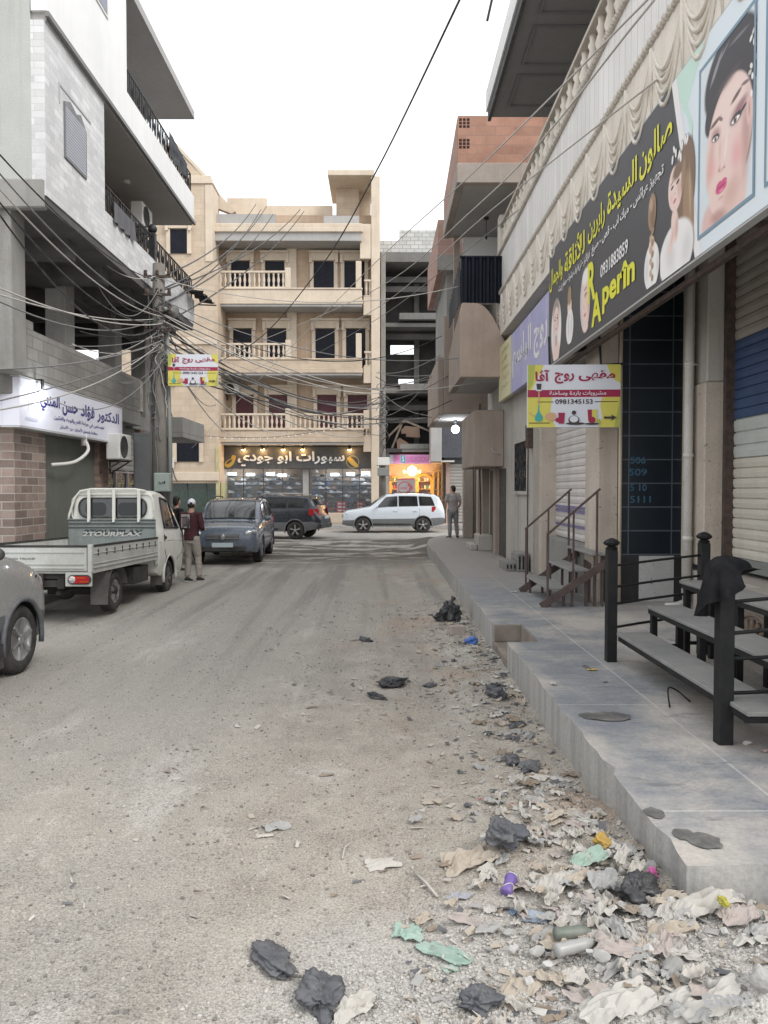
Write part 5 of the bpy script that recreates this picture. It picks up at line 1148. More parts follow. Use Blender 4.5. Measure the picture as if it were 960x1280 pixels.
YSH = flat('faded_yellow_letter', (.42, .38, .20), .6)  # darker yellow of the faded writing
for k, s_ in enumerate(('فساتين', 'عرائس', 'سهرات', 'ازياء', 'مكياج')): m = MB(); put_text(m, arab(s_), (XS, 17.7, 3.97), (0, -1, 0), (0, 0, 1), .35, 1.3, 1.0-.2*k, 1.12-.2*k, .004, .015); m.build('lettering', YSH, t)

# ------------------------------------------------------------------ cafe signs (two copies of one design)
def cafe_sign(label, loc, rz, w, h):
    t = thing('cafe_sign', label, 'sign', loc)
    T = Matrix.Translation(loc) @ Matrix.Rotation(rz, 4, 'Z') @ Matrix.Diagonal((w/1.24, 1, h/.86, 1))
    m = MB(); m.T = T; m.box(-.62, .62, 0, .07, 0, .86); m.build('board', flat('sign_white', (.68, .70, .74), .45), t)
    m = MB(); m.T = T; p = Plane2(m, (-.62, 0, 0), (1, 0, 0), (0, 0, 1), .003)
    Yl, G, Rd, Tl, Bk, Or, Wh = range(7)
    p.rect(0, 1.24, 0, .86, Wh)
    p.shape([(0, .86), (.22, .86), (.12, .66), (.06, .52), (0, .50)], Yl); p.shape([(1.24, .86), (1.06, .86), (1.12, .68), (1.24, .6)], Yl)
    p.shape([(0, 0), (.38, 0), (.3, .18), (.33, .41), (0, .42)], Yl); p.shape([(1.24, 0), (.95, 0), (1.0, .14), (.97, .3), (1.0, .42), (1.24, .42)], Yl)
    p.shape([(0, .86), (.10, .86), (.07, .6), (0, .5)], G, 0); p.shape([(1.24, 0), (1.16, 0), (1.2, .2), (1.24, .42)], G, 0)
    p.rect(0, 1.24, .415, .515, Rd); p.rect(.13, .35, .345, .355, Bk); p.rect(.9, 1.21, .345, .355, Bk)
    p.text(arab('مقهى'), .68, 1.17, .63, .78, Rd, .03); p.text(arab('روج'), .36, .62, .60, .755, Rd, .03); p.text(arab('آڤا'), .10, .29, .635, .79, Rd, .03)
    p.text(arab('مشروبات باردة وساخنة'), .29, 1.05, .43, .50, Wh, .02); p.text('0981345153', .37, .87, .32, .385, Bk, .02)
    # water pipe
    p.shape([(.11, .09), (.10, .15), (.135, .22), (.14, .33), (.155, .33), (.16, .22), (.20, .15), (.19, .09)], Tl, 4); p.rect(.143, .157, .3, .52, Or); p.shape([(.12, .50), (.18, .50), (.2, .515), (.1, .515)], Wh); p.shape([(.125, .52), (.175, .52), (.185, .60), (.115, .60)], Bk)
    p.shape([(.02, .2), (.06, .16), (.1, .15), (.1, .165), (.06, .175), (.03, .215)], Or, 3); p.rect(.02, .3, .055, .065, Bk)
    # drinks
    p.shape([(.23, .15), (.29, .2), (.37, .19), (.38, .11), (.3, .09)], Or, 4); p.shape([(.41, .20), (.50, .20), (.49, .05), (.42, .05)], Rd); p.blob((.42, .10), (.05, .035), Rd, 12)
    p.blob((.62, .10), (.075, .06), Bk, 14); p.blob((.62, .11), (.058, .045), Wh, 14); p.blob((.62, .2), (.03, .03), Bk, 10); p.blob((.64, .05), (.13, .018), Bk, 16)
    p.shape([(.80, .24), (.93, .24), (.92, .07), (.81, .07)], Yl); p.shape([(.80, .24), (.86, .24), (.86, .1), (.81, .1)], Rd); p.blob((.86, .1), (.05, .045), Rd, 12); p.blob((.95, .08), (.025, .035), G, 10); p.blob((.86, .045), (.1, .014), Bk, 14)
    p.shape([(1.02, .115), (1.12, .115), (1.12, .09), (1.19, .13), (1.12, .17), (1.12, .145), (1.02, .145)], Bk)
    m.build('print', CAFE, t)
    return t
CAFE = [flat('cafe_yellow', (.66, .60, .12), .5, dust=0), flat('cafe_lime', (.42, .45, .10), .5, dust=0), flat('cafe_crimson', (.34, .02, .07), .5, dust=0), flat('cafe_teal', (.06, .38, .36), .5, dust=0), flat('cafe_black', (.05, .04, .04), .5, dust=0), flat('cafe_orange', (.62, .38, .22), .5, dust=0), flat('cafe_white', (.70, .72, .78), .5, dust=0)]
CS = cafe_sign('yellow and white cafe sign hung beneath the salon board by the dark tiles', (2.62, 10.5, 2.80), R(-3), 1.25, .85)
m = MB()
for x in (2.3, 3.0): m.bar((x, 10.55, 3.65), (x, 10.62, 4.05), .025)
m.bar((2.1, 10.6, 3.6), (3.4, 10.72, 3.7), .03); m.build('hanger', IRON, CS)
PXL, PYL = -5.0, 17.4
CS2 = cafe_sign('yellow and white cafe sign fixed to the wire-hung utility pole', (-4.2, 17.2, 4.26), R(2), 1.10, .70)
m = MB(); m.bar((-5.0, 17.3, 4.9), (-3.7, 17.26, 4.9), .03); m.bar((-5.0, 17.3, 4.3), (-4.7, 17.26, 4.3), .03); m.build('hanger', IRON, CS2)

# ------------------------------------------------------------------ doctor's sign, light box round the corner
DS = thing('doctor_sign', 'white light box sign of a doctor wrapped round the shop corner', 'sign', (-6.2, 15.5, 3.0))
LBX = flat('sign_box_white', (.74, .75, .84), .4, dust=.05)
xd = -6.05
m = MB(); m.box(xd-.3, xd, 12.9, 18.0, 3.02, 3.84); m.box(-9.5, xd-.3, 12.9, 13.2, 3.02, 3.84); m.build('board', LBX, DS, bevel=.012)
m = MB(); m.box(xd-.31, xd+.008, 12.88, 18.02, 2.995, 3.02); m.box(xd-.31, xd+.008, 12.88, 18.02, 3.84, 3.865); parts(m, 'trim', ALU, DS)
INDG = flat('indigo_letter', (.025, .02, .20), .4, dust=0)
for tx, u0_, u1_, v0_, v1_, bo_ in (('الدكتور', 3.50, 4.85, .36, .66, .03), ('فؤاد', 2.60, 3.35, .34, .66, .03), ('حسن', 1.72, 2.45, .34, .62, .03), ('المثني', .78, 1.60, .34, .66, .03), ('اختصاص في جراحة الفم والوجه والفكين', 1.35, 3.9, .20, .31, .02), ('معالجة وتجميل الأسنان - زرع الأسنان', 1.6, 3.5, .06, .16, .02)):
    m = MB(); put_text(m, arab(tx), (xd, 12.9, 3.02), (0, 1, 0), (0, 0, 1), u0_, u1_, v0_, v1_, .005, bo_); m.build('lettering', INDG, DS)
m = MB(); p = Plane2(m, (xd, 12.9, 3.02), (0, 1, 0), (0, 0, 1), .004)
def tooth(u, v, s, mi):
    p.shape([(u+s*a, v+s*b) for a, b in ((-.5, .9), (0, .75), (.5, .9), (.62, .4), (.42, -.1), (.36, -.75), (.15, -.2), (-.15, -.2), (-.36, -.75), (-.42, -.1), (-.62, .4))], mi, 4)
tooth(.42, .44, .24, 1); tooth(.42, .44, .19, 2); p.rect(.2, .66, .12, .17, 1)
p.o = V((-9.5, 12.9, 3.02)); p.r = V((1, 0, 0)); p.n = V((0, -1, 0)); tooth(2.85, .42, .24, 1); tooth(2.85, .42, .19, 2)
m.build('print', [INDG, flat('pale_lilac', (.55, .57, .70), .4, dust=0), LBX], DS)
dl = thing('sign_lamp', 'bright lamp shining on the doctor sign', 'lamp', (xd, 13.6, 3.7))
m = MB(); m.ell((xd+.10, 13.55, 3.66), (.05, .06, .05), 10, 8); m.build('bulb', LAMPC, dl)
m = MB(); m.bar((xd-.1, 13.55, 3.87), (xd+.1, 13.55, 3.88), .02); m.cyl((xd+.1, 13.55, 3.88), (xd+.1, 13.55, 3.70), .03); m.build('holder', IRON, dl)
l = bpy.data.lights.new('sign_light', 'POINT'); l.energy = 9; l.color = (.92, .96, 1); l.shadow_soft_size = .06
lo = bpy.data.objects.new('sign_light', l); COL.objects.link(lo); lo.parent = dl; lo.location = (.28, -.05, -.1)

# ================================================================== UTILITY POLES, SPEAKER, BOXES
POLE = surf('pole_wood', (.22, .205, .185), (.15, .14, .125), 2, .95, .6, 30, streak=.6, streakc=(.09, .085, .08))
up = thing('utility_pole', 'weathered utility pole tangled in wires beside the white pickup', 'pole', (PXL, PYL, .1))
m = MB(); m.tube([(PXL, PYL, .1), (PXL-.02, PYL, 3.5), (PXL, PYL, 7.0)], [.19, .165, .135], 12); m.build('shaft', POLE, up)
m = MB(); m.tube([(PXL+.24, PYL-.02, .1), (PXL+.22, PYL, 3.0), (PXL+.17, PYL, 5.6)], .05, 8); m.tube([(PXL-.2, PYL-.02, .1), (PXL-.18, PYL, 5.2)], .03, 8); m.build('conduit', STEELG, up)
CAB_D = flat('cable_black', (.025, .025, .027), .6, dust=.3); CAB_G = flat('cable_grey', (.20, .20, .20), .6, dust=.3); CAB_L = flat('cable_pale', (.46, .44, .41), .6, dust=.2)
rw = random.Random(11)
for k in range(16):
    m = MB(); a = rw.uniform(0, 2*pi); r = .17; pts = []
    z = rw.uniform(1.5, 5.5); z1 = rw.uniform(4.8, 6.8)
    for j in range(9): a += rw.uniform(-.45, .45); pts.append((PXL+(r+rw.uniform(.0, .09))*cos(a), PYL+(r+rw.uniform(0, .09))*sin(a), z+(z1-z)*j/8))
    m.tube(crom(pts, 4, False), rw.choice((.009, .013, .018)), 5); m.build('wire_run', rw.choice((CAB_D, CAB_G, CAB_L)), up)
for k in range(9):
    m = MB(); z = rw.uniform(3.4, 6.6); c = V((PXL+rw.uniform(-.15, .2), PYL-.17, z)); rr = rw.uniform(.09, .2)
    m.tube([c+V((rr*cos(2*pi*j/14)*.8, .05*sin(j), rr*sin(2*pi*j/14))) for j in range(14)], .009, 5, closed=True); m.build('wire_coil', rw.choice((CAB_D, CAB_G)), up)
m = MB()
for z in (6.7, 6.3, 5.9, 5.5):
    m.bar((PXL-.3, PYL-.12, z), (PXL+.3, PYL-.12, z), .05)
    for x in (-.26, 0, .26): m.lathe([(.03, 0), (.045, .03), (.03, .06), (.045, .09), (.02, .12)], (PXL+x, PYL-.12, z+.025), 8)
m.build('insulator_arm', RUST, up)
ls = thing('horn_speaker', 'grey horn loudspeaker mounted on the utility pole', 'loudspeaker', (PXL+.25, PYL, 5.95))
m = MB(); T = Matrix.Translation((PXL+.24, PYL-.12, 5.96)) @ Matrix.Rotation(R(60), 4, 'Z') @ Matrix.Rotation(R(90), 4, 'Y') @ Matrix.Scale(.58, 4); m.T = T
m.lathe([(.04, -.12), (.05, 0), (.08, .1), (.15, .22), (.25, .3), (.265, .31), (.25, .31), (.14, .22), (.05, .06), (0, .05)], (0, 0, 0), 20); m.build('horn', surf('grey_horn', (.24, .24, .23), None, 3), ls)
m = MB(); m.T = T; m.cyl((0, 0, -.24), (0, 0, -.1), .085); m.build('driver', STEELG, ls)
m = MB(); m.bar((PXL, PYL-.1, 5.9), (PXL+.25, PYL-.15, 5.9), .04); m.build('bracket', IRON, ls)
eb = thing('electric_box', 'pale green electric cabinet fixed low on the utility pole', 'electric box', (PXL+.3, PYL-.2, 2.0))
m = MB(); m.box(PXL-.04, PXL+.30, PYL-.40, PYL-.2, 1.90, 2.32); m.build('cabinet', surf('pale_green_box', (.33, .385, .355), (.28, .33, .30), 3, .5, .1, 30, streak=.3), eb, bevel=.015)
m = MB(); m.box(PXL-.02, PXL+.28, PYL-.412, PYL-.401, 1.92, 2.30); m.build('door', surf('pale_green_door', (.35, .40, .37), (.30, .35, .32), 3, .5, .1, 30), eb, bevel=.004); m = MB(); m.box(PXL+.2, PXL+.22, PYL-.425, PYL-.413, 2.08, 2.14); m.tube([(PXL+.2, PYL-.43, 2.11), (PXL+.12, PYL-.43, 2.09), (PXL+.08, PYL-.43, 2.12)], .008, 5); m.build('handle', IRON, eb)
eb = thing('meter_box', 'narrow grey metal box standing behind the utility pole', 'electric box', (PXL-.75, PYL+1, 1.0))
m = MB(); m.box(PXL-.9, PXL-.35, PYL+.9, PYL+1.2, .15, 3.3); m.build('cabinet', surf('meter_grey', (.24, .25, .25), None, 2, .6), eb, bevel=.015)
m = MB(); m.box(PXL-.86, PXL-.39, PYL+.885, PYL+.899, 1.6, 3.2); m.build('door', surf('meter_door', (.27, .28, .28), None, 2, .6), eb)
sb = thing('switch_box', 'small white plastic switch box on the beige house corner', 'electric box', (-10, 39, 3))
m = MB(); m.box(bx(213, 39.2), bx(218, 39.2), 39.1, 39.28, bz(585, 39.2), bz(573, 39.2)); m.build('casing', PLAST, sb, bevel=.02)
m = MB(); m.tube(crom([(bx(216, 39.2), 39.2, bz(585, 39.2)), (bx(219, 39.2), 39.2, bz(596, 39.2)), (bx(222, 39.2), 39.2, bz(602, 39.2))], 5, False), .03, 5); m.build('cable_tail', CAB_D, sb)
# second pole by the beige house's corner
QX, QY = bx(478, 39), 39.0
u2 = thing('utility_pole', 'grey utility pole at the far corner of the shoe shop', 'pole', (QX, QY, .17))
m = MB(); m.tube([(QX, QY, .17), (QX, QY, bz(488, QY))], [.2, .15], 10); m.build('shaft', POLE, u2)
for k in range(8):
    m = MB(); z0 = rw.uniform(3, 6.3); m.tube(crom([(QX+rw.uniform(-.35, .35), QY-.2-rw.uniform(0, .2), z0+j*.3) for j in range(6)], 4, False), .018, 4); m.build('wire_run', rw.choice((CAB_D, CAB_G)), u2)
for z, mm in ((bz(577, QY), PLAST), (bz(590, QY), STEELG)): m = MB(); m.box(QX-.25, QX+.35, QY-.4, QY-.2, z-.2, z+.2); m.build('junction_box', mm, u2, bevel=.02)

# ================================================================== OVERHEAD WIRES
def wire(name, pts, r, mat, label, group=None, sag=0, cat='wire'):
    if len(pts) == 2:
        a, b = V(pts[0]), V(pts[1]); pts = [a.lerp(b, t)-V((0, 0, sag*4*t*(1-t))) for t in [j/16 for j in range(17)]]
    else: pts = crom([tuple(p) for p in pts], 8, False)
    m = MB(); m.tube(pts, r, 5); return tag(m.build(name, mat), label, cat, group)
HUB = lambda z: (PXL+rw.uniform(-.15, .18), PYL-.15, z)
A1 = 'wires strung from the utility pole over the pavement'
for px, py, Y, z, sag, mat in ((-30, 160, 9, 6.6, .3, CAB_D), (-30, 182, 9, 5.9, .3, CAB_G), (-30, 203, 9, 5.8, .35, CAB_L), (-30, 215, 8.5, 5.7, .5, CAB_D), (-20, 352, 9, 5.65, .2, CAB_L), (-20, 368, 9, 5.7, .3, CAB_G), (-20, 362, 9.5, 5.75, .15, CAB_L), (-20, 462, 9, 5.3, .15, CAB_G), (-20, 515, 9.5, 5.2, .25, CAB_L), (-20, 505, 10, 5.1, .1, CAB_G), (-20, 240, 8, 5.6, .7, CAB_D)):
    wire('overhead_wire', [P(px, py, Y), HUB(z)], .0115, mat, 'overhead wire running from the utility pole along the white apartment block', A1, sag)
A2 = 'drop wires from the utility pole into the open storey'
for (a, ya), z, s_ in (((85, 432), 5.4, .1), ((100, 414), 5.55, .15), ((90, 430), 5.2, .2), ((135, 466), 5.3, .25), ((140, 470), 5.0, .35), ((150, 478), 4.9, .2), ((120, 448), 5.5, .1), ((60, 497), 4.9, .6), ((110, 330), 6.4, .8), ((130, 345), 6.3, .55), ((70, 255), 6.7, .5)):
    wire('drop_wire', [P(a, ya, 6.0*960/max(477-a, 1) if a > 0 else 13), HUB(z)], .010, rw.choice((CAB_D, CAB_G, CAB_L)), 'thin drop wire from the utility pole into the open concrete storey', A2, s_)
A3 = 'wires crossing from the utility pole to the far pole'
for z, zq, s_, mat in ((5.7, bz(492, QY), .5, CAB_L), (5.6, bz(496, QY), .9, CAB_D), (5.5, bz(500, QY), 1.2, CAB_G), (5.4, bz(505, QY), .7, CAB_D), (5.2, bz(510, QY), .5, CAB_G), (5.9, bz(489, QY), .4, CAB_L), (5.0, bz(530, QY), .6, CAB_L), (4.6, bz(525, QY), .3, CAB_D), (5.3, bz(545, QY), .4, CAB_G), (5.75, bz(495, QY), 1.5, CAB_D)):
    wire('crossing_wire', [HUB(z), (QX+rw.uniform(-.1, .1), QY-.15, zq)], .021, mat, 'sagging wire from the utility pole across to the pole by the shoe shop', A3, s_)
A6 = 'wires from the utility pole over the street to the brown building'
for a, b, Y_, z, s_, mat in ((626, 470, 18.3, 5.9, .9, CAB_L), (560, 470, 22, 5.7, 1.3, CAB_G), (552, 420, 22.4, 6.1, 1.0, CAB_D), (538, 470, 24, 5.5, .8, CAB_L), (627, 440, 18.2, 6.3, .7, CAB_G), (565, 500, 20.6, 5.3, 1.2, CAB_D), (548, 520, 25, 5.0, .6, CAB_G), (620, 345, 18.2, 6.7, .6, CAB_L)):
    wire('street_wire', [HUB(z), P(a, b, Y_)], .011, mat, 'slack wire from the utility pole over the street to the brown balconies', A6, s_)
A4 = 'wires from the beige roof down to the utility pole'
for a, b, z in ((320, 255, 6.6), (333, 258, 6.4), (341, 268, 6.1), (375, 262, 6.3), (380, 264, 5.6), (326, 262, 5.9)):
    wire('roof_wire', [P(a, b, 40.2), HUB(z)], .020, CAB_D, 'dark wire slanting from the beige house roof down to the utility pole', A4, .5)
A5 = 'wires from the utility pole to the beige balconies'
for a, b, z in ((262, 470, 5.8), (270, 505, 5.6), (235, 545, 5.0), (300, 545, 5.5), (360, 540, 5.3), (250, 480, 5.4), (455, 545, 5.2), (280, 440, 5.9)):
    wire('balcony_wire', [HUB(z), P(a, b, 39.9)], .019, rw.choice((CAB_D, CAB_L, CAB_G)), 'wire dipping from the utility pole to the beige balconies', A5, .7)
wire('long_wire', [P(815, -6, 6.2), P(600, 208, 13), P(440, 357, 25), P(240, 560, 39.3)], .011, CAB_L, 'pale cable from the salon balcony over the brick parapet to the beige house', None)
wire('long_wire', [P(818, 0, 6.0), P(598, 256, 13), P(442, 376, 25), P(215, 470, 37)], .011, CAB_L, 'pale cable crossing the street from the stone balcony, between two others', None)
wire('long_wire', [P(849, 78, 7.2), P(615, 262, 13), P(455, 395, 25), P(300, 470, 38)], .010, CAB_L, 'pale cable leaving the top edge of the salon board', None)
wire('long_wire', [P(690, 230, 15), P(600, 300, 17), P(482, 392, 26), P(400, 440, 39)], .010, CAB_G, 'thin grey cable from the balcony end across to the beige house', None)
wire('long_wire', [P(584, -20, 7), P(470, 215, 12), P(400, 335, 16), P(318, 428, 20), P(205, 480, 17.3)], .012, CAB_D, 'single dark cable dropping out of the sky to the utility pole', None)
wire('stub_wire', [P(617, -10, 7), P(609, 26, 7)], .012, CAB_D, 'short dark wire end hanging beside the roof slab', None)
for a, b, c, d, lab in ((472, 465, 560, 438, 'upper thin wire spanning the unfinished frame'), (476, 480, 625, 442, 'second thin wire spanning the unfinished frame'), (470, 466, 618, 452, 'flat thin wire spanning the unfinished frame'), (482, 495, 560, 520, 'low wire sloping over the unfinished frame'), (480, 520, 540, 470, 'rising wire crossing the unfinished frame')):
    wire('frame_wire', [P(a, b, 38.8), P(c, d, 24)], .012, CAB_G, lab, None, .3)
m = MB(); pts = [P(210, 538, 38.5).lerp(P(475, 519, 38.8), t)-V((0, 0, .7*4*t*(1-t))) for t in [j/30 for j in range(31)]]; m.tube(pts, .012, 4); sl2 = tag(m.build('light_string', CAB_D), 'string of tiny bulbs hung across the beige house front', 'light string')
m = MB()
for q_ in pts[1:-1]: m.ell(q_-V((0, 0, .05)), (.035, .035, .05), 6, 4)
parts(m, 'bulb', flat('small_bulb', (.75, .75, .72), .3), sl2)
m = MB(); m.tube(crom([P(614, 560, 18.3), P(620, 566, 18.28), P(640, 569, 18.28), P(660, 545, 16.2), P(667, 500, 15.3)], 8, False), .012, 5); tag(m.build('wall_wire', CAB_L), 'pale slack wire looping across the boxed bay', 'wire')
m = MB(); m.box(2.80, 2.915, 14.82, 15.0, 2.75, 3.2); bo = thing('fuse_box', 'rusty open fuse box with dangling wires on the plaster pillar', 'electric box', (2.9, 14.8, 2.7)); m.build('casing', RUST, bo, bevel=.01)
m = MB(); m.tube([(2.83, 14.85, 2.75), (2.80, 14.82, 2.6), (2.84, 14.8, 2.52), (2.88, 14.83, 2.62), (2.86, 14.85, 2.75)], .008, 5); m.build('loose_wire', CAB_L, bo)
# ================================================================== VEHICLES
RUB = surf('tyre_rubber', (.035, .034, .033), (.075, .07, .065), 6, .9, .3, 60)
ALLOY = flat('alloy_rim', (.42, .42, .42), .35, .8, dust=.25)
BLKP = flat('black_trim', (.022, .022, .024), .5, dust=.25)
CGL = flat('car_glass', (.012, .015, .017), .06, spec=.8, dust=.05, coat=.3)
WELL = flat('wheel_well', (.012, .012, .012), .95, dust=0)
LENS = flat('lamp_lens', (.55, .57, .58), .12, .4, dust=.08); REDL = flat('red_lens', (.40, .012, .018), .2, dust=.06, coat=.6); ORL = flat('amber_lens', (.55, .16, .02), .2, dust=.05)
PLATE = flat('number_plate', (.52, .60, .62), .4)
def paint(name, c, dust=.2, rough=.3, coat=.5): return flat(name, c, rough, dust=dust, spec=.5, coat=coat)
def wheel(root, x, y, r, w, side, spokes=5, rim=.66, mat=None):
    "wheel part with tyre and rim; side +1 means outer face towards +x"
    R0 = r*rim; m = MB()
    prof = [(R0*.98, -w/2+.01), (r*.90, -w/2), (r*.97, -w*.40), (r, -w*.28), (r, w*.28), (r*.97, w*.40), (r*.90, w/2), (R0*.98, w/2-.01), (R0*.9, w*.2), (R0*.9, -w*.2)]
    m.lathe(prof+[prof[0]], (x, y, r), 32, 'x')
    for k in range(36):
        a = 2*pi*k/36
        for q in (-.2, .2): m.obox((x+q*w, y+r*cos(a), r+r*sin(a)), (w*.3, r*.06, .006), Matrix.Rotation(a-pi/2, 3, 'X'))
    ty = m.build('wheel', RUB, root)
    m = MB(); s = side
    m.lathe([(R0, s*(w*.36)), (R0*.97, s*w*.45), (R0*.90, s*w*.43), (R0*.86, s*w*.1), (0, s*w*.08)], (x, y, r), 28, 'x')
    for k in range(spokes):
        a = 2*pi*k/spokes+.3; ca, sa = cos(a), sin(a)
        for d in (-.12, .12) if spokes == 5 else (0,):
            p0 = V((x+s*w*.40, y+R0*.2*ca, r+R0*.2*sa)); p1 = V((x+s*w*.42, y+R0*.92*cos(a+d), r+R0*.92*sin(a+d)))
            m.bar(p0, p1, R0*.17, .03)
    m.lathe([(R0*.26, s*w*.34), (R0*.24, s*w*.47), (R0*.12, s*w*.5), (0, s*w*.5)], (x, y, r), 16, 'x')
    m.build('rim', mat or ALLOY, ty)
    return ty
class Car:
    """lofted car body. st: stations front..rear as (y, halfwidth, z_sill, z_belt, z_top, halfwidth_top). +y is the front."""
    def __init__(s, name, label, st, body, r, wheels, rim_spokes=5, low=None, track=None, group=None, cat='car'):
        s.st = st; s.root = thing(name, label, cat); s.body = body
        n = 14; ys_ = []; S = []
        for a, b in zip(st, st[1:]):
            k = max(1, int(abs(a[0]-b[0])/.09))
            for i in range(k): S.append([p+(q-p)*i/k for p, q in zip(a, b)])
        S.append(list(st[-1])); s.S = S
        m = MB(); rings = [s.ring(q) for q in S]; N = len(rings[0]); vs = [p for rg in rings for p in rg]
        fs = [(i*N+k, i*N+(k+1) % N, (i+1)*N+(k+1) % N, (i+1)*N+k) for i in range(len(rings)-1) for k in range(N)]
        fs += [list(range(N))[::-1], [(len(rings)-1)*N+k for k in range(N)]]
        m.add(vs, fs, True); o = m.build('body', [body, low or body, WELL], s.root, recalc=True)
        # cut the wheel arches
        for wx, wy in wheels:
            c = MB(); c.cyl((wx-.34*(1 if wx > 0 else -1), wy, r), (wx+.4*(1 if wx > 0 else -1), wy, r), r*1.17, n=32); co = c.build('cut', WELL, recalc=True)
            md = o.modifiers.new('b', 'BOOLEAN'); md.operation = 'DIFFERENCE'; md.object = co; md.solver = 'EXACT'
            bpy.context.view_layer.update(); baked(o); bpy.data.objects.remove(co)
        me = o.data
        # lower body cladding by height
        if low:
            for p in me.polygons:
                if p.material_index == 0 and p.center.z < s.lowz: p.material_index = 1
        for p in me.polygons: p.use_smooth = True
        me.set_sharp_from_angle(angle=R(34))
        s.o = o
        for wx, wy in wheels:
            wheel(s.root, wx-(.11 if wx > 0 else -.11), wy, r, .22, 1 if wx > 0 else -1, rim_spokes)
            ml = MB(); sg = 1 if wx > 0 else -1
            ml.tube([(wx+sg*.006, wy+r*1.19*cos(a), r+r*1.19*sin(a)) for a in [pi*(-.08+1.16*j/16) for j in range(17)]], [.028]*17, 6)
            ml.build('arch_trim', low or body, o)
    lowz = .6
    def ring(s, q):
        y, w, z0, zb, zt, wt = q; h = zb-z0
        half = [(w*.93, z0), (w*.985, z0+.18*h), (w, z0+.42*h), (w*.995, z0+.70*h), (w*.965, zb-.02), (w*.95, zb), (wt+(w*.95-wt)*.5, zb+(zt-zb)*.52), (wt+.02, zt-.07*min(1, (zt-zb)*3)), (wt-.05, zt-.018), (wt*.55, zt), (0, zt+.008)]
        return [(x, y, z) for x, z in half]+[(-x, y, z) for x, z in half[-2::-1]]
    def at(s, y):
        st = s.S
        for a, b in zip(st, st[1:]):
            if a[0] >= y >= b[0]:
                t = (a[0]-y)/max(a[0]-b[0], 1e-6); return [p+(q-p)*t for p, q in zip(a, b)]
        return st[-1] if y < st[-1][0] else st[0]
    def side(s, y, t, sg=1, off=.007):
        "point on the side glass zone: t 0 at the belt, 1 at the roof edge"
        r = s.ring(s.at(y)); a, b, c = V(r[5]), V(r[6]), V(r[7])
        p = a.lerp(b, t*2) if t < .5 else b.lerp(c, t*2-1)
        return V((sg*(p.x+off), p.y, p.z+off*.3))
    def flank(s, y, z, sg=1, off=.006):
        r = s.ring(s.at(y))
        for a, b in zip(r[:6], r[1:7]):
            if a[2] <= z <= b[2]: t = (z-a[2])/max(b[2]-a[2], 1e-6); return V((sg*(a[0]+(b[0]-a[0])*t+off), y, z))
        return V((sg*(r[2][0]+off), y, z))
    def side_window(s, y0, y1, y0t, y1t, t0=.08, t1=.9, name='side_window'):
        for sg in (1, -1):
            m = MB(); m.grid(lambda u, v: s.side((y0+(y1-y0)*u)*(1-v)+(y0t+(y1t-y0t)*u)*v, t0+(t1-t0)*v, sg), 6, 5); w = m.build(name, CGL, s.root)
            fr = [s.side((y0+(y1-y0)*u)*(1-v)+(y0t+(y1t-y0t)*u)*v, t0+(t1-t0)*v, sg, .009) for u, v in [(i/6, 0) for i in range(6)]+[(1, i/5) for i in range(5)]+[(1-i/6, 1) for i in range(6)]+[(0, 1-i/5) for i in range(5)]]
            m = MB(); m.tube(fr, .009, 5, closed=True); m.build('window_seal', BLKP, w)
    def screen(s, ya, yb, name='windscreen', wk=.93, sgn=1, off=.012):
        "glass between station ya (lower edge) and yb (upper edge), across the car"
        a, b = s.at(ya), s.at(yb)
        def f(u, v):
            y = ya+(yb-ya)*v; q = s.at(y); r = s.ring(q); x = (2*u-1)*(q[5]-.05)*wk; ax = abs(x)
            z = r[8][2]+(r[10][2]-r[8][2])*(1-ax/max(q[5]-.05, .01))
            return (x, y+sgn*off, z+off)
        m = MB(); m.grid(f, 8, 6); g = m.build(name, CGL, s.root)
        m = MB(); m.tube([f(u, v) for u, v in [(i/8, 0) for i in range(8)]+[(1, i/6) for i in range(6)]+[(1-i/8, 1) for i in range(8)]+[(0, 1-i/6) for i in range(6)]], .012, 5, closed=True); m.build('window_seal', BLKP, g)
        return f
    def patch(s, name, pts, mat, sg=None, off=.008, thick=0):
        "flank patch from (y, z) outline, on both sides or one"
        for q in ((1, -1) if sg is None else (sg,)):
            m = MB(); m.poly([s.flank(y, z, q, off) for y, z in (pts if q > 0 else pts[::-1])]); m.build(name, mat, s.root)
    def line(s, name, pts, r, mat):
        for sg in (1, -1): m = MB(); m.tube([s.flank(y, z, sg, .002) for y, z in pts], r, 5); m.build(name, mat, s.o)
    def mirrors(s, y, z, x):
        for sg in (1, -1):
            m = MB(); m.ell((sg*(x+.12), y, z+.05), (.10, .05, .07), 10, 8); m.bar((sg*(x-.06), y-.0, z), (sg*(x+.08), y, z+.03), .04); m.build('wing_mirror', s.body, s.root)
    def place(s, x, y, rz, pitch=0): s.root.location = (x, y, ground_h(x, y)); s.root.rotation_euler = (pitch, 0, rz)
    def handles(s, ys_, z):
        for y in ys_:
            for sg in (1, -1):
                a, b = s.flank(y-.09, z, sg, .02), s.flank(y+.09, z, sg, .02); m = MB(); m.tube([a-V((sg*.02, 0, 0)), a, b, b-V((sg*.02, 0, 0))], .014, 6); m.build('door_handle', s.body, s.root)
    def rails(s, ya, yb):
        for sg in (1, -1):
            m = MB(); pts = []
            for j in range(9):
                y = ya+(yb-ya)*j/8; q = s.at(y); pts.append((sg*(q[5]-.1), y, q[4]+.055-(.05 if j in (0, 8) else 0)))
            m.tube(pts, .02, 6); m.build('roof_rail', BLKP if s.darkrail else ALLOY, s.root)
    darkrail = True
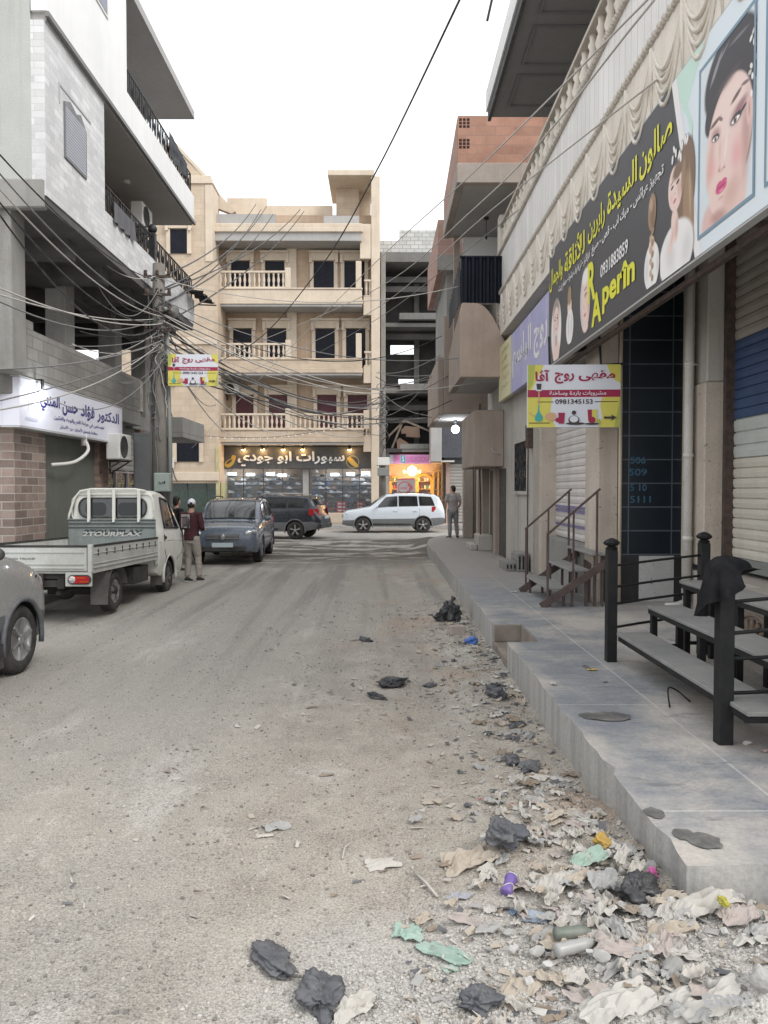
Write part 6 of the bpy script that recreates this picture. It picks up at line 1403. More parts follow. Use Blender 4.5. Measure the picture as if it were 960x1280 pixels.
def suv_st(L=4.65, H=1.70, W=.92, nose=1.0, hood=1.08, belt=1.08):
    f = L/2
    return [(f, .66, .46, .76, .81, .58), (f-.05, .80, .36, .85, .91, .70), (f-.20, W-.05, .32, .94, 1.00, .76), (f-.55, W-.01, .30, .99, 1.055, .78), (f-1.02, W, .29, belt-.01, belt+.03, .79), (f-1.18, W, .29, belt, belt+.07, .79),
            (f-1.62, W, .29, belt+.01, belt+.40, .74), (f-1.98, W, .29, belt+.02, H-.05, .71), (f-2.5, W, .29, belt+.03, H, .715), (f-3.6, W, .30, belt+.05, H-.01, .715), (f-4.15, W-.01, .32, belt+.06, H-.05, .70), (f-4.36, W-.02, .36, belt+.05, H-.16, .71), (f-4.52, W-.04, .40, belt-.02, belt+.18, .73), (f-4.6, W-.07, .44, belt-.18, belt-.1, .72), (f-L, W-.20, .52, .78, .82, .6)]
def suv_details(c, L, belt, body, plate_front=True):
    f = L/2
    c.side_window(f-1.50, f-2.45, f-1.90, f-2.45, .1, .88); c.side_window(f-2.52, f-3.38, f-2.52, f-3.34, .1, .88); c.side_window(f-3.46, f-4.14, f-3.42, f-3.98, .12, .86)
    c.screen(f-1.22, f-1.93); c.screen(f-4.5, f-4.24, 'rear_window', .9, -1)
    for sg in (1, -1):
        m = MB(); m.ell((sg*.70, f-.105, .84), (.19, .075, .075), 16, 10, Matrix.Rotation(sg*-.62, 3, 'Z') @ Matrix.Rotation(sg*-.16, 3, 'Y')); hl = m.build('headlight', LENS, c.root)
        m = MB(); m.ell((sg*.64, f-.055, .835), (.05, .03, .045), 10, 8); m.build('reflector', flat('lamp_core', (.75, .76, .75), .2, .3, dust=0), hl)
        m = MB(); m.prism([(sg*(.60), -f+.10, .90), (sg*.87, -f+.26, .90), (sg*.875, -f+.28, 1.16), (sg*.72, -f+.16, 1.22)], (0, -.035, .0)); m.prism([(sg*.885, -f+.26, .92), (sg*.895, -f+.46, .96), (sg*.875, -f+.44, 1.18), (sg*.865, -f+.28, 1.2)], (sg*.012, 0, 0)); m.build('tail_light', REDL, c.root)
        m = MB(); m.ell((sg*.66, f-.075, .50), (.07, .04, .06), 10, 8); m.build('fog_lamp', LENS, c.root)
    m = MB(); m.box(-.42, .42, f-.04, f+.012, .66, .80); g = m.build('grille', BLKP, c.root, bevel=.01)
    m = MB()
    for z in (.69, .735, .78): m.box(-.41, .41, f+.010, f+.03, z-.01, z+.012)
    m.build('grille_bar', ALLOY, g); m = MB(); m.lathe([(.07, 0), (.08, .012), (.05, .02), (0, .02)], (0, f+.03, .735), 14, 'y'); m.build('badge', ALLOY, g)
    m = MB(); m.box(-.6, .6, f-.05, f+.02, .36, .50); m.build('air_intake', BLKP, c.root, bevel=.02)
    m = MB(); m.box(-.27, .27, f+.021, f+.035, .47, .585); m.build('number_plate', PLATE, c.root, bevel=.004)
    m = MB(); m.box(-.8, .8, -f-.03, -f+.12, .42, .62); m.build('rear_bumper', BLKP, c.root, bevel=.03); m = MB(); m.box(-.27, .27, -f-.04, -f-.02, .80, .92); m.build('number_plate', PLATE, c.root)
    c.line('door_seam', [(f-1.5, .42), (f-1.52, belt)], .006, BLKP); c.line('door_seam', [(f-2.49, .42), (f-2.49, belt)], .006, BLKP); c.line('door_seam', [(f-3.28, .62), (f-3.45, .8), (f-3.46, belt)], .006, BLKP)
    c.line('sill_trim', [(f-1.3-.35*k/1, .40) for k in range(6)], .03, BLKP)
    c.mirrors(f-1.52, belt+.04, .86); c.handles((f-2.36, f-3.26), belt-.12); c.rails(f-2.2, f-4.0)
    m = MB()
    for sg in (1, -1): m.tube([(sg*.62-.5*max(sg, 0), f-1.18, belt+.095), (sg*.1, f-1.26, belt+.13)], .012, 5)
    m.bar((-.55, f-1.2, belt+.10), (.05, f-1.23, belt+.12), .015); m.build('wiper', BLKP, c.root)
WHL = [(.9, 1.32), (-.9, 1.32), (.9, -1.38), (-.9, -1.38)]
def suv(name, label, body, low, L=4.65, H=1.70, belt=1.07, group=None, lowz=.58, dark=True):
    Car.lowz = lowz; Car.darkrail = dark
    c = Car(name, label, suv_st(L, H, .92, belt=belt), body, .355, WHL, 5, low)
    suv_details(c, L, belt, body); return c
c1 = suv('parked_car', 'blue grey parked SUV facing the camera behind the white pickup', paint('blue_grey_paint', (.10, .125, .165), .10, .25, .7), None)
c1.place(-4.18, 22.0, pi+R(2.5))
c2 = suv('parked_car', 'black SUV with grey lower trim parked before the shoe shop', paint('black_blue_paint', (.018, .023, .034), .12), flat('grey_cladding', (.16, .16, .165), .6), 4.75, 1.74, 1.12, lowz=.62, dark=False)
c2.place(-4.55, 31.2, pi/2-R(12))
c3 = suv('parked_car', 'silvery white SUV with grey lower trim parked before the sweet shop', paint('silver_white_paint', (.60, .65, .70), .1), flat('grey_cladding2', (.16, .17, .175), .6), 4.45, 1.78, 1.10, lowz=.62)
c3.place(.44, 35.4, pi/2+R(3))
# parked van, front corner in view at the left edge
Car.lowz = .62
vst = [(2.35, .62, .50, .78, .82, .5), (2.30, .74, .40, .84, .90, .66), (2.16, .84, .30, .95, 1.02, .70), (1.80, .89, .28, 1.10, 1.17, .72), (1.30, .91, .27, 1.22, 1.29, .74), (1.12, .91, .27, 1.24, 1.36, .74), (.55, .91, .27, 1.25, 1.72, .69), (.20, .91, .27, 1.25, 1.86, .67), (-.6, .91, .28, 1.25, 1.93, .68), (-1.9, .91, .29, 1.25, 1.92, .68), (-2.2, .90, .32, 1.24, 1.84, .66), (-2.33, .87, .40, 1.2, 1.7, .64), (-2.38, .74, .5, 1.1, 1.5, .6)]
van = Car('parked_van', 'silver grey van parked nearest the camera with its front wheel showing', vst, paint('silver_van_paint', (.27, .27, .265), .07, .28, .6), .36, [(.9, 1.50), (-.9, 1.50), (.9, -1.45), (-.9, -1.45)], 6, flat('van_cladding', (.10, .105, .12), .5, dust=.3), cat='van')
van.side_window(.98, .05, .42, .05, .08, .86); van.side_window(-.04, -1.1, -.04, -1.1, .08, .86); van.side_window(-1.2, -2.12, -1.2, -2.05, .08, .86); van.screen(1.06, .24); van.screen(-2.32, -2.24, 'rear_window', .9, -1)
van.body = BLKP; van.mirrors(.80, 1.27, .86); van.handles((.1, -.2), 1.06); van.line('door_seam', [(1.04, .45), (1.05, 1.2)], .006, BLKP); van.line('door_seam', [(0, .45), (0, 1.22)], .006, BLKP)
for sg in (1, -1):
    m = MB(); m.grid(lambda u, v: V((sg*(.48+.36*u), 2.30-.28*u*u+.01, .78+.16*v+.02*u)), 6, 3); m.build('headlight', LENS, van.root)
    m = MB(); m.ell(van.flank(1.93, .98, sg, 0), (.012, .022, .022), 8, 6); m.build('side_marker', BLKP, van.root)
    m = MB(); m.prism([(sg*.82, -2.37, 1.0), (sg*.9, -2.28, 1.0), (sg*.88, -2.28, 1.5), (sg*.78, -2.36, 1.5)], (0, -.03, 0)); m.build('tail_light', REDL, van.root)
    m = MB(); m.box(sg*.9-.02, sg*.9+.02, .98, 1.06, .16, .40); m.build('mud_flap', BLKP, van.root)
m = MB(); m.box(-.5, .5, 2.33, 2.37, .58, .74); m.build('grille', BLKP, van.root, bevel=.01); m = MB(); m.box(-.26, .26, 2.37, 2.385, .42, .54); m.build('number_plate', PLATE, van.root)
van.place(-4.72, 6.62, R(-.6))
# ------------------------------------------------------------------ white pickup, seen from behind
PWT = paint('cream_white_paint', (.66, .66, .61), .3, .42, .25); PWB = surf('bed_white', (.56, .57, .545), (.44, .44, .41), 2.2, .6, .1, 40, streak=.45, streakc=(.27, .25, .22), coat=.15); FRM = surf('chassis_black', (.03, .03, .03), (.07, .065, .06), 4, .85, .2, 40)
pk = thing('pickup_truck', 'dusty white drop side pickup truck with a grey headboard', 'truck')
Hs = .845
# local coordinates: rear of the bed y=-2.45, cab front y=2.4
def gate(name, x0, x1, y0, y1, z0, z1, out):
    m = MB()
    if out == 'x':
        s = 1 if x0 > 0 else -1
        m.box(x0, x1, y0, y1, z0, z1); xo = max(x0, x1) if s > 0 else min(x0, x1)
        for za, zb_ in ((z0+.03, z0+.055), (z0+.09, z0+.105), (z1-.10, z1-.085)): m.box(min(xo, xo+s*.014), max(xo, xo+s*.014), y0+.02, y1-.02, za, zb_)
    else:
        m.box(x0, x1, y0, y1, z0, z1)
        for za, zb_ in ((z0+.03, z0+.055), (z0+.09, z0+.105), (z1-.08, z1-.065)): m.box(x0+.03, x1-.03, y0-.014, y0, za, zb_)
    g = m.build(name, PWB, pk, bevel=.006)
    m = MB()
    if out == 'x': m.box(min(x0, x1)-.004, max(x0, x1)+.006, y0, y1, z1, z1+.03)
    else: m.box(x0, x1, y0-.006, y1+.004, z1, z1+.03)
    m.build('top_rail', FRM, g); return g
sg_r = gate('side_gate', Hs-.04, Hs, -2.40, .62, .72, 1.06, 'x'); gate('side_gate', -Hs, -Hs+.04, -2.40, .62, .72, 1.06, 'x'); tg = gate('tailgate', -Hs+.06, Hs-.06, -2.46, -2.42, .72, 1.06, 'y')
m = MB()
for k in range(9):
    y = -2.2+.33*k; m.box(Hs-.002, Hs+.014, y-.008, y+.008, .93, 1.02)
    m.bar((Hs-.02, y, .735), (Hs-.02, y+.03, .68), .016)
m.build('gate_hook', FRM, sg_r)
m = MB()
for s in (1, -1): m.box(s*(Hs-.01)-.035, s*(Hs-.01)+.03, -2.47, -2.40, .70, 1.10)
parts(m, 'corner_post', PWB, pk, bevel=.008)
m = MB(); m.box(-Hs, Hs, -2.42, .64, .68, .738); m.build('bed_floor', PWB, pk, bevel=.005)
m = MB(); put_text(m, 'CARGO TRUCK', (0, -2.46, 0), (1, 0, 0), (0, 0, 1), -.45, .05, .885, .91, .006, .01); m.build('lettering', FRM, tg)
m = MB()
for x in (-.38, .38): m.box(x-.05, x+.05, -2.38, 2.2, .46, .60)
for y in (-2.3, -1.2, 0, 1.2): m.box(-.38, .38, y-.05, y+.05, .48, .58)
m.box(-.8, .8, -2.36, -2.3, .60, .68); m.cyl((-.8, -1.35, .33), (.8, -1.35, .33), .07); m.box(.42, .80, -.55, .2, .34, .62); m.box(-.8, -.42, -.7, .1, .34, .62); m.ell((0, -1.35, .33), (.17, .17, .15), 10, 8); m.cyl((.3, -2.3, .38), (.3, -1.2, .42), .035); m.build('chassis', FRM, pk)
for s in (1, -1):
    m = MB(); m.box(s*.67-.19, s*.67+.19, -2.47, -2.43, .50, .70); tl = m.build('lamp_housing', PWB, pk, bevel=.008)
    m = MB(); m.cyl((s*.67-.08*s, -2.47, .60), (s*.67-.08*s, -2.50, .60), .058, .05, 16); m.build('reversing_lamp', LENS, tl)
    m = MB(); q = [(.67*s+.13*cos(a)*(1)+.0, .6+.058*sin(a)) for a in [2*pi*k/24 for k in range(24)]]
    def stad(c, h, r): return [(c+(h if cos(a) > 0 else -h)+r*cos(a), .60+r*sin(a)) for a in [2*pi*(k+.5)/28 for k in range(28)]]
    m.prism([(x, -2.472, z) for x, z in stad(s*.69, .10, .068)], (0, -.015, 0)); m.build('lamp_rim', BLKP, tl)
    m = MB(); m.prism([(x, -2.4875, z) for x, z in stad(s*.70, .085, .052)], (0, -.012, 0)); m.build('tail_light', REDL, tl)
    m = MB(); m.box(s*.74-.04, s*.74+.10 if s > 0 else s*.74+.04, -2.505, -2.4998, .568, .575); m.box(.62*s-.1, .62*s+.16, -2.502, -2.4998, .622, .63); m.build('amber_strip', ORL, tl)
m = MB(); m.box(-.36, .14, -2.43, -2.40, .50, .68); m.build('plate_holder', FRM, pk); m = MB(); m.box(-.34, .02, -2.445, -2.43, .52, .66); m.build('number_plate', flat('white_plate', (.6, .62, .62), .4), pk)
m = MB(); m.tube([(-.5, -2.42, .42), (-.1, -2.44, .40), (.2, -2.42, .42)], .03, 6); m.build('tow_hook', STEELG, pk)
for x, y, s, nm in ((.79, -1.35, 1, 5), (-.79, -1.35, -1, 5)): wheel(pk, x-.09*s, y, .315, .19, s, 5, .60, flat('dusty_steel_rim', (.27, .26, .25), .5, .5, dust=.4))
for x, s in ((.82, 1), (-.82, -1)): wheel(pk, x-.09*s, 1.33, .315, .18, s, 6, .60, flat('dark_steel_rim', (.13, .125, .12), .6, .4, dust=.4))
m = MB()
for s in (1, -1):
    m.grid(lambda u, v: (s*(.60+.24*v), -1.35-.40*cos(pi*u*.95)*1.02, .32+.40*sin(pi*(.04+u*.92))**.8), 14, 2); m.grid(lambda u, v: (s*(.58+.27*u), -1.80-.02*v, .66-.50*v), 2, 4); m.grid(lambda u, v: (s*(.60+.23*u), .93, .6-.42*v), 2, 3)
parts(m, 'mud_flap', surf('mud_flap_dusty', (.10, .095, .09), (.15, .14, .13), 3, .9, .2, 30), pk)
# cab: lofted, open arch cut for the front wheels
cst = [(2.42, .70, .40, .95, 1.0, .6), (2.38, .80, .33, 1.02, 1.08, .72), (2.22, .85, .31, 1.16, 1.26, .76), (1.95, .86, .31, 1.20, 1.55, .74), (1.62, .865, .31, 1.20, 1.82, .70), (1.40, .865, .31, 1.20, 1.91, .69), (1.0, .865, .34, 1.20, 1.955, .69), (.80, .86, .38, 1.20, 1.95, .69), (.705, .85, .42, 1.20, 1.93, .685), (.68, .82, .46, 1.18, 1.88, .66)]
Car.lowz = 0
cab = Car('cab_tmp', 'tmp', cst, PWT, .33, [(.84, 1.33), (-.84, 1.33)])
for ch in list(cab.root.children):
    if ch.name.startswith('wheel') : 
        for g_ in list(ch.children): bpy.data.objects.remove(g_)
        bpy.data.objects.remove(ch)
    else: ch.parent = pk
bpy.data.objects.remove(cab.root); cab.root = pk; cab.o.name = 'cab'
for sg in (1, -1):
    m = MB(); m.grid(lambda u, v: cab.side((1.98-.92*u)*(1-v)+(1.58-.52*u)*v, .06+.82*v, sg), 6, 6); w = m.build('door_window', CGL, pk)
    fr = [cab.side((1.98-.92*u)*(1-v)+(1.58-.52*u)*v, .06+.82*v, sg, .012) for u, v in [(i/6, 0) for i in range(6)]+[(1, i/5) for i in range(5)]+[(1-i/6, 1) for i in range(6)]+[(0, 1-i/5) for i in range(5)]]
    m = MB(); m.tube(fr, .018, 5, closed=True); m.build('window_seal', BLKP, w)
    m = MB(); m.grid(lambda u, v: cab.side(1.66-.03*u-.40*(v-.06)*.45, .04+.8*v, sg, .016), 1, 4); m.build('quarter_bar', PWT, w)
    m = MB(); m.tube([cab.flank(y, z, sg, .001) for y, z in ((2.10, 1.16), (2.12, .72), (1.76, .62))], .006, 5); m.tube([cab.flank(y, z, sg, .001) for y, z in ((1.0, 1.19), (.99, .80), (1.06, .70), (.98, .50), (.96, .36))], .007, 5); m.tube([cab.flank(y, z, sg, .0) for y, z in ((.72, .98), (1.4, 1.0), (2.1, .96))], .006, 5); m.build('door_seam', BLKP, cab.o)
    m = MB(); m.ell(cab.flank(1.08, 1.06, sg, .0), (.02, .055, .035), 10, 8); m.build('door_handle', BLKP, pk)
    m = MB(); m.ell(cab.flank(1.0, 1.04, sg, .0), (.012, .028, .085), 10, 8); m.build('fuel_flap', BLKP, pk)
    m = MB(); m.ell((sg*1.02, 2.0, 1.32), (.03, .06, .12), 10, 8); m.tube([(sg*.84, 2.06, 1.42), (sg*1.0, 2.02, 1.44), (sg*1.02, 2.0, 1.32), (sg*.86, 2.08, 1.2)], .012, 5); m.build('wing_mirror', BLKP, pk)
    m = MB(); m.tube([(sg*.80, .66, .56), (sg*.80, .60, .66), (sg*.80, .60, .74), (sg*.80, .70, .78), (sg*.80, .72, .62), (sg*.80, .66, .56)], .03, 6); m.build('air_snorkel', PWT, pk)
    m = MB(); m.ell((sg*.62, 2.40, .80), (.15, .04, .08), 12, 8); m.build('headlight', LENS, pk)
cab.screen(2.16, 1.50)
m = MB(); m.box(-.75, .75, 2.40, 2.46, .40, .58); m.build('front_bumper', PWT, pk, bevel=.02)
# rear window: rounded, with a dim cab behind the pane
def rrect(x0, x1, z0, z1, r, n=6):
    out = []
    for cx, cz, a0 in ((x1-r, z1-r, 0), (x0+r, z1-r, pi/2), (x0+r, z0+r, pi), (x1-r, z0+r, 1.5*pi)): out += [(cx+r*cos(a0+pi/2*k/n), cz+r*sin(a0+pi/2*k/n)) for k in range(n+1)]
    return out
m = MB(); m.prism([(x, .672, z) for x, z in rrect(-.61, .61, 1.46, 1.79, .14)], (0, -.02, 0)); rwn = m.build('rear_window', CGL, pk)
m = MB(); m.tube([(x, .648, z) for x, z in rrect(-.62, .62, 1.45, 1.80, .145)], .016, 6, closed=True); m.build('window_seal', BLKP, rwn)
for x0, x1 in ((-.50, -.12), (.1, .48)): m = MB(); m.prism([(x, .6515, z) for x, z in rrect(x0, x1, 1.48, 1.72, .08)], (0, -.003, 0)); m.build('headrest_shape', flat('seat_dark', (.03, .032, .036), .3, dust=0), rwn)
m = MB(); m.tube([(x, .665, z) for x, z in rrect(-.76, .76, 1.36, 1.87, .16)], .012, 5, closed=True); m.build('panel_rib', PWT, cab.o)
# headboard with guard bars
HBD = surf('headboard_grey', (.225, .255, .25), (.18, .205, .20), 2.5, .6, .1, 40, streak=.5, streakc=(.32, .32, .30))
m = MB(); m.box(-.80, .80,   .60, .64, .70, 1.42); hb = m.build('headboard', HBD, pk, bevel=.008)
m = MB()
for z in (1.25, 1.32, 1.385): m.box(-.80, .80, .588, .598, z, z+.022)
m.build('stripe', flat('headboard_dark', (.045, .055, .055), .6), hb)
HBL = flat('chrome_letter', (.48, .48, .46), .4, .2, dust=.3); HBS = flat('letter_shadow', (.03, .035, .035), .6)
for t, k0, z0, mm, o_ in (('2TOURPLAX', .0, 1.14, HBS, .004), ('2TOURPLAX', -.02, 1.10, HBL, .012)): m = MB(); put_text(m, t, (0, .60, 0), (1, 0, 0), (0, 0, 1), -.52+k0, .58+k0, z0, z0+.085, o_, .03, .2, .004); m.build('lettering', mm, hb)
for x in (-.42, .04, .5):
    m = MB(); m.box(x-.028, x+.028, .585, .62, 1.38, 1.95); m.box(x-.02, x+.02, .56, .60, 1.36, 1.42); m.build('guard_bar', PWT, hb, bevel=.004)
m = MB(); m.tube([(-.80, .61, 1.40), (-.79, .62, 1.5), (-.70, .64, 1.80), (-.60, .66, 1.93), (-.4, .66, 1.965), (.4, .66, 1.965), (.60, .66, 1.93)], .022, 8); m.build('guard_hoop', PWT, hb)
pk.location = (-4.95, 13.42, ground_h(-4.95, 13.4)+.01); pk.rotation_euler = (R(-1.3), 0, R(-1.2))
# motorbike half hidden behind the corner
mo = thing('motorbike', 'dark motorbike standing by the shutter beyond the man', 'motorbike', (bx(588, 37), 37, .17))
m = MB(); X0 = bx(588, 37)
for y in (36.5, 37.7): 
    w = MB(); w.tube([(X0, y+.27*cos(2*pi*k/20), .46+.27*sin(2*pi*k/20)) for k in range(20)], .05, 8, closed=True); wo = w.build('wheel', RUB, mo); w = MB(); w.lathe([(.1, -.03), (.1, .03), (0, .03)], (X0, y, .46), 12, 'x'); w.build('hub', STEELG, wo)
m.tube([(X0, 36.5, .46), (X0, 36.62, 1.05)], .035, 6); m.tube([(X0, 36.65, .95), (X0, 37.0, .62), (X0, 37.7, .46)], .05, 6); m.tube([(X0-.32, 36.75, 1.12), (X0, 36.62, 1.06), (X0+.32, 36.75, 1.12)], .018, 6); m.build('frame', BLKP, mo)
m = MB(); m.ell((X0, 36.95, .92), (.15, .28, .15), 12, 8); m.build('fuel_tank', paint('dark_tank', (.03, .035, .04)), mo); m = MB(); m.ell((X0, 37.45, .88), (.14, .38, .08), 12, 8); m.build('saddle', BLKP, mo); m = MB(); m.ell((X0, 37.05, .55), (.16, .22, .16), 10, 8); m.build('engine', STEELG, mo); m = MB(); m.ell((X0, 36.5, 1.0), (.09, .07, .1), 10, 8); m.build('headlight', LENS, mo)
# ================================================================== PEOPLE
def remeshed(mb, name, mat, parent, vox, smooth=6, wr=0, seed=0):
    o = mb.build(name, mat, None, recalc=False)
    md = o.modifiers.new('r', 'REMESH'); md.mode = 'VOXEL'; md.voxel_size = vox; md.use_smooth_shade = True
    ms = o.modifiers.new('s', 'SMOOTH'); ms.iterations = smooth; ms.factor = .5
    bpy.context.view_layer.update(); baked(o)
    if wr:
        for v in o.data.vertices:
            p = v.co; n = noise.noise((p.x*9+seed, p.y*9, p.z*16))*.6+noise.noise((p.x*20, p.y*20+seed, p.z*34))*.4
            v.co += v.normal*n*wr
    o.data.materials.clear(); o.data.materials.append(mat)
    for p in o.data.polygons: p.use_smooth = True
    o.parent = parent; return o
def person(label, loc, rz, h, J, skin, top, pants, hair, shoe, sleeve, cap=None, cloth_back=None, group=None):
    """J: joint positions for a 1.75 m figure facing +y, x to its right"""
    r = thing('person', label, 'person', (0, 0, 0)); k = h/1.75
    b = MB(); T = Matrix.Scale(k, 4); b.T = T
    hp, ch, nk, hd = J.get('hip', V((0, 0, .93))), J.get('chest', V((0, 0, 1.30))), J.get('neck', V((0, .0, 1.47))), J.get('head', V((0, .025, 1.635)))
    # tubes running upward take radii as (depth, width)
    b.tube([hp+V((0, 0, -.08)), hp, hp.lerp(ch, .4), ch, ch.lerp(nk, .72), nk, nk.lerp(hd, .55)], [(.09, .13), (.105, .155), (.09, .135), (.105, .165), (.075, .15), (.06, .07), (.055, .055)], 16)
    yaw = Matrix.Rotation(J.get('headyaw', 0), 3, 'Z')
    b.ell(hd, (.073, .092, .112), 16, 12, yaw); b.ell(hd+yaw @ V((0, .035, -.055)), (.055, .06, .062), 12, 8, yaw)
    b.ell(hd+yaw @ V((0, .098, -.01)), (.014, .02, .026), 8, 6, yaw)
    for s in (-1, 1): b.ell(hd+yaw @ V((s*.074, -.005, -.005)), (.012, .02, .032), 8, 6, yaw)
    for s, n in ((1, 'r'), (-1, 'l')):
        S, E, Wr = J['sh'+n], J['el'+n], J['wr'+n]
        b.tube([nk.lerp(S, .35)+V((0, 0, -.03)), S, S.lerp(E, .5), E, E.lerp(Wr, .4), Wr], [.05, .056, .048, .040, .040, .027], 10)
        f = (Wr-E).normalized(); side = V((s, 0, 0)); b.ell(Wr+f*.05, (.02, .03, .055) if abs(f.z) > .6 else (.04, .055, .022), 10, 8)
        H, K, A = J['hip'+n], J['kn'+n], J['an'+n]
        b.tube([H+V((0, 0, .05)), H, H.lerp(K, .5), K, K.lerp(A, .35), A], [.085, .09, .075, .056, .058, .038], 12)
        fd = J.get('foot'+n, V((0, 1, 0))); b.tube([A+fd*-.05+V((0, 0, -.05)), A+fd*.06+V((0, 0, -.055)), A+fd*.17+V((0, 0, -.07))], [.04, .042, .03], 8)
    body = remeshed(b, 'body', skin, r, .013*k, 4)
    hm = MB(); hm.T = T                                       # five separate fingers per hand, rooted in the palm, joined to the body mesh
    for n, s in (('r', 1), ('l', -1)):
        E, Wr = J['el'+n], J['wr'+n]; f = (Wr-E).normalized(); ax = V((0, 1, 0)) if abs(f.z) > .6 else V((1, 0, 0)); ax = (ax-f*ax.dot(f)).normalized(); curl = f.cross(ax)*(-s)
        for q, (o_, L) in enumerate(((-.030, .065), (-.010, .078), (.010, .082), (.030, .072))):
            p0 = Wr+f*.075+ax*o_; hm.tube([p0, p0+f*L*.5+curl*.008, p0+f*L*.85+curl*.03, p0+f*L*.95+curl*.045], [.0095, .009, .008, .006], 6)
        p0 = Wr+f*.03+ax*.035; hm.tube([p0, p0+f*.03+ax*.02, p0+f*.06+ax*.022+curl*.012], [.012, .010, .008], 6)
    hm_o = hm.build('fingers', skin)
    bm = bmesh.new(); bm.from_mesh(body.data); bm.from_mesh(hm_o.data); bm.to_mesh(body.data); bm.free(); bpy.data.objects.remove(hm_o)
    for p in body.data.polygons: p.use_smooth = True
    e = MB(); e.T = T
    for s in (-1, 1): e.ell(hd+yaw @ V((s*.03, .088, .012)), (.014, .008, .007), 8, 6, yaw)
    e.build('eyes', flat('eye_dark', (.05, .04, .035), .3, dust=0), body); e = MB(); e.T = T; e.ell(hd+yaw @ V((0, .088, -.052)), (.024, .008, .008), 8, 6, yaw); e.build('mouth', flat('lip', (.35, .15, .13), .5, dust=0), body)
    # clothes
    c = MB(); c.T = T; lo = J.get('hem', -.06)
    c.tube([hp+V((0, 0, lo)), hp+V((0, 0, .02)), hp.lerp(ch, .4), ch, ch.lerp(nk, .75), nk+V((0, 0, -.0))], [(.128, .178), (.125, .175), (.115, .160), (.127, .188), (.098, .172), (.07, .085)], 18)
    for n in 'rl':
        S, E, Wr = J['sh'+n], J['el'+n], J['wr'+n]; end = E.lerp(Wr, .93) if sleeve == 'long' else S.lerp(E, .72)
        pts = [nk.lerp(S, .4)+V((0, 0, -.03)), S, S.lerp(E, .5), E.lerp(S, .05), E.lerp(Wr, .4), end] if sleeve == 'long' else [nk.lerp(S, .4)+V((0, 0, -.03)), S, S.lerp(E, .45), end]
        c.tube(pts, [.07, .075, .068, .058, .055, .045] if sleeve == 'long' else [.07, .074, .072, .074], 12)
    remeshed(c, 'jacket' if sleeve == 'long' else 'tee_shirt', top, r, .014*k, 4, .012, 3)
    c = MB(); c.T = T
    c.tube([hp+V((0, 0, -.12)), hp, hp+V((0, 0, .07))], [(.115, .158), (.122, .170), (.112, .158)], 16)
    for n in 'rl':
        H, K, A = J['hip'+n], J['kn'+n], J['an'+n]; c.tube([H+V((0, 0, .06)), H, H.lerp(K, .5), K, K.lerp(A, .5), A+V((0, 0, .02))], [.098, .104, .092, .074, .070, .062], 12)
    remeshed(c, 'trousers', pants, r, .014*k, 4, .012, 9)
    for n in 'rl':
        A = J['an'+n]; fd = J.get('foot'+n, V((0, 1, 0))); pt = J.get('toe'+n, 0)
        c = MB(); c.T = T; c.tube([A+fd*-.07+V((0, 0, -.035)), A+fd*-.03+V((0, 0, -.03)), A+fd*.07+V((0, 0, -.045+pt)), A+fd*.17+V((0, 0, -.062+pt*2)), A+fd*.21+V((0, 0, -.07+pt*2))], [(.035, .035), (.05, .048), (.05, .042), (.046, .03), (.025, .018)], 10); so = c.build('shoe', shoe, r)
        c = MB(); c.T = T; c.tube([A+fd*-.085+V((0, 0, -.078)), A+fd*.07+V((0, 0, -.082+pt)), A+fd*.215+V((0, 0, -.085+pt*2.2))], [(.04, .014), (.05, .014), (.04, .012)], 8); c.build('sole', flat('white_sole', (.6, .6, .58), .6), so)
    if cap:
        c = MB(); c.T = T; c.ell(hd+V((0, -.003, .03)), (.086, .105, .098), 16, 10, yaw, lambda d: 1 if d.z > -.15 else .85)
        c.build('hair', hair, r) if False else None
        co = c.build('cap', cap, r); c = MB(); c.T = T; c.grid(lambda u, v: hd+yaw @ V(((u-.5)*.15, .08+.085*v*(1-.5*abs(u-.5)*2), .045-.02*v-.03*(2*u-1)**2)), 8, 4); c.build('visor', cap, co)
        c = MB(); c.T = T; c.ell(hd+yaw @ V((0, -.098, .03)), (.035, .012, .022), 10, 6); c.build('cap_gap', flat('cap_navy', (.02, .022, .04), .7, dust=0), co)
        c = MB(); c.T = T; c.ell(hd+V((0, -.02, -.02)), (.077, .086, .07), 14, 8, yaw); c.build('hair', hair, r)
    else:
        c = MB(); c.T = T; c.ell(hd+yaw @ V((0, -.014, .028)), (.082, .098, .102), 16, 12, yaw, lambda d: (1+.04*noise.noise(d*6)) if (d.z > .1 or d.y < .1) else .8)
        c.ell(hd+yaw @ V((0, -.05, -.03)), (.072, .055, .07), 12, 8, yaw); c.build('hair', hair, r)
    if cloth_back:
        c = MB(); c.T = T; x0, x1, z0, z1 = cloth_back[1]
        c.grid(lambda u, v: ch+V((x0+(x1-x0)*u, -.155+.05*abs(x0+(x1-x0)*u), z0+(z1-z0)*v)), 5, 6); po = c.build('back_print', cloth_back[0], r)
        c = MB(); c.T = T; c.grid(lambda u, v: ch+V((x0+.03+(x1-x0-.06)*u, -.160+.05*abs(x0+(x1-x0)*u), z0+.04+(z1-z0-.1)*v)), 4, 5); c.build('print_shape', flat('print_dim', (.16, .12, .13), .8), po)
    r.location = loc; r.rotation_euler = (0, 0, rz)
    return r
SKINM = flat('skin', (.40, .24, .17), .6, dust=0); DHAIR = flat('dark_hair', (.018, .015, .013), .7, dust=0)
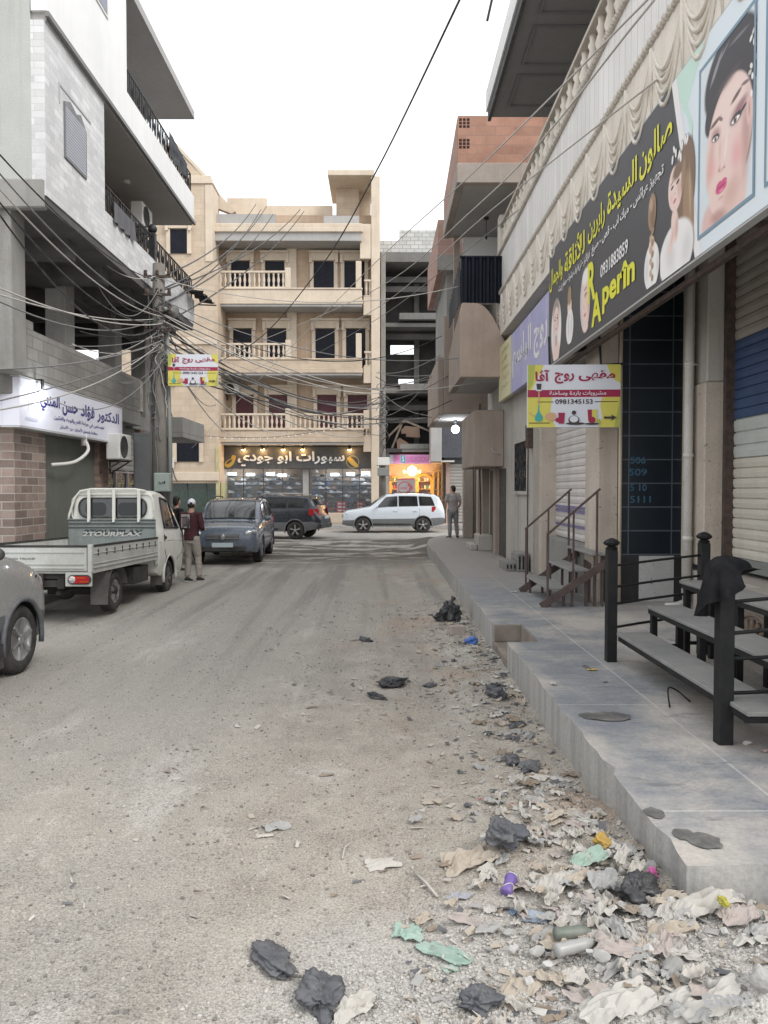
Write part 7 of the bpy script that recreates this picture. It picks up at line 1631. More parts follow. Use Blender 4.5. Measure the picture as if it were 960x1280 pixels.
MARO = flat('maroon_cloth', (.055, .016, .021), .9, dust=.05); STONE = flat('stone_trousers', (.33, .30, .265), .9, dust=.1); BSHOE = flat('black_shoe', (.02, .02, .02), .6); GTEE = flat('grey_tee', (.33, .30, .295), .95, dust=.03); GTR = flat('grey_trousers', (.22, .215, .215), .95, dust=.1); BLACKC = flat('black_cloth', (.018, .017, .019), .95, dust=.04)
J1 = dict(shr=V((.19, 0, 1.42)), shl=V((-.19, 0, 1.42)), elr=V((.255, -.02, 1.14)), ell=V((-.24, .03, 1.14)), wrr=V((.16, .22, 1.10)), wrl=V((-.14, .25, 1.12)), hipr=V((.09, 0, .90)), hipl=V((-.09, 0, .90)), knr=V((.12, .07, .50)), knl=V((-.08, .03, .49)), anr=V((.17, .0, .09)), anl=V((-.07, -.06, .09)), toel=-.01, chest=V((0, .02, 1.30)), headyaw=.3)
yA = 16.3
person('man in a maroon jacket and white cap walking beside the pickup cab', (-4.04, yA, ground_h(-4.04, yA)), R(-12), 1.75, J1, SKINM, MARO, STONE, DHAIR, BSHOE, 'long', flat('white_cap', (.66, .66, .72), .8, dust=.05), (flat('grey_print', (.36, .33, .33), .8), (-.17, .03, -.16, .13)))
J2 = dict(shr=V((.185, 0, 1.43)), shl=V((-.185, 0, 1.43)), elr=V((.25, -.03, 1.16)), ell=V((-.25, -.03, 1.15)), wrr=V((.20, .14, 1.00)), wrl=V((-.25, .08, .92)), hipr=V((.09, 0, .91)), hipl=V((-.09, 0, .91)), knr=V((.12, .02, .50)), knl=V((-.10, .02, .50)), anr=V((.15, -.02, .09)), anl=V((-.11, -.02, .09)), footr=V((.35, .94, 0)), footl=V((-.3, .95, 0)), headyaw=.7)
person('man in a grey tee shirt seen from behind on the pavement corner', (2.36, 25.4, SW), R(8), 1.74, J2, SKINM, GTEE, GTR, DHAIR, flat('brown_sandal', (.07, .055, .05), .7), 'short')
person('dark haired person in black half hidden behind the pickup cab', (-4.92, 18.4, .0), R(-40), 1.78, dict(J2, headyaw=.2), SKINM, BLACKC, BLACKC, DHAIR, BSHOE, 'long')
# ================================================================== STAIRS, RAILING AND BENCH STEPS
BRN = surf('brown_iron', (.085, .06, .055), (.13, .10, .09), 6, .7, .2, 60); BIR = surf('black_iron', (.012, .0125, .014), (.024, .024, .024), 5, .6, .15, 60, spec=.25)
TREAD = surf('dusty_tread', (.27, .265, .255), (.20, .20, .195), 2.2, .8, .3, 50, streak=.3, streakc=(.36, .34, .32))
stt = thing('metal_stairs', 'small brown metal staircase with handrails up to the lilac shutter', 'stairs', (2.6, 11.2, SW))
for x0, x1, z in ((2.27, 2.56, .60), (2.58, 2.87, .85), (2.89, 3.09, 1.07)):
    m = MB(); m.box(x0, x1, 10.5, 12.0, z-.03, z); m.build('tread', TREAD, stt, bevel=.006)
    m = MB()
    for y in (10.55, 11.95): m.bar((x0+.05, y, SW), (x0+.05, y, z-.03), .035); m.bar((x1-.05, y, SW), (x1-.05, y, z-.03), .035)
    parts(m, 'leg', BRN, stt)
for y in (10.46, 12.04):
    m = MB(); m.bar((2.18, y, SW+.01), (3.12, y, .98), .035, .10); m.build('stringer', BRN, stt)
    m = MB(); m.bar((2.27, y, SW), (2.27, y, 1.33), .028); m.bar((2.62, y, .60), (2.62, y, 1.64), .024); m.bar((2.94, y, .86), (2.94, y, 1.93), .028); m.bar((2.255, y, 1.33), (2.98, y, 1.96), .034, .028); m.build('handrail', BRN, stt)
m = MB()
for k in range(5): m.bar((2.95+.03*k, 10.9+.15*k, SW), (2.97+.02*k, 10.9+.15*k, .9), .03)
m.build('scrap_bars', BRN, stt)
fe = thing('iron_railing', 'black iron railing with square posts and capped tops beside the bench steps', 'railing', (2.6, 6, SW))
posts = {'a': (2.15, 7.16, 1.05), 'b': (2.17, 4.83, 1.05), 'c': (3.15, 7.48, 1.09)}
for kx_, (x, y, hh) in posts.items():
    m = MB(); m.box(x-.047, x+.047, y-.047, y+.047, SW-.02, SW+hh); po = m.build('post', BIR, fe, bevel=.006)
    m = MB(); m.lathe([(.05, 0), (.06, .015), (.035, .03), (.075, .05), (.08, .068), (.055, .09), (.02, .105), (0, .11)], (x, y, SW+hh), 8, smooth=False); m.build('cap', BIR, po)
for z in (1.24, 1.04, .88, .66):
    m = MB(); m.tube(crom([(2.2, 7.17, z), (2.6, 7.3, z+.035), (3.1, 7.46, z+.07)], 4, False), .0125, 6); m.build('rail', BIR, fe)
    m = MB(); m.tube(crom([(2.21, 4.83, z), (2.45, 4.84, z+.02-.012*(z < .9)), (2.75, 4.83, z+.05), (3.25, 4.86, z+.07)], 4, False), .0125, 6); m.build('rail', BIR, fe)
m = MB(); m.box(3.22, 3.3, 4.8, 4.9, SW, SW+1.1); m.build('post', BIR, fe, bevel=.006)
for i, (x0, x1, y0_, y1_, z, lab) in enumerate(((2.19, 2.50, 4.55, 7.12, .62, 'lowest dusty metal bench step between the two black railing posts'), (2.50, 2.83, 4.0, 7.22, .86, 'middle dusty metal bench step behind the railing'), (2.86, 3.19, 3.9, 7.35, 1.08, 'top dusty metal bench step level with the shop floor'))):
    t = thing('bench_step', lab, 'bench', ((x0+x1)/2, 5.8, SW), 0, 'metal bench steps')
    m = MB(); m.box(x0, x1, y0_, y1_, z-.03, z); m.build('tread', TREAD, t, bevel=.005)
    m = MB(); m.box(x0, x1, y0_+.02, y0_+.05, z-.075, z-.031); m.box(x0+.001, x0+.03, y0_+.051, y1_-.05, z-.07, z-.0305); m.box(x1-.03, x1-.001, y0_+.051, y1_-.05, z-.07, z-.0305); m.build('frame', BIR, t)
    m = MB()
    if i: 
        for y in (y1_-.08, y1_-1.15, y0_+.3): m.box(x0+.02, x0+.07, y-.03, y+.03, SW, z-.071); m.box(x1-.07, x1-.02, y-.03, y+.03, SW, z-.071)
        parts(m, 'leg', BIR, t)
        m = MB(); m.bar((x0+.05, y1_-.08, SW+.15), (x1-.05, y1_-.08, SW+.15), .03); m.build('brace', BIR, t)
# black cloth thrown over the nearer post
m = MB(); cx, cy, cz = 2.17, 4.83, SW+1.115
def clothf(u, v):
    a = 2*pi*u; fold = .34*sin(4*a+1.3)+.22*sin(9*a)+.12*sin(15*a+2); w = 1-min(v/.35, 1)
    r = .10*math.sin(min(v/.35, 1)*pi/2)+(.02*(v-.35)*2 if v > .35 else 0); r *= 1+fold*max(v-.2, 0)*.8
    top = .075*cos(min(v/.35, 1)*pi/2); hang = max(v-.35, 0)*(.24+.20*cos(a-2.9)+.05*sin(3*a))
    brim = max(0, cos(a-.1))**6*v
    return V((cx+r*cos(a)*1.15+.115*brim*max(1-v, .25)*2.0, cy+r*sin(a)*.95, cz+top-hang*(1-.8*brim)+.012*noise.noise((u*9, v*6, 2))))
m.grid(clothf, 56, 20)
tag(m.build('draped_cloth', flat('black_fabric', (.010, .0105, .013), .95, dust=.05, spec=.15)), 'black cloth thrown over the nearer railing post', 'cloth')
# concrete step blocks by the plaster wall
for x0, x1, y0_, y1_, z, lab in ((2.45, 2.66, 15.1, 16.0, .52, 'low hollow block lying by the plaster wall'), (2.66, 2.88, 14.95, 15.75, .70, 'upright hollow block standing against the plaster wall')):
    m = MB(); m.box(x0, x1, y0_, y1_, SW, z); b_ = thing('hollow_block', lab, 'block', ((x0+x1)/2, (y0_+y1_)/2, SW)); m.build('shell', BLOCK, b_, bevel=.01)
    m = MB()
    for k in range(3): w = (x1-x0)/3; m.box(x0+w*k+.018, x0+w*k+w-.018, y0_-.004, y0_+.02, SW+.05, z-.05)
    parts(m, 'hole', DARKIN, b_)
def rod(name, pts, r, mat, lab, cat): m = MB(); m.tube(crom(pts, 6, False), r, 6); return tag(m.build(name, mat), lab, cat)
rod('iron_pipe', [P(600, 690, 20.6), P(601, 640, 20.6), P(599, 560, 20.6), P(600, 505, 20.6)], .022, RUST, 'thin rusty pipe standing at the far pavement corner', 'pipe')
rod('iron_pipe', [(2.78, 14.6, SW), (2.78, 14.6, 2.6), (2.8, 14.65, 4.0)], .014, RUST, 'thin rusty pipe running up by the plaster pillar', 'pipe')
rod('wire_piece', [(2.33, 5.75, SW+.01), (2.28, 5.9, SW+.06), (2.2, 5.85, SW+.08), (2.12, 5.6, SW+.012)], .006, BIR, 'bent black wire lying under the lowest bench step', 'wire')
# ================================================================== LITTER
def G(px, py):
    "point on the ground surface seen at a photo pixel"
    d = CAMR @ V((px-480, 640-py, -960)); z = 0
    for _ in range(6): k = (z-EYE)/d.z; x, y = d.x*k, d.y*k; z = SW+.002 if (x > kx(y) and y > 3.24 and y < 27) else ground_h(x, y)
    return V((x, y, z))
rl = random.Random(21)
def ridge(x, y, z): return 1-abs(noise.noise((x, y, z)))*1.9
def sheet(mb, p, w, l, ang, amp, seed, fold=1.0, n=17, ragged=.25):
    "crumpled sheet of paper, plastic or card lying at p"
    ca, sa = cos(ang), sin(ang); onp = p.z > SW-.03
    def f(u, v):
        a, b = u-.5, v-.5; e = max(abs(a), abs(b))*2
        rad = .82+ragged*1.1*noise.noise((math.atan2(a, b)*1.1, seed, 2))+ragged*.5*noise.noise((math.atan2(a, b)*4, seed, 7))
        k = 1+(rad-1)*e; x, y = a*w*k*(1-.25*abs(b)), b*l*k*(1-.25*abs(a))
        q = (u*1.7*fold+seed*3.1, v*1.7*fold)
        zz = amp*max(0, .62*ridge(q[0], q[1], seed)+.34*ridge(q[0]*2.3, q[1]*2.3, 5)+.2*ridge(q[0]*5, q[1]*5, 9)-.42)
        X, Y_ = p.x+ca*x-sa*y, p.y+sa*x+ca*y
        return V((X, Y_, (SW if onp else ground_h(X, Y_))+max(p.z-(SW if onp else ground_h(p.x, p.y)), 0)*.8+.005+zz*(1.1-e*.55)))
    mb.grid(f, n, n, False); return mb
def lump(mb, p, r, seed, rough=.35, n=12, flat_=.0):
    "broken stone: icosphere chopped by random planes"
    bm = bmesh.new(); bmesh.ops.create_icosphere(bm, subdivisions=3 if r[0] > .045 else 2, radius=1); q = random.Random(seed); cuts = []
    for _ in range(9): d = V((q.uniform(-1, 1), q.uniform(-1, 1), q.uniform(-.8, 1))).normalized(); cuts.append((d, q.uniform(.38, .8)))
    vs = []
    for v in bm.verts:
        c = v.co.copy()
        for d, h in cuts:
            t = c.dot(d)
            if t > h: c -= d*(t-h)
        c *= 1+.16*noise.noise(c*3+V((seed, 0, 0)))+.07*noise.noise(c*9)
        vs.append((p[0]+c.x*r[0], p[1]+c.y*r[1], p[2]+(c.z*.9+.5)*r[2]))
    fs = [[v.index for v in f.verts] for f in bm.faces]; bm.free(); mb.add(vs, fs, False); return mb
def bag(mb, p, r, seed, knot=True):
    "slumped, creased plastic: a sack shape wrinkled by ridges and settled onto the ground"
    p = V(p); rot = Matrix.Rotation(seed, 3, 'Z'); s0 = V((seed, seed*.4, 0)); nu, nv = 60, 34; vs = []
    for j in range(nv+1):
        th = pi*j/nv
        for i in range(nu):
            ph = 2*pi*i/nu; d = V((sin(th)*cos(ph), sin(th)*sin(ph), cos(th))); e = d*1.5+s0
            k = .78+.5*noise.noise(e)-.34*abs(noise.noise(d*2.6+s0))+.30*(.5-abs(noise.noise(d*4.3+s0*2)))+.20*(.5-abs(noise.noise(d*8+s0)))
            q = rot @ V((d.x*r[0]*k, d.y*r[1]*k, 0)); z = r[2]*(.75+d.z*k*1.05)
            if z < .3*r[2]: q *= 1.12
            vs.append(p+V((q.x, q.y, max(z, .004+.02*r[2]))))
    mb.add(vs, [(j*nu+i, (j+1)*nu+i, (j+1)*nu+(i+1) % nu, j*nu+(i+1) % nu) for j in range(nv) for i in range(nu)], True)
    if knot: mb.tube([p+V((0, 0, r[2]*1.3)), p+V((.02, 0, r[2]*1.7)), p+V((.05, .03, r[2]*1.95))], [r[0]*.34, r[0]*.10, r[0]*.22], 9, smooth=False)
LC = {}
def lm(name, c, rough=.85, dust=.35): 
    if name not in LC: LC[name] = flat('litter_'+name, c, rough, dust=dust)
    return LC[name]
BK = lm('black_plastic', (.030, .031, .036), .42, .22); CH = lm('charcoal', (.085, .088, .10), .6, .35); PL = lm('pale', (.46, .435, .395), .9, .6); BE = lm('beige', (.40, .345, .28), .9, .5); GY = lm('grey', (.33, .325, .315)); GN = lm('sage', (.30, .40, .335)); MN = lm('mint', (.30, .42, .36), .8, .6); BLU = lm('dusty_blue', (.30, .35, .42)); LIL = lm('lilac_grey', (.31, .31, .34)); PUR_ = lm('purple', (.14, .09, .30), .4, .15); PKK = lm('magenta', (.50, .09, .30), .5, .2); RD = lm('red', (.50, .07, .09), .5, .2); BBL = lm('bright_blue', (.07, .17, .48), .45, .15); YL = lm('ochre', (.42, .27, .06), .6, .25); GLD = lm('gold', (.55, .36, .06), .5, .15); BRW = lm('brown', (.24, .19, .145)); WHL_ = lm('white', (.47, .45, .415), .9, .55); ROS = lm('dusty_rose', (.38, .325, .30), .9, .6); OLV = lm('olive', (.13, .15, .125), .5, .6)
def item(kind, name, px, py, size, mat, lab, cat, ang=0, amp=.03, seed=None, dz=0, ragged=.25, fold=1.0):
    p = G(px, py); p.z += dz; s = seed if seed is not None else (px*.37+py*.11) % 17; m = MB()
    if kind == 'sheet': sheet(m, p, size[0], size[1], ang, amp, s, fold, 13, ragged)
    elif kind == 'bag': bag(m, p, size, s, False)
    elif kind == 'knotbag': bag(m, p, size, s, True)
    elif kind == 'rock': lump(m, p, size, s)
    return tag(m.build(name, mat), lab, cat)
item('knotbag', 'rubbish_bag', 563, 776, (.19, .15, .17), BK, 'full black rubbish bag slumped beside the pavement edge', 'bag')
m = MB(); bag(m, G(551, 776)+V((0, 0, 0)), (.13, .10, .07), 4.2, False); tag(m.build('rubbish_bag', BK), 'flat black bag lying against the full rubbish bag', 'bag')
m = MB(); m.obox(G(571, 792)+V((0, 0, .05)), (.20, .12, .12), Matrix.Rotation(.2, 3, 'Z')); tag(m.build('brick', surf('dusty_pink_block', (.42, .36, .32), None, 5), bevel=.008), 'dusty pinkish brick in front of the black rubbish bag', 'brick')
item('bag', 'plastic_bag', 590, 805, (.10, .07, .05), BBL, 'bright blue crumpled plastic bag by the pavement step', 'bag')
item('bag', 'plastic_bag', 490, 857, (.17, .12, .045), BK, 'flattened black plastic bag in the middle of the dirt', 'bag')
item('bag', 'plastic_scrap', 470, 872, (.14, .05, .025), BK, 'small black plastic scrap just below the flattened bag', 'plastic scrap'); item('bag', 'plastic_scrap', 537, 858, (.10, .05, .02), CH, 'charcoal plastic scrap right of the flattened black bag', 'plastic scrap'); item('bag', 'plastic_scrap', 457, 801, (.13, .07, .03), CH, 'charcoal plastic scrap lying alone up the road', 'plastic scrap')
item('bag', 'plastic_scrap', 620, 871, (.13, .08, .06), CH, 'dark torn plastic near the kerb beyond the step', 'plastic scrap'); item('sheet', 'paper_scrap', 620, 895, (.16, .12), PL, 'pale torn paper near the kerb below the dark torn plastic', 'paper', .3, .05)
item('sheet', 'plastic_scrap', 646, 908, (.20, .07), CH, 'long dark strip of plastic close to the kerb', 'plastic scrap', .4, .05); item('bag', 'plastic_scrap', 640, 952, (.10, .06, .03), CH, 'small dark clump between kerb stones and litter', 'plastic scrap')
item('sheet', 'paper_scrap', 345, 1035, (.19, .12), GY, 'greyish crushed carton alone on the road dirt', 'paper', .4, .05); item('sheet', 'paper_scrap', 331, 1046, (.13, .05), PL, 'pale flap beside the crushed carton', 'paper', .2, .015)
item('bag', 'plastic_bag', 342, 1205, (.15, .07, .03), CH, 'slate grey plastic bag lying flat on pale gravel', 'bag', seed=2.3); item('bag', 'plastic_bag', 402, 1252, (.12, .09, .055), CH, 'slate grey bundled bag on the pale gravel', 'bag', seed=5.1)
item('sheet', 'paper_scrap', 440, 1262, (.21, .18), PL, 'large pale crumpled paper next to the slate bundled bag', 'paper', .4, .07)
item('sheet', 'plastic_sheet', 510, 1168, (.17, .13), MN, 'mint green torn plastic sheet, upper folded piece', 'plastic sheet', -.3, .05, ragged=.4); item('sheet', 'plastic_sheet', 556, 1195, (.30, .11), MN, 'long mint green plastic strip lying across the dirt', 'plastic sheet', -.75, .05, ragged=.3); item('sheet', 'plastic_sheet', 563, 1212, (.08, .07), MN, 'small mint green plastic flap under the long strip', 'plastic sheet', .1, .015)
item('sheet', 'cloth_rag', 590, 1075, (.34, .22), BE, 'beige dusty rag spread behind the slate crumpled bag', 'rag', .15, .09, fold=1.3); item('bag', 'plastic_bag', 630, 1060, (.12, .10, .065), CH, 'slate blue crumpled bag sitting on the beige rag', 'bag', seed=8.2, dz=.02); item('sheet', 'flat_card', 642, 1045, (.17, .12), BLU, 'pale blue rounded card behind the slate blue bag', 'card', .5, .012, ragged=.1)
item('sheet', 'dry_leaf', 560, 1082, (.12, .05), BRW, 'curled brown leaf at the edge of the beige rag', 'leaf', .3, .035); item('sheet', 'paper_scrap', 478, 1080, (.20, .15), PL, 'dusty pale paper half buried in the dirt', 'paper', .2, .03)
item('sheet', 'paper_scrap', 540, 1003, (.16, .11), BE, 'flat dusty beige paper far from the rubbish heap', 'paper', .2, .02)
item('sheet', 'flat_card', 668, 1148, (.17, .09), BLU, 'dusty blue oval insole on the dirt', 'insole', -.6, .02, ragged=.08); item('sheet', 'plastic_scrap', 575, 1122, (.13, .08), LIL, 'lilac grey flattened glove on the dirt', 'glove', -.2, .025); item('sheet', 'plastic_scrap', 645, 1140, (.08, .05), lm('blue_scrap', (.20, .30, .42)), 'small blue scrap above the blue insole', 'plastic scrap', .4, .02)
item('sheet', 'flat_card', 695, 1105, (.25, .19), PL, 'big pale printed cardboard sheet on the heap', 'cardboard', .9, .05, dz=.02); item('sheet', 'cloth_rag', 735, 1085, (.22, .13), GN, 'sage green cloth folded on the heap', 'rag', .3, .06, dz=.04); item('bag', 'plastic_bag', 752, 1062, (.055, .04, .032), YL, 'ochre yellow packet by the pavement wall', 'packet', dz=.02)
item('sheet', 'cloth_rag', 758, 1110, (.20, .14), GY, 'grey dusty rag on the heap below the sage cloth', 'rag', .2, .08, dz=.03); item('sheet', 'flat_card', 795, 1100, (.22, .08), PL, 'pale stiff card leaning by the pavement wall', 'card', 1.1, .05, dz=.05); item('sheet', 'flat_card', 778, 1082, (.18, .07), WHL_, 'white plastic strip bent on the heap top', 'plastic scrap', .9, .06, dz=.05)
item('bag', 'plastic_cup', 815, 1107, (.024, .02, .03), PKK, 'magenta cup wedged at the pavement wall', 'cup', dz=.03); item('bag', 'plastic_bag', 800, 1130, (.115, .08, .065), BK, 'black shredded bag at the foot of the pavement corner', 'bag', seed=3.7, dz=.01)
item('sheet', 'flat_card', 880, 1138, (.36, .17), PL, 'large pale torn cardboard at the end of the pavement', 'cardboard', .25, .09, dz=.02); item('sheet', 'flat_card', 925, 1150, (.22, .15), ROS, 'dusty rose tile-like card beside the torn cardboard', 'cardboard', .5, .05, dz=.02); item('sheet', 'flat_card', 840, 1165, (.24, .10), BE, 'beige splintered board below the torn cardboard', 'board', -.2, .05, dz=.01); item('sheet', 'flat_card', 905, 1125, (.22, .10), BE, 'beige panel propped against the pavement end', 'board', .6, .04, dz=.02)
item('bag', 'plastic_bag', 903, 1152, (.03, .02, .02), lm('yellow', (.42, .38, .05)), 'tiny yellow packet stuck in the torn cardboard', 'packet', dz=.07)
item('sheet', 'cloth_rag', 790, 1200, (.36, .09), GY, 'long twisted grey rag across the gravel', 'rag', .35, .06, fold=1.6); item('rock', 'rubble_stone', 838, 1216, (.055, .05, .045), surf('rubble_grey', (.33, .32, .30), (.27, .26, .25), 6), 'biggest rounded grey stone in the rubble', 'stone'); item('rock', 'rubble_stone', 800, 1225, (.035, .03, .025), GY, 'small rounded stone left of the biggest stone', 'stone')
item('rock', 'rubble_stone', 952, 1230, (.05, .05, .06), surf('rubble_white', (.45, .44, .42), None, 6), 'pale upright stone at the rim of the rubble', 'stone'); item('sheet', 'flat_card', 648, 1240, (.24, .16), BE, 'flattened beige carton on the rubble', 'carton', .7, .04); item('bag', 'plastic_bag', 600, 1260, (.08, .06, .04), CH, 'dark shiny plastic crumple beside the beige carton', 'bag', seed=6.6)
item('sheet', 'flat_card', 680, 1246, (.075, .05), ROS, 'small pinkish scrap lying in the gravel', 'paper', .2, .012); item('sheet', 'plastic_sheet', 770, 1255, (.34, .18), WHL_, 'white plastic sack spread at the bottom of the rubble', 'sack', .1, .07); sack = item('sheet', 'printed_sack', 880, 1256, (.33, .17), WHL_, 'white printed sack with grey letters in the rubble', 'sack', .05, .06)
p_ = G(905, 1262); m = MB(); put_text(m, 'ERIN', p_+V((-.07, -.02, .06)), (1, .06, 0), (-.04, .8, .4), 0, .16, 0, .045, .0, .03); m.build('lettering', flat('grey_print_letter', (.25, .25, .26), .7), sack)
item('sheet', 'dry_leaf', 740, 838, (.12, .05), GLD, 'golden wrapper lying on the pavement', 'wrapper', .1, .02); item('sheet', 'paper_scrap', 692, 856, (.06, .07), WHL_, 'small white folded paper on the pavement', 'paper', .2, .05); item('sheet', 'paper_scrap', 643, 740, (.13, .1), WHL_, 'white paper scrap on the far pavement before the stairs', 'paper', .2, .03); item('sheet', 'dry_leaf', 757, 853, (.05, .03), CH, 'tiny dark leaf on the pavement near the railing', 'leaf', .3, .01)
item('sheet', 'paper_scrap', 956, 940, (.06, .04), lm('pinkish', (.5, .34, .32)), 'pinkish scrap by the railing foot', 'paper', .2, .02); item('rock', 'rubble_stone', 935, 931, (.035, .025, .02), PL, 'white pebble at the railing post foot', 'stone')
item('sheet', 'dry_leaf', 408, 970, (.13, .04), BRW, 'curled dark leaf alone on the road dirt', 'leaf', .1, .02); item('sheet', 'dry_leaf', 390, 885, (.16, .03), BRW, 'short brown stick-like leaf up the road', 'leaf', .5, .02)
item('sheet', 'paper_scrap', 672, 972, (.16, .12), PL, 'pale slab-like scrap close under the kerb', 'paper', -.5, .02, ragged=.1); item('sheet', 'flat_card', 700, 975, (.17, .09), WHL_, 'white tapered card lying under the kerb wall', 'card', -.6, .012, ragged=.12); item('bag', 'plastic_scrap', 662, 962, (.13, .08, .03), CH, 'dark crumpled plastic above the pale slab-like scrap', 'plastic scrap')
item('sheet', 'paper_scrap', 600, 1000, (.035, .02), RD, 'tiny bright red scrap', 'paper', .3, .015); item('sheet', 'paper_scrap', 640, 1006, (.03, .02), RD, 'second tiny red scrap, nearer the kerb', 'paper', .3, .015)
rg = random.Random(33)
many_big = (('beige', BE), ('pale', PL), ('dusty white', WHL_), ('grey', GY), ('rose', ROS), ('brown', BRW))
SHP = []
for k in range(34):
    px, py = rg.gauss(790, 75), rg.gauss(1125, 48)
    if px < 610 or py > 1262 or (px > 800 and py < 1120): continue
    nm_, mt_ = many_big[k % 6]
    o = item('sheet', 'torn_sheet', px, py, (rg.uniform(.11, .22), rg.uniform(.07, .13)), mt_, 'torn %s sheet layered in the rubbish heap at the pavement corner' % nm_, 'torn sheet', rg.uniform(0, 3), rg.uniform(.03, .075), dz=rg.uniform(0, .03), ragged=.35)
    o['group'] = 'torn %s sheets in the rubbish heap' % nm_
# bottles and can
def bottle(px, py, L, r, ang, mat, lab, capm=None, dz=0, tilt=0):
    p = G(px, py)+V((0, 0, r*.8+dz)); t = thing('plastic_bottle', lab, 'bottle', p)
    T = Matrix.Translation(p) @ Matrix.Rotation(ang, 4, 'Z') @ Matrix.Rotation(tilt, 4, 'Y')
    m = MB(); m.T = T; m.lathe([(0, -L/2), (r*.85, -L/2), (r, -L*.44), (r*.9, -L*.3), (r, -L*.16), (r*.88, 0), (r, L*.12), (r*.8, L*.26), (r*.38, L*.38), (r*.34, L*.44)], (0, 0, 0), 14, 'x'); m.build('bottle_body', mat, t)
    if capm: m = MB(); m.T = T; m.cyl((L*.44, 0, 0), (L*.50, 0, 0), r*.42, n=12); m.build('cap', capm, t)
bottle(718, 1181, .17, .027, .15, OLV, 'dark olive crushed plastic bottle lying on the heap', None, .03); bottle(722, 1198, .20, .027, .35, flat('cloudy_plastic', (.42, .42, .41), .3, dust=.4, alpha=.75), 'cloudy clear bottle with a red neck band', RD, .03)
p = G(636, 1114)+V((0, 0, .028)); cn = thing('drink_can', 'crushed purple drink can on the dirt', 'can', p)
T = Matrix.Translation(p) @ Matrix.Rotation(1.1, 4, 'Z') @ Matrix.Rotation(R(65), 4, 'Y')
m = MB(); m.T = T; m.lathe([(0, -.05), (.024, -.05), (.031, -.042), (.027, -.012), (.024, .008), (.031, .035), (.026, .05)], (0, 0, 0), 14); m.build('can_body', PUR_, cn); m = MB(); m.T = T; m.lathe([(.026, .05), (.027, .054), (.022, .051), (0, .05)], (0, 0, 0), 14); m.build('can_end', lm('tin', (.55, .55, .56), .35, .15), cn); m = MB(); m.T = T; m.tube([(.0276*cos(a), .0276*sin(a), -.015+.012*sin(a*2)) for a in [2*pi*k/16 for k in range(16)]], .003, 5, closed=True); m.build('can_band', WHL_, cn)
m = MB(); m.tube([G(518, 1093)+V((0, 0, .012)), G(532, 1108)+V((0, 0, .02)), G(547, 1124)+V((0, 0, .012))], [.006, .008, .006], 6); tag(m.build('stick', PL), 'thin pale stick lying in the dirt below the beige rag', 'stick'); m = MB(); m.tube(crom([G(428, 1076)+V((0, 0, .01)), G(431, 1064)+V((0, 0, .018)), G(437, 1057)+V((0, 0, .01))], 4, False), .005, 6); tag(m.build('stick', PL), 'short bent pale twig on bare dirt', 'stick')
# many look-alike scraps and stones along the kerb (each its own object)
def many(n, name, lab, cat, grp, where, mk, mats):
    protos_ = []
    for i in range(n):
        p = where(); k = i % (len(mats)*2)
        if len(protos_) <= k:
            m = MB(); mk(m, k); o = m.build(name, mats[k % len(mats)]); tag(o, lab, cat, grp); protos_.append(o)
        else: o = protos_[k].copy(); COL.objects.link(o)
        s = rl.uniform(.6, 1.25); o.location = p; o.rotation_euler = (rl.uniform(-.15, .15), rl.uniform(-.15, .15), rl.uniform(0, 6.28)); o.scale = (s, s, s)
def kerbside(y0_, y1_, spread):
    def f():
        y = y0_+(y1_-y0_)*rl.random()**1.5; x = kx(y)-.05-abs(rl.gauss(0, spread)); return V((x, y, ground_h(x, y)))
    return f
def heap(cx, cy, sx_, sy_):
    def f():
        while True:
            x, y = rl.gauss(cx, sx_), rl.gauss(cy, sy_)
            if (x < kx(y)-.05 or y < 3.2) and y > 2.5 and x < 1.9: return V((x, y, ground_h(x, y)+rl.uniform(0, .02)))
    return f
def local_sheet(m, k):
    w, l = rl.uniform(.05, .13), rl.uniform(.04, .10); sd_ = rl.uniform(0, 30); amp = rl.uniform(.02, .05)
    m.grid(lambda u, v: V(((u-.5)*w*(1+.7*noise.noise((v*3, sd_, 0))), (v-.5)*l*(1+.7*noise.noise((u*3, 0, sd_))), .004+amp*max(0, .8*ridge(u*1.6+sd_, v*1.6, 1)+.4*ridge(u*4, v*4, sd_)-.5))), 11, 11, False)
many(150, 'paper_scrap', 'pale crumpled scrap in the rubbish heap at the pavement corner', 'paper', 'crumpled scraps in the rubbish heap', heap(.95, 3.6, .30, .48), local_sheet, [PL, BE, GY, WHL_, PL, ROS])
many(80, 'torn_scrap', 'dusty torn scrap strewn along the foot of the kerb', 'scrap', 'scraps strewn along the kerb', kerbside(4.4, 12, .34), local_sheet, [BRW, GY, CH, BE, PL, GY])
many(45, 'rubble_chunk', 'fist-sized broken concrete chunk in the rubble', 'stone', 'concrete chunks in the rubble', heap(1.15, 3.0, .42, .36), lambda m, k: lump(m, (0, 0, 0), (rl.uniform(.018, .042), rl.uniform(.016, .034), rl.uniform(.014, .03)), rl.uniform(0, 20), .45, 9), [lm('rubble', (.40, .39, .37)), lm('rubble_pale', (.50, .49, .47)), GY])
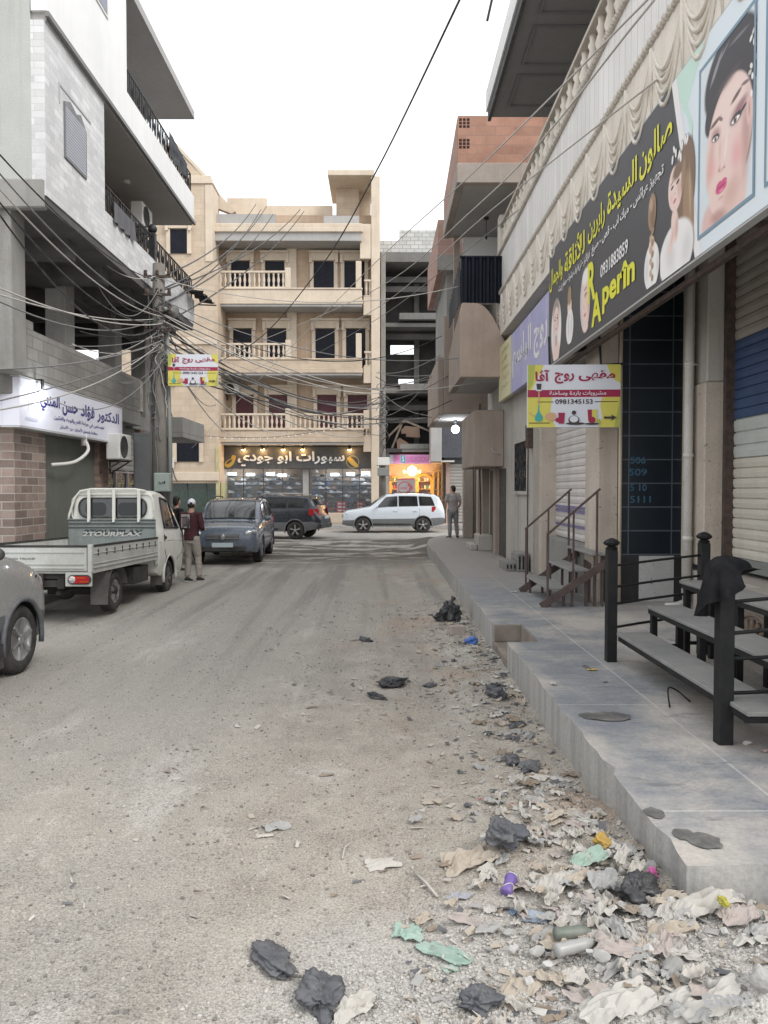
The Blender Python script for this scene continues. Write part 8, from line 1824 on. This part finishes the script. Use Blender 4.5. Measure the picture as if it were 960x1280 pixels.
# uncountable: grit, gravel and tiny flakes
def gravel(n, place, rmin, rmax, name, mats):
    m = MB(); base = []
    for _ in range(6):
        bm = bmesh.new(); bmesh.ops.create_icosphere(bm, subdivisions=1, radius=1)
        sd_ = rl.uniform(0, 50); vs = [v.co*(1+.45*noise.noise(v.co*1.4+V((sd_, 0, 0)))) for v in bm.verts]; fs = [[v.index for v in f.verts] for f in bm.faces]; bm.free(); base.append((vs, fs))
    for _ in range(n):
        x, y, k = place(); r = rmin+(rmax-rmin)*rl.random()**3*k; vs, fs = rl.choice(base); a = rl.uniform(0, 6.28); ca, sa = cos(a), sin(a); q = rl.uniform(.7, 1.4); z = ground_h(x, y)+r*.25
        m.mat(rl.randrange(len(mats))); m.add([(x+(v.x*ca*q-v.y*sa)*r, y+(v.x*sa*q+v.y*ca)*r, z+v.z*r*.75) for v in vs], fs, False)
    o = m.build(name, mats); return tag(o, 'loose grey grit and small stones strewn over the dirt', 'gravel', None, 'stuff')
SM = [lm('stone_a', (.25, .23, .21), .95, .3), lm('stone_b', (.32, .295, .26), .95, .3), lm('stone_c', (.16, .15, .138), .95, .3), lm('stone_d', (.40, .37, .335), .95, .2)]
def road():
    while True:
        y = 2.3+11*rl.random()**2.0; x = rl.uniform(-.52*y-.4, kx(y)-.02)
        if noise.noise((x*1.3, y*1.0, 3))+.35*ss(-1.5, 1, x)+rl.uniform(-.5, .5) > .12: return x, y, 1
gravel(15000, road, .0025, .012, 'gravel', SM)
def lime():
    while True:
        x, y = rl.gauss(.65, .6), 2.72+abs(rl.gauss(0, .24))
        if x < 1.9 and y < 3.9 and x > -.75 and rl.random() < .35+.65*ss(-.7, .3, x): return x, y, 1
gravel(9000, lime, .0025, .010, 'rubble', [lm('lime_a', (.42, .40, .37), .95, .1), lm('lime_b', (.34, .32, .295), .95, .1), lm('lime_c', (.48, .46, .43), .95, .1)])
m = MB(); FL = [PL, BE, BRW, GY, CH, WHL_]
for _ in range(2200):
    y = 2.7+10.5*rl.random()**1.7; x = kx(y)-.03-abs(rl.gauss(0, .42 if y < 8 else .3))
    if rl.random() < .18: x = rl.uniform(-1.6, 1.0)
    if y < 3.4: x = rl.uniform(.1, 1.8)
    L = (.006+.028*rl.random()**2)*(1 if y < 7 else 1.4); w = L*rl.uniform(.12, .6); a = rl.uniform(0, 6.28); z = ground_h(x, y)+.006; t1, t2 = rl.uniform(-.01, .02), rl.uniform(-.01, .025)
    ca, sa = cos(a), sin(a); m.mat(rl.randrange(6)); m.add([(x-ca*L+sa*w, y-sa*L-ca*w, z), (x+ca*L+sa*w, y+sa*L-ca*w, z+max(t1, 0)), (x+ca*L-sa*w, y+sa*L+ca*w, z+max(t2, 0)), (x-ca*L-sa*w, y-sa*L+ca*w, z+.004)], [(0, 1, 2), (0, 2, 3)])
tag(m.build('litter_flakes', FL), 'tiny flakes of leaf, straw and paper mixed into the kerbside dirt', 'litter', None, 'stuff')
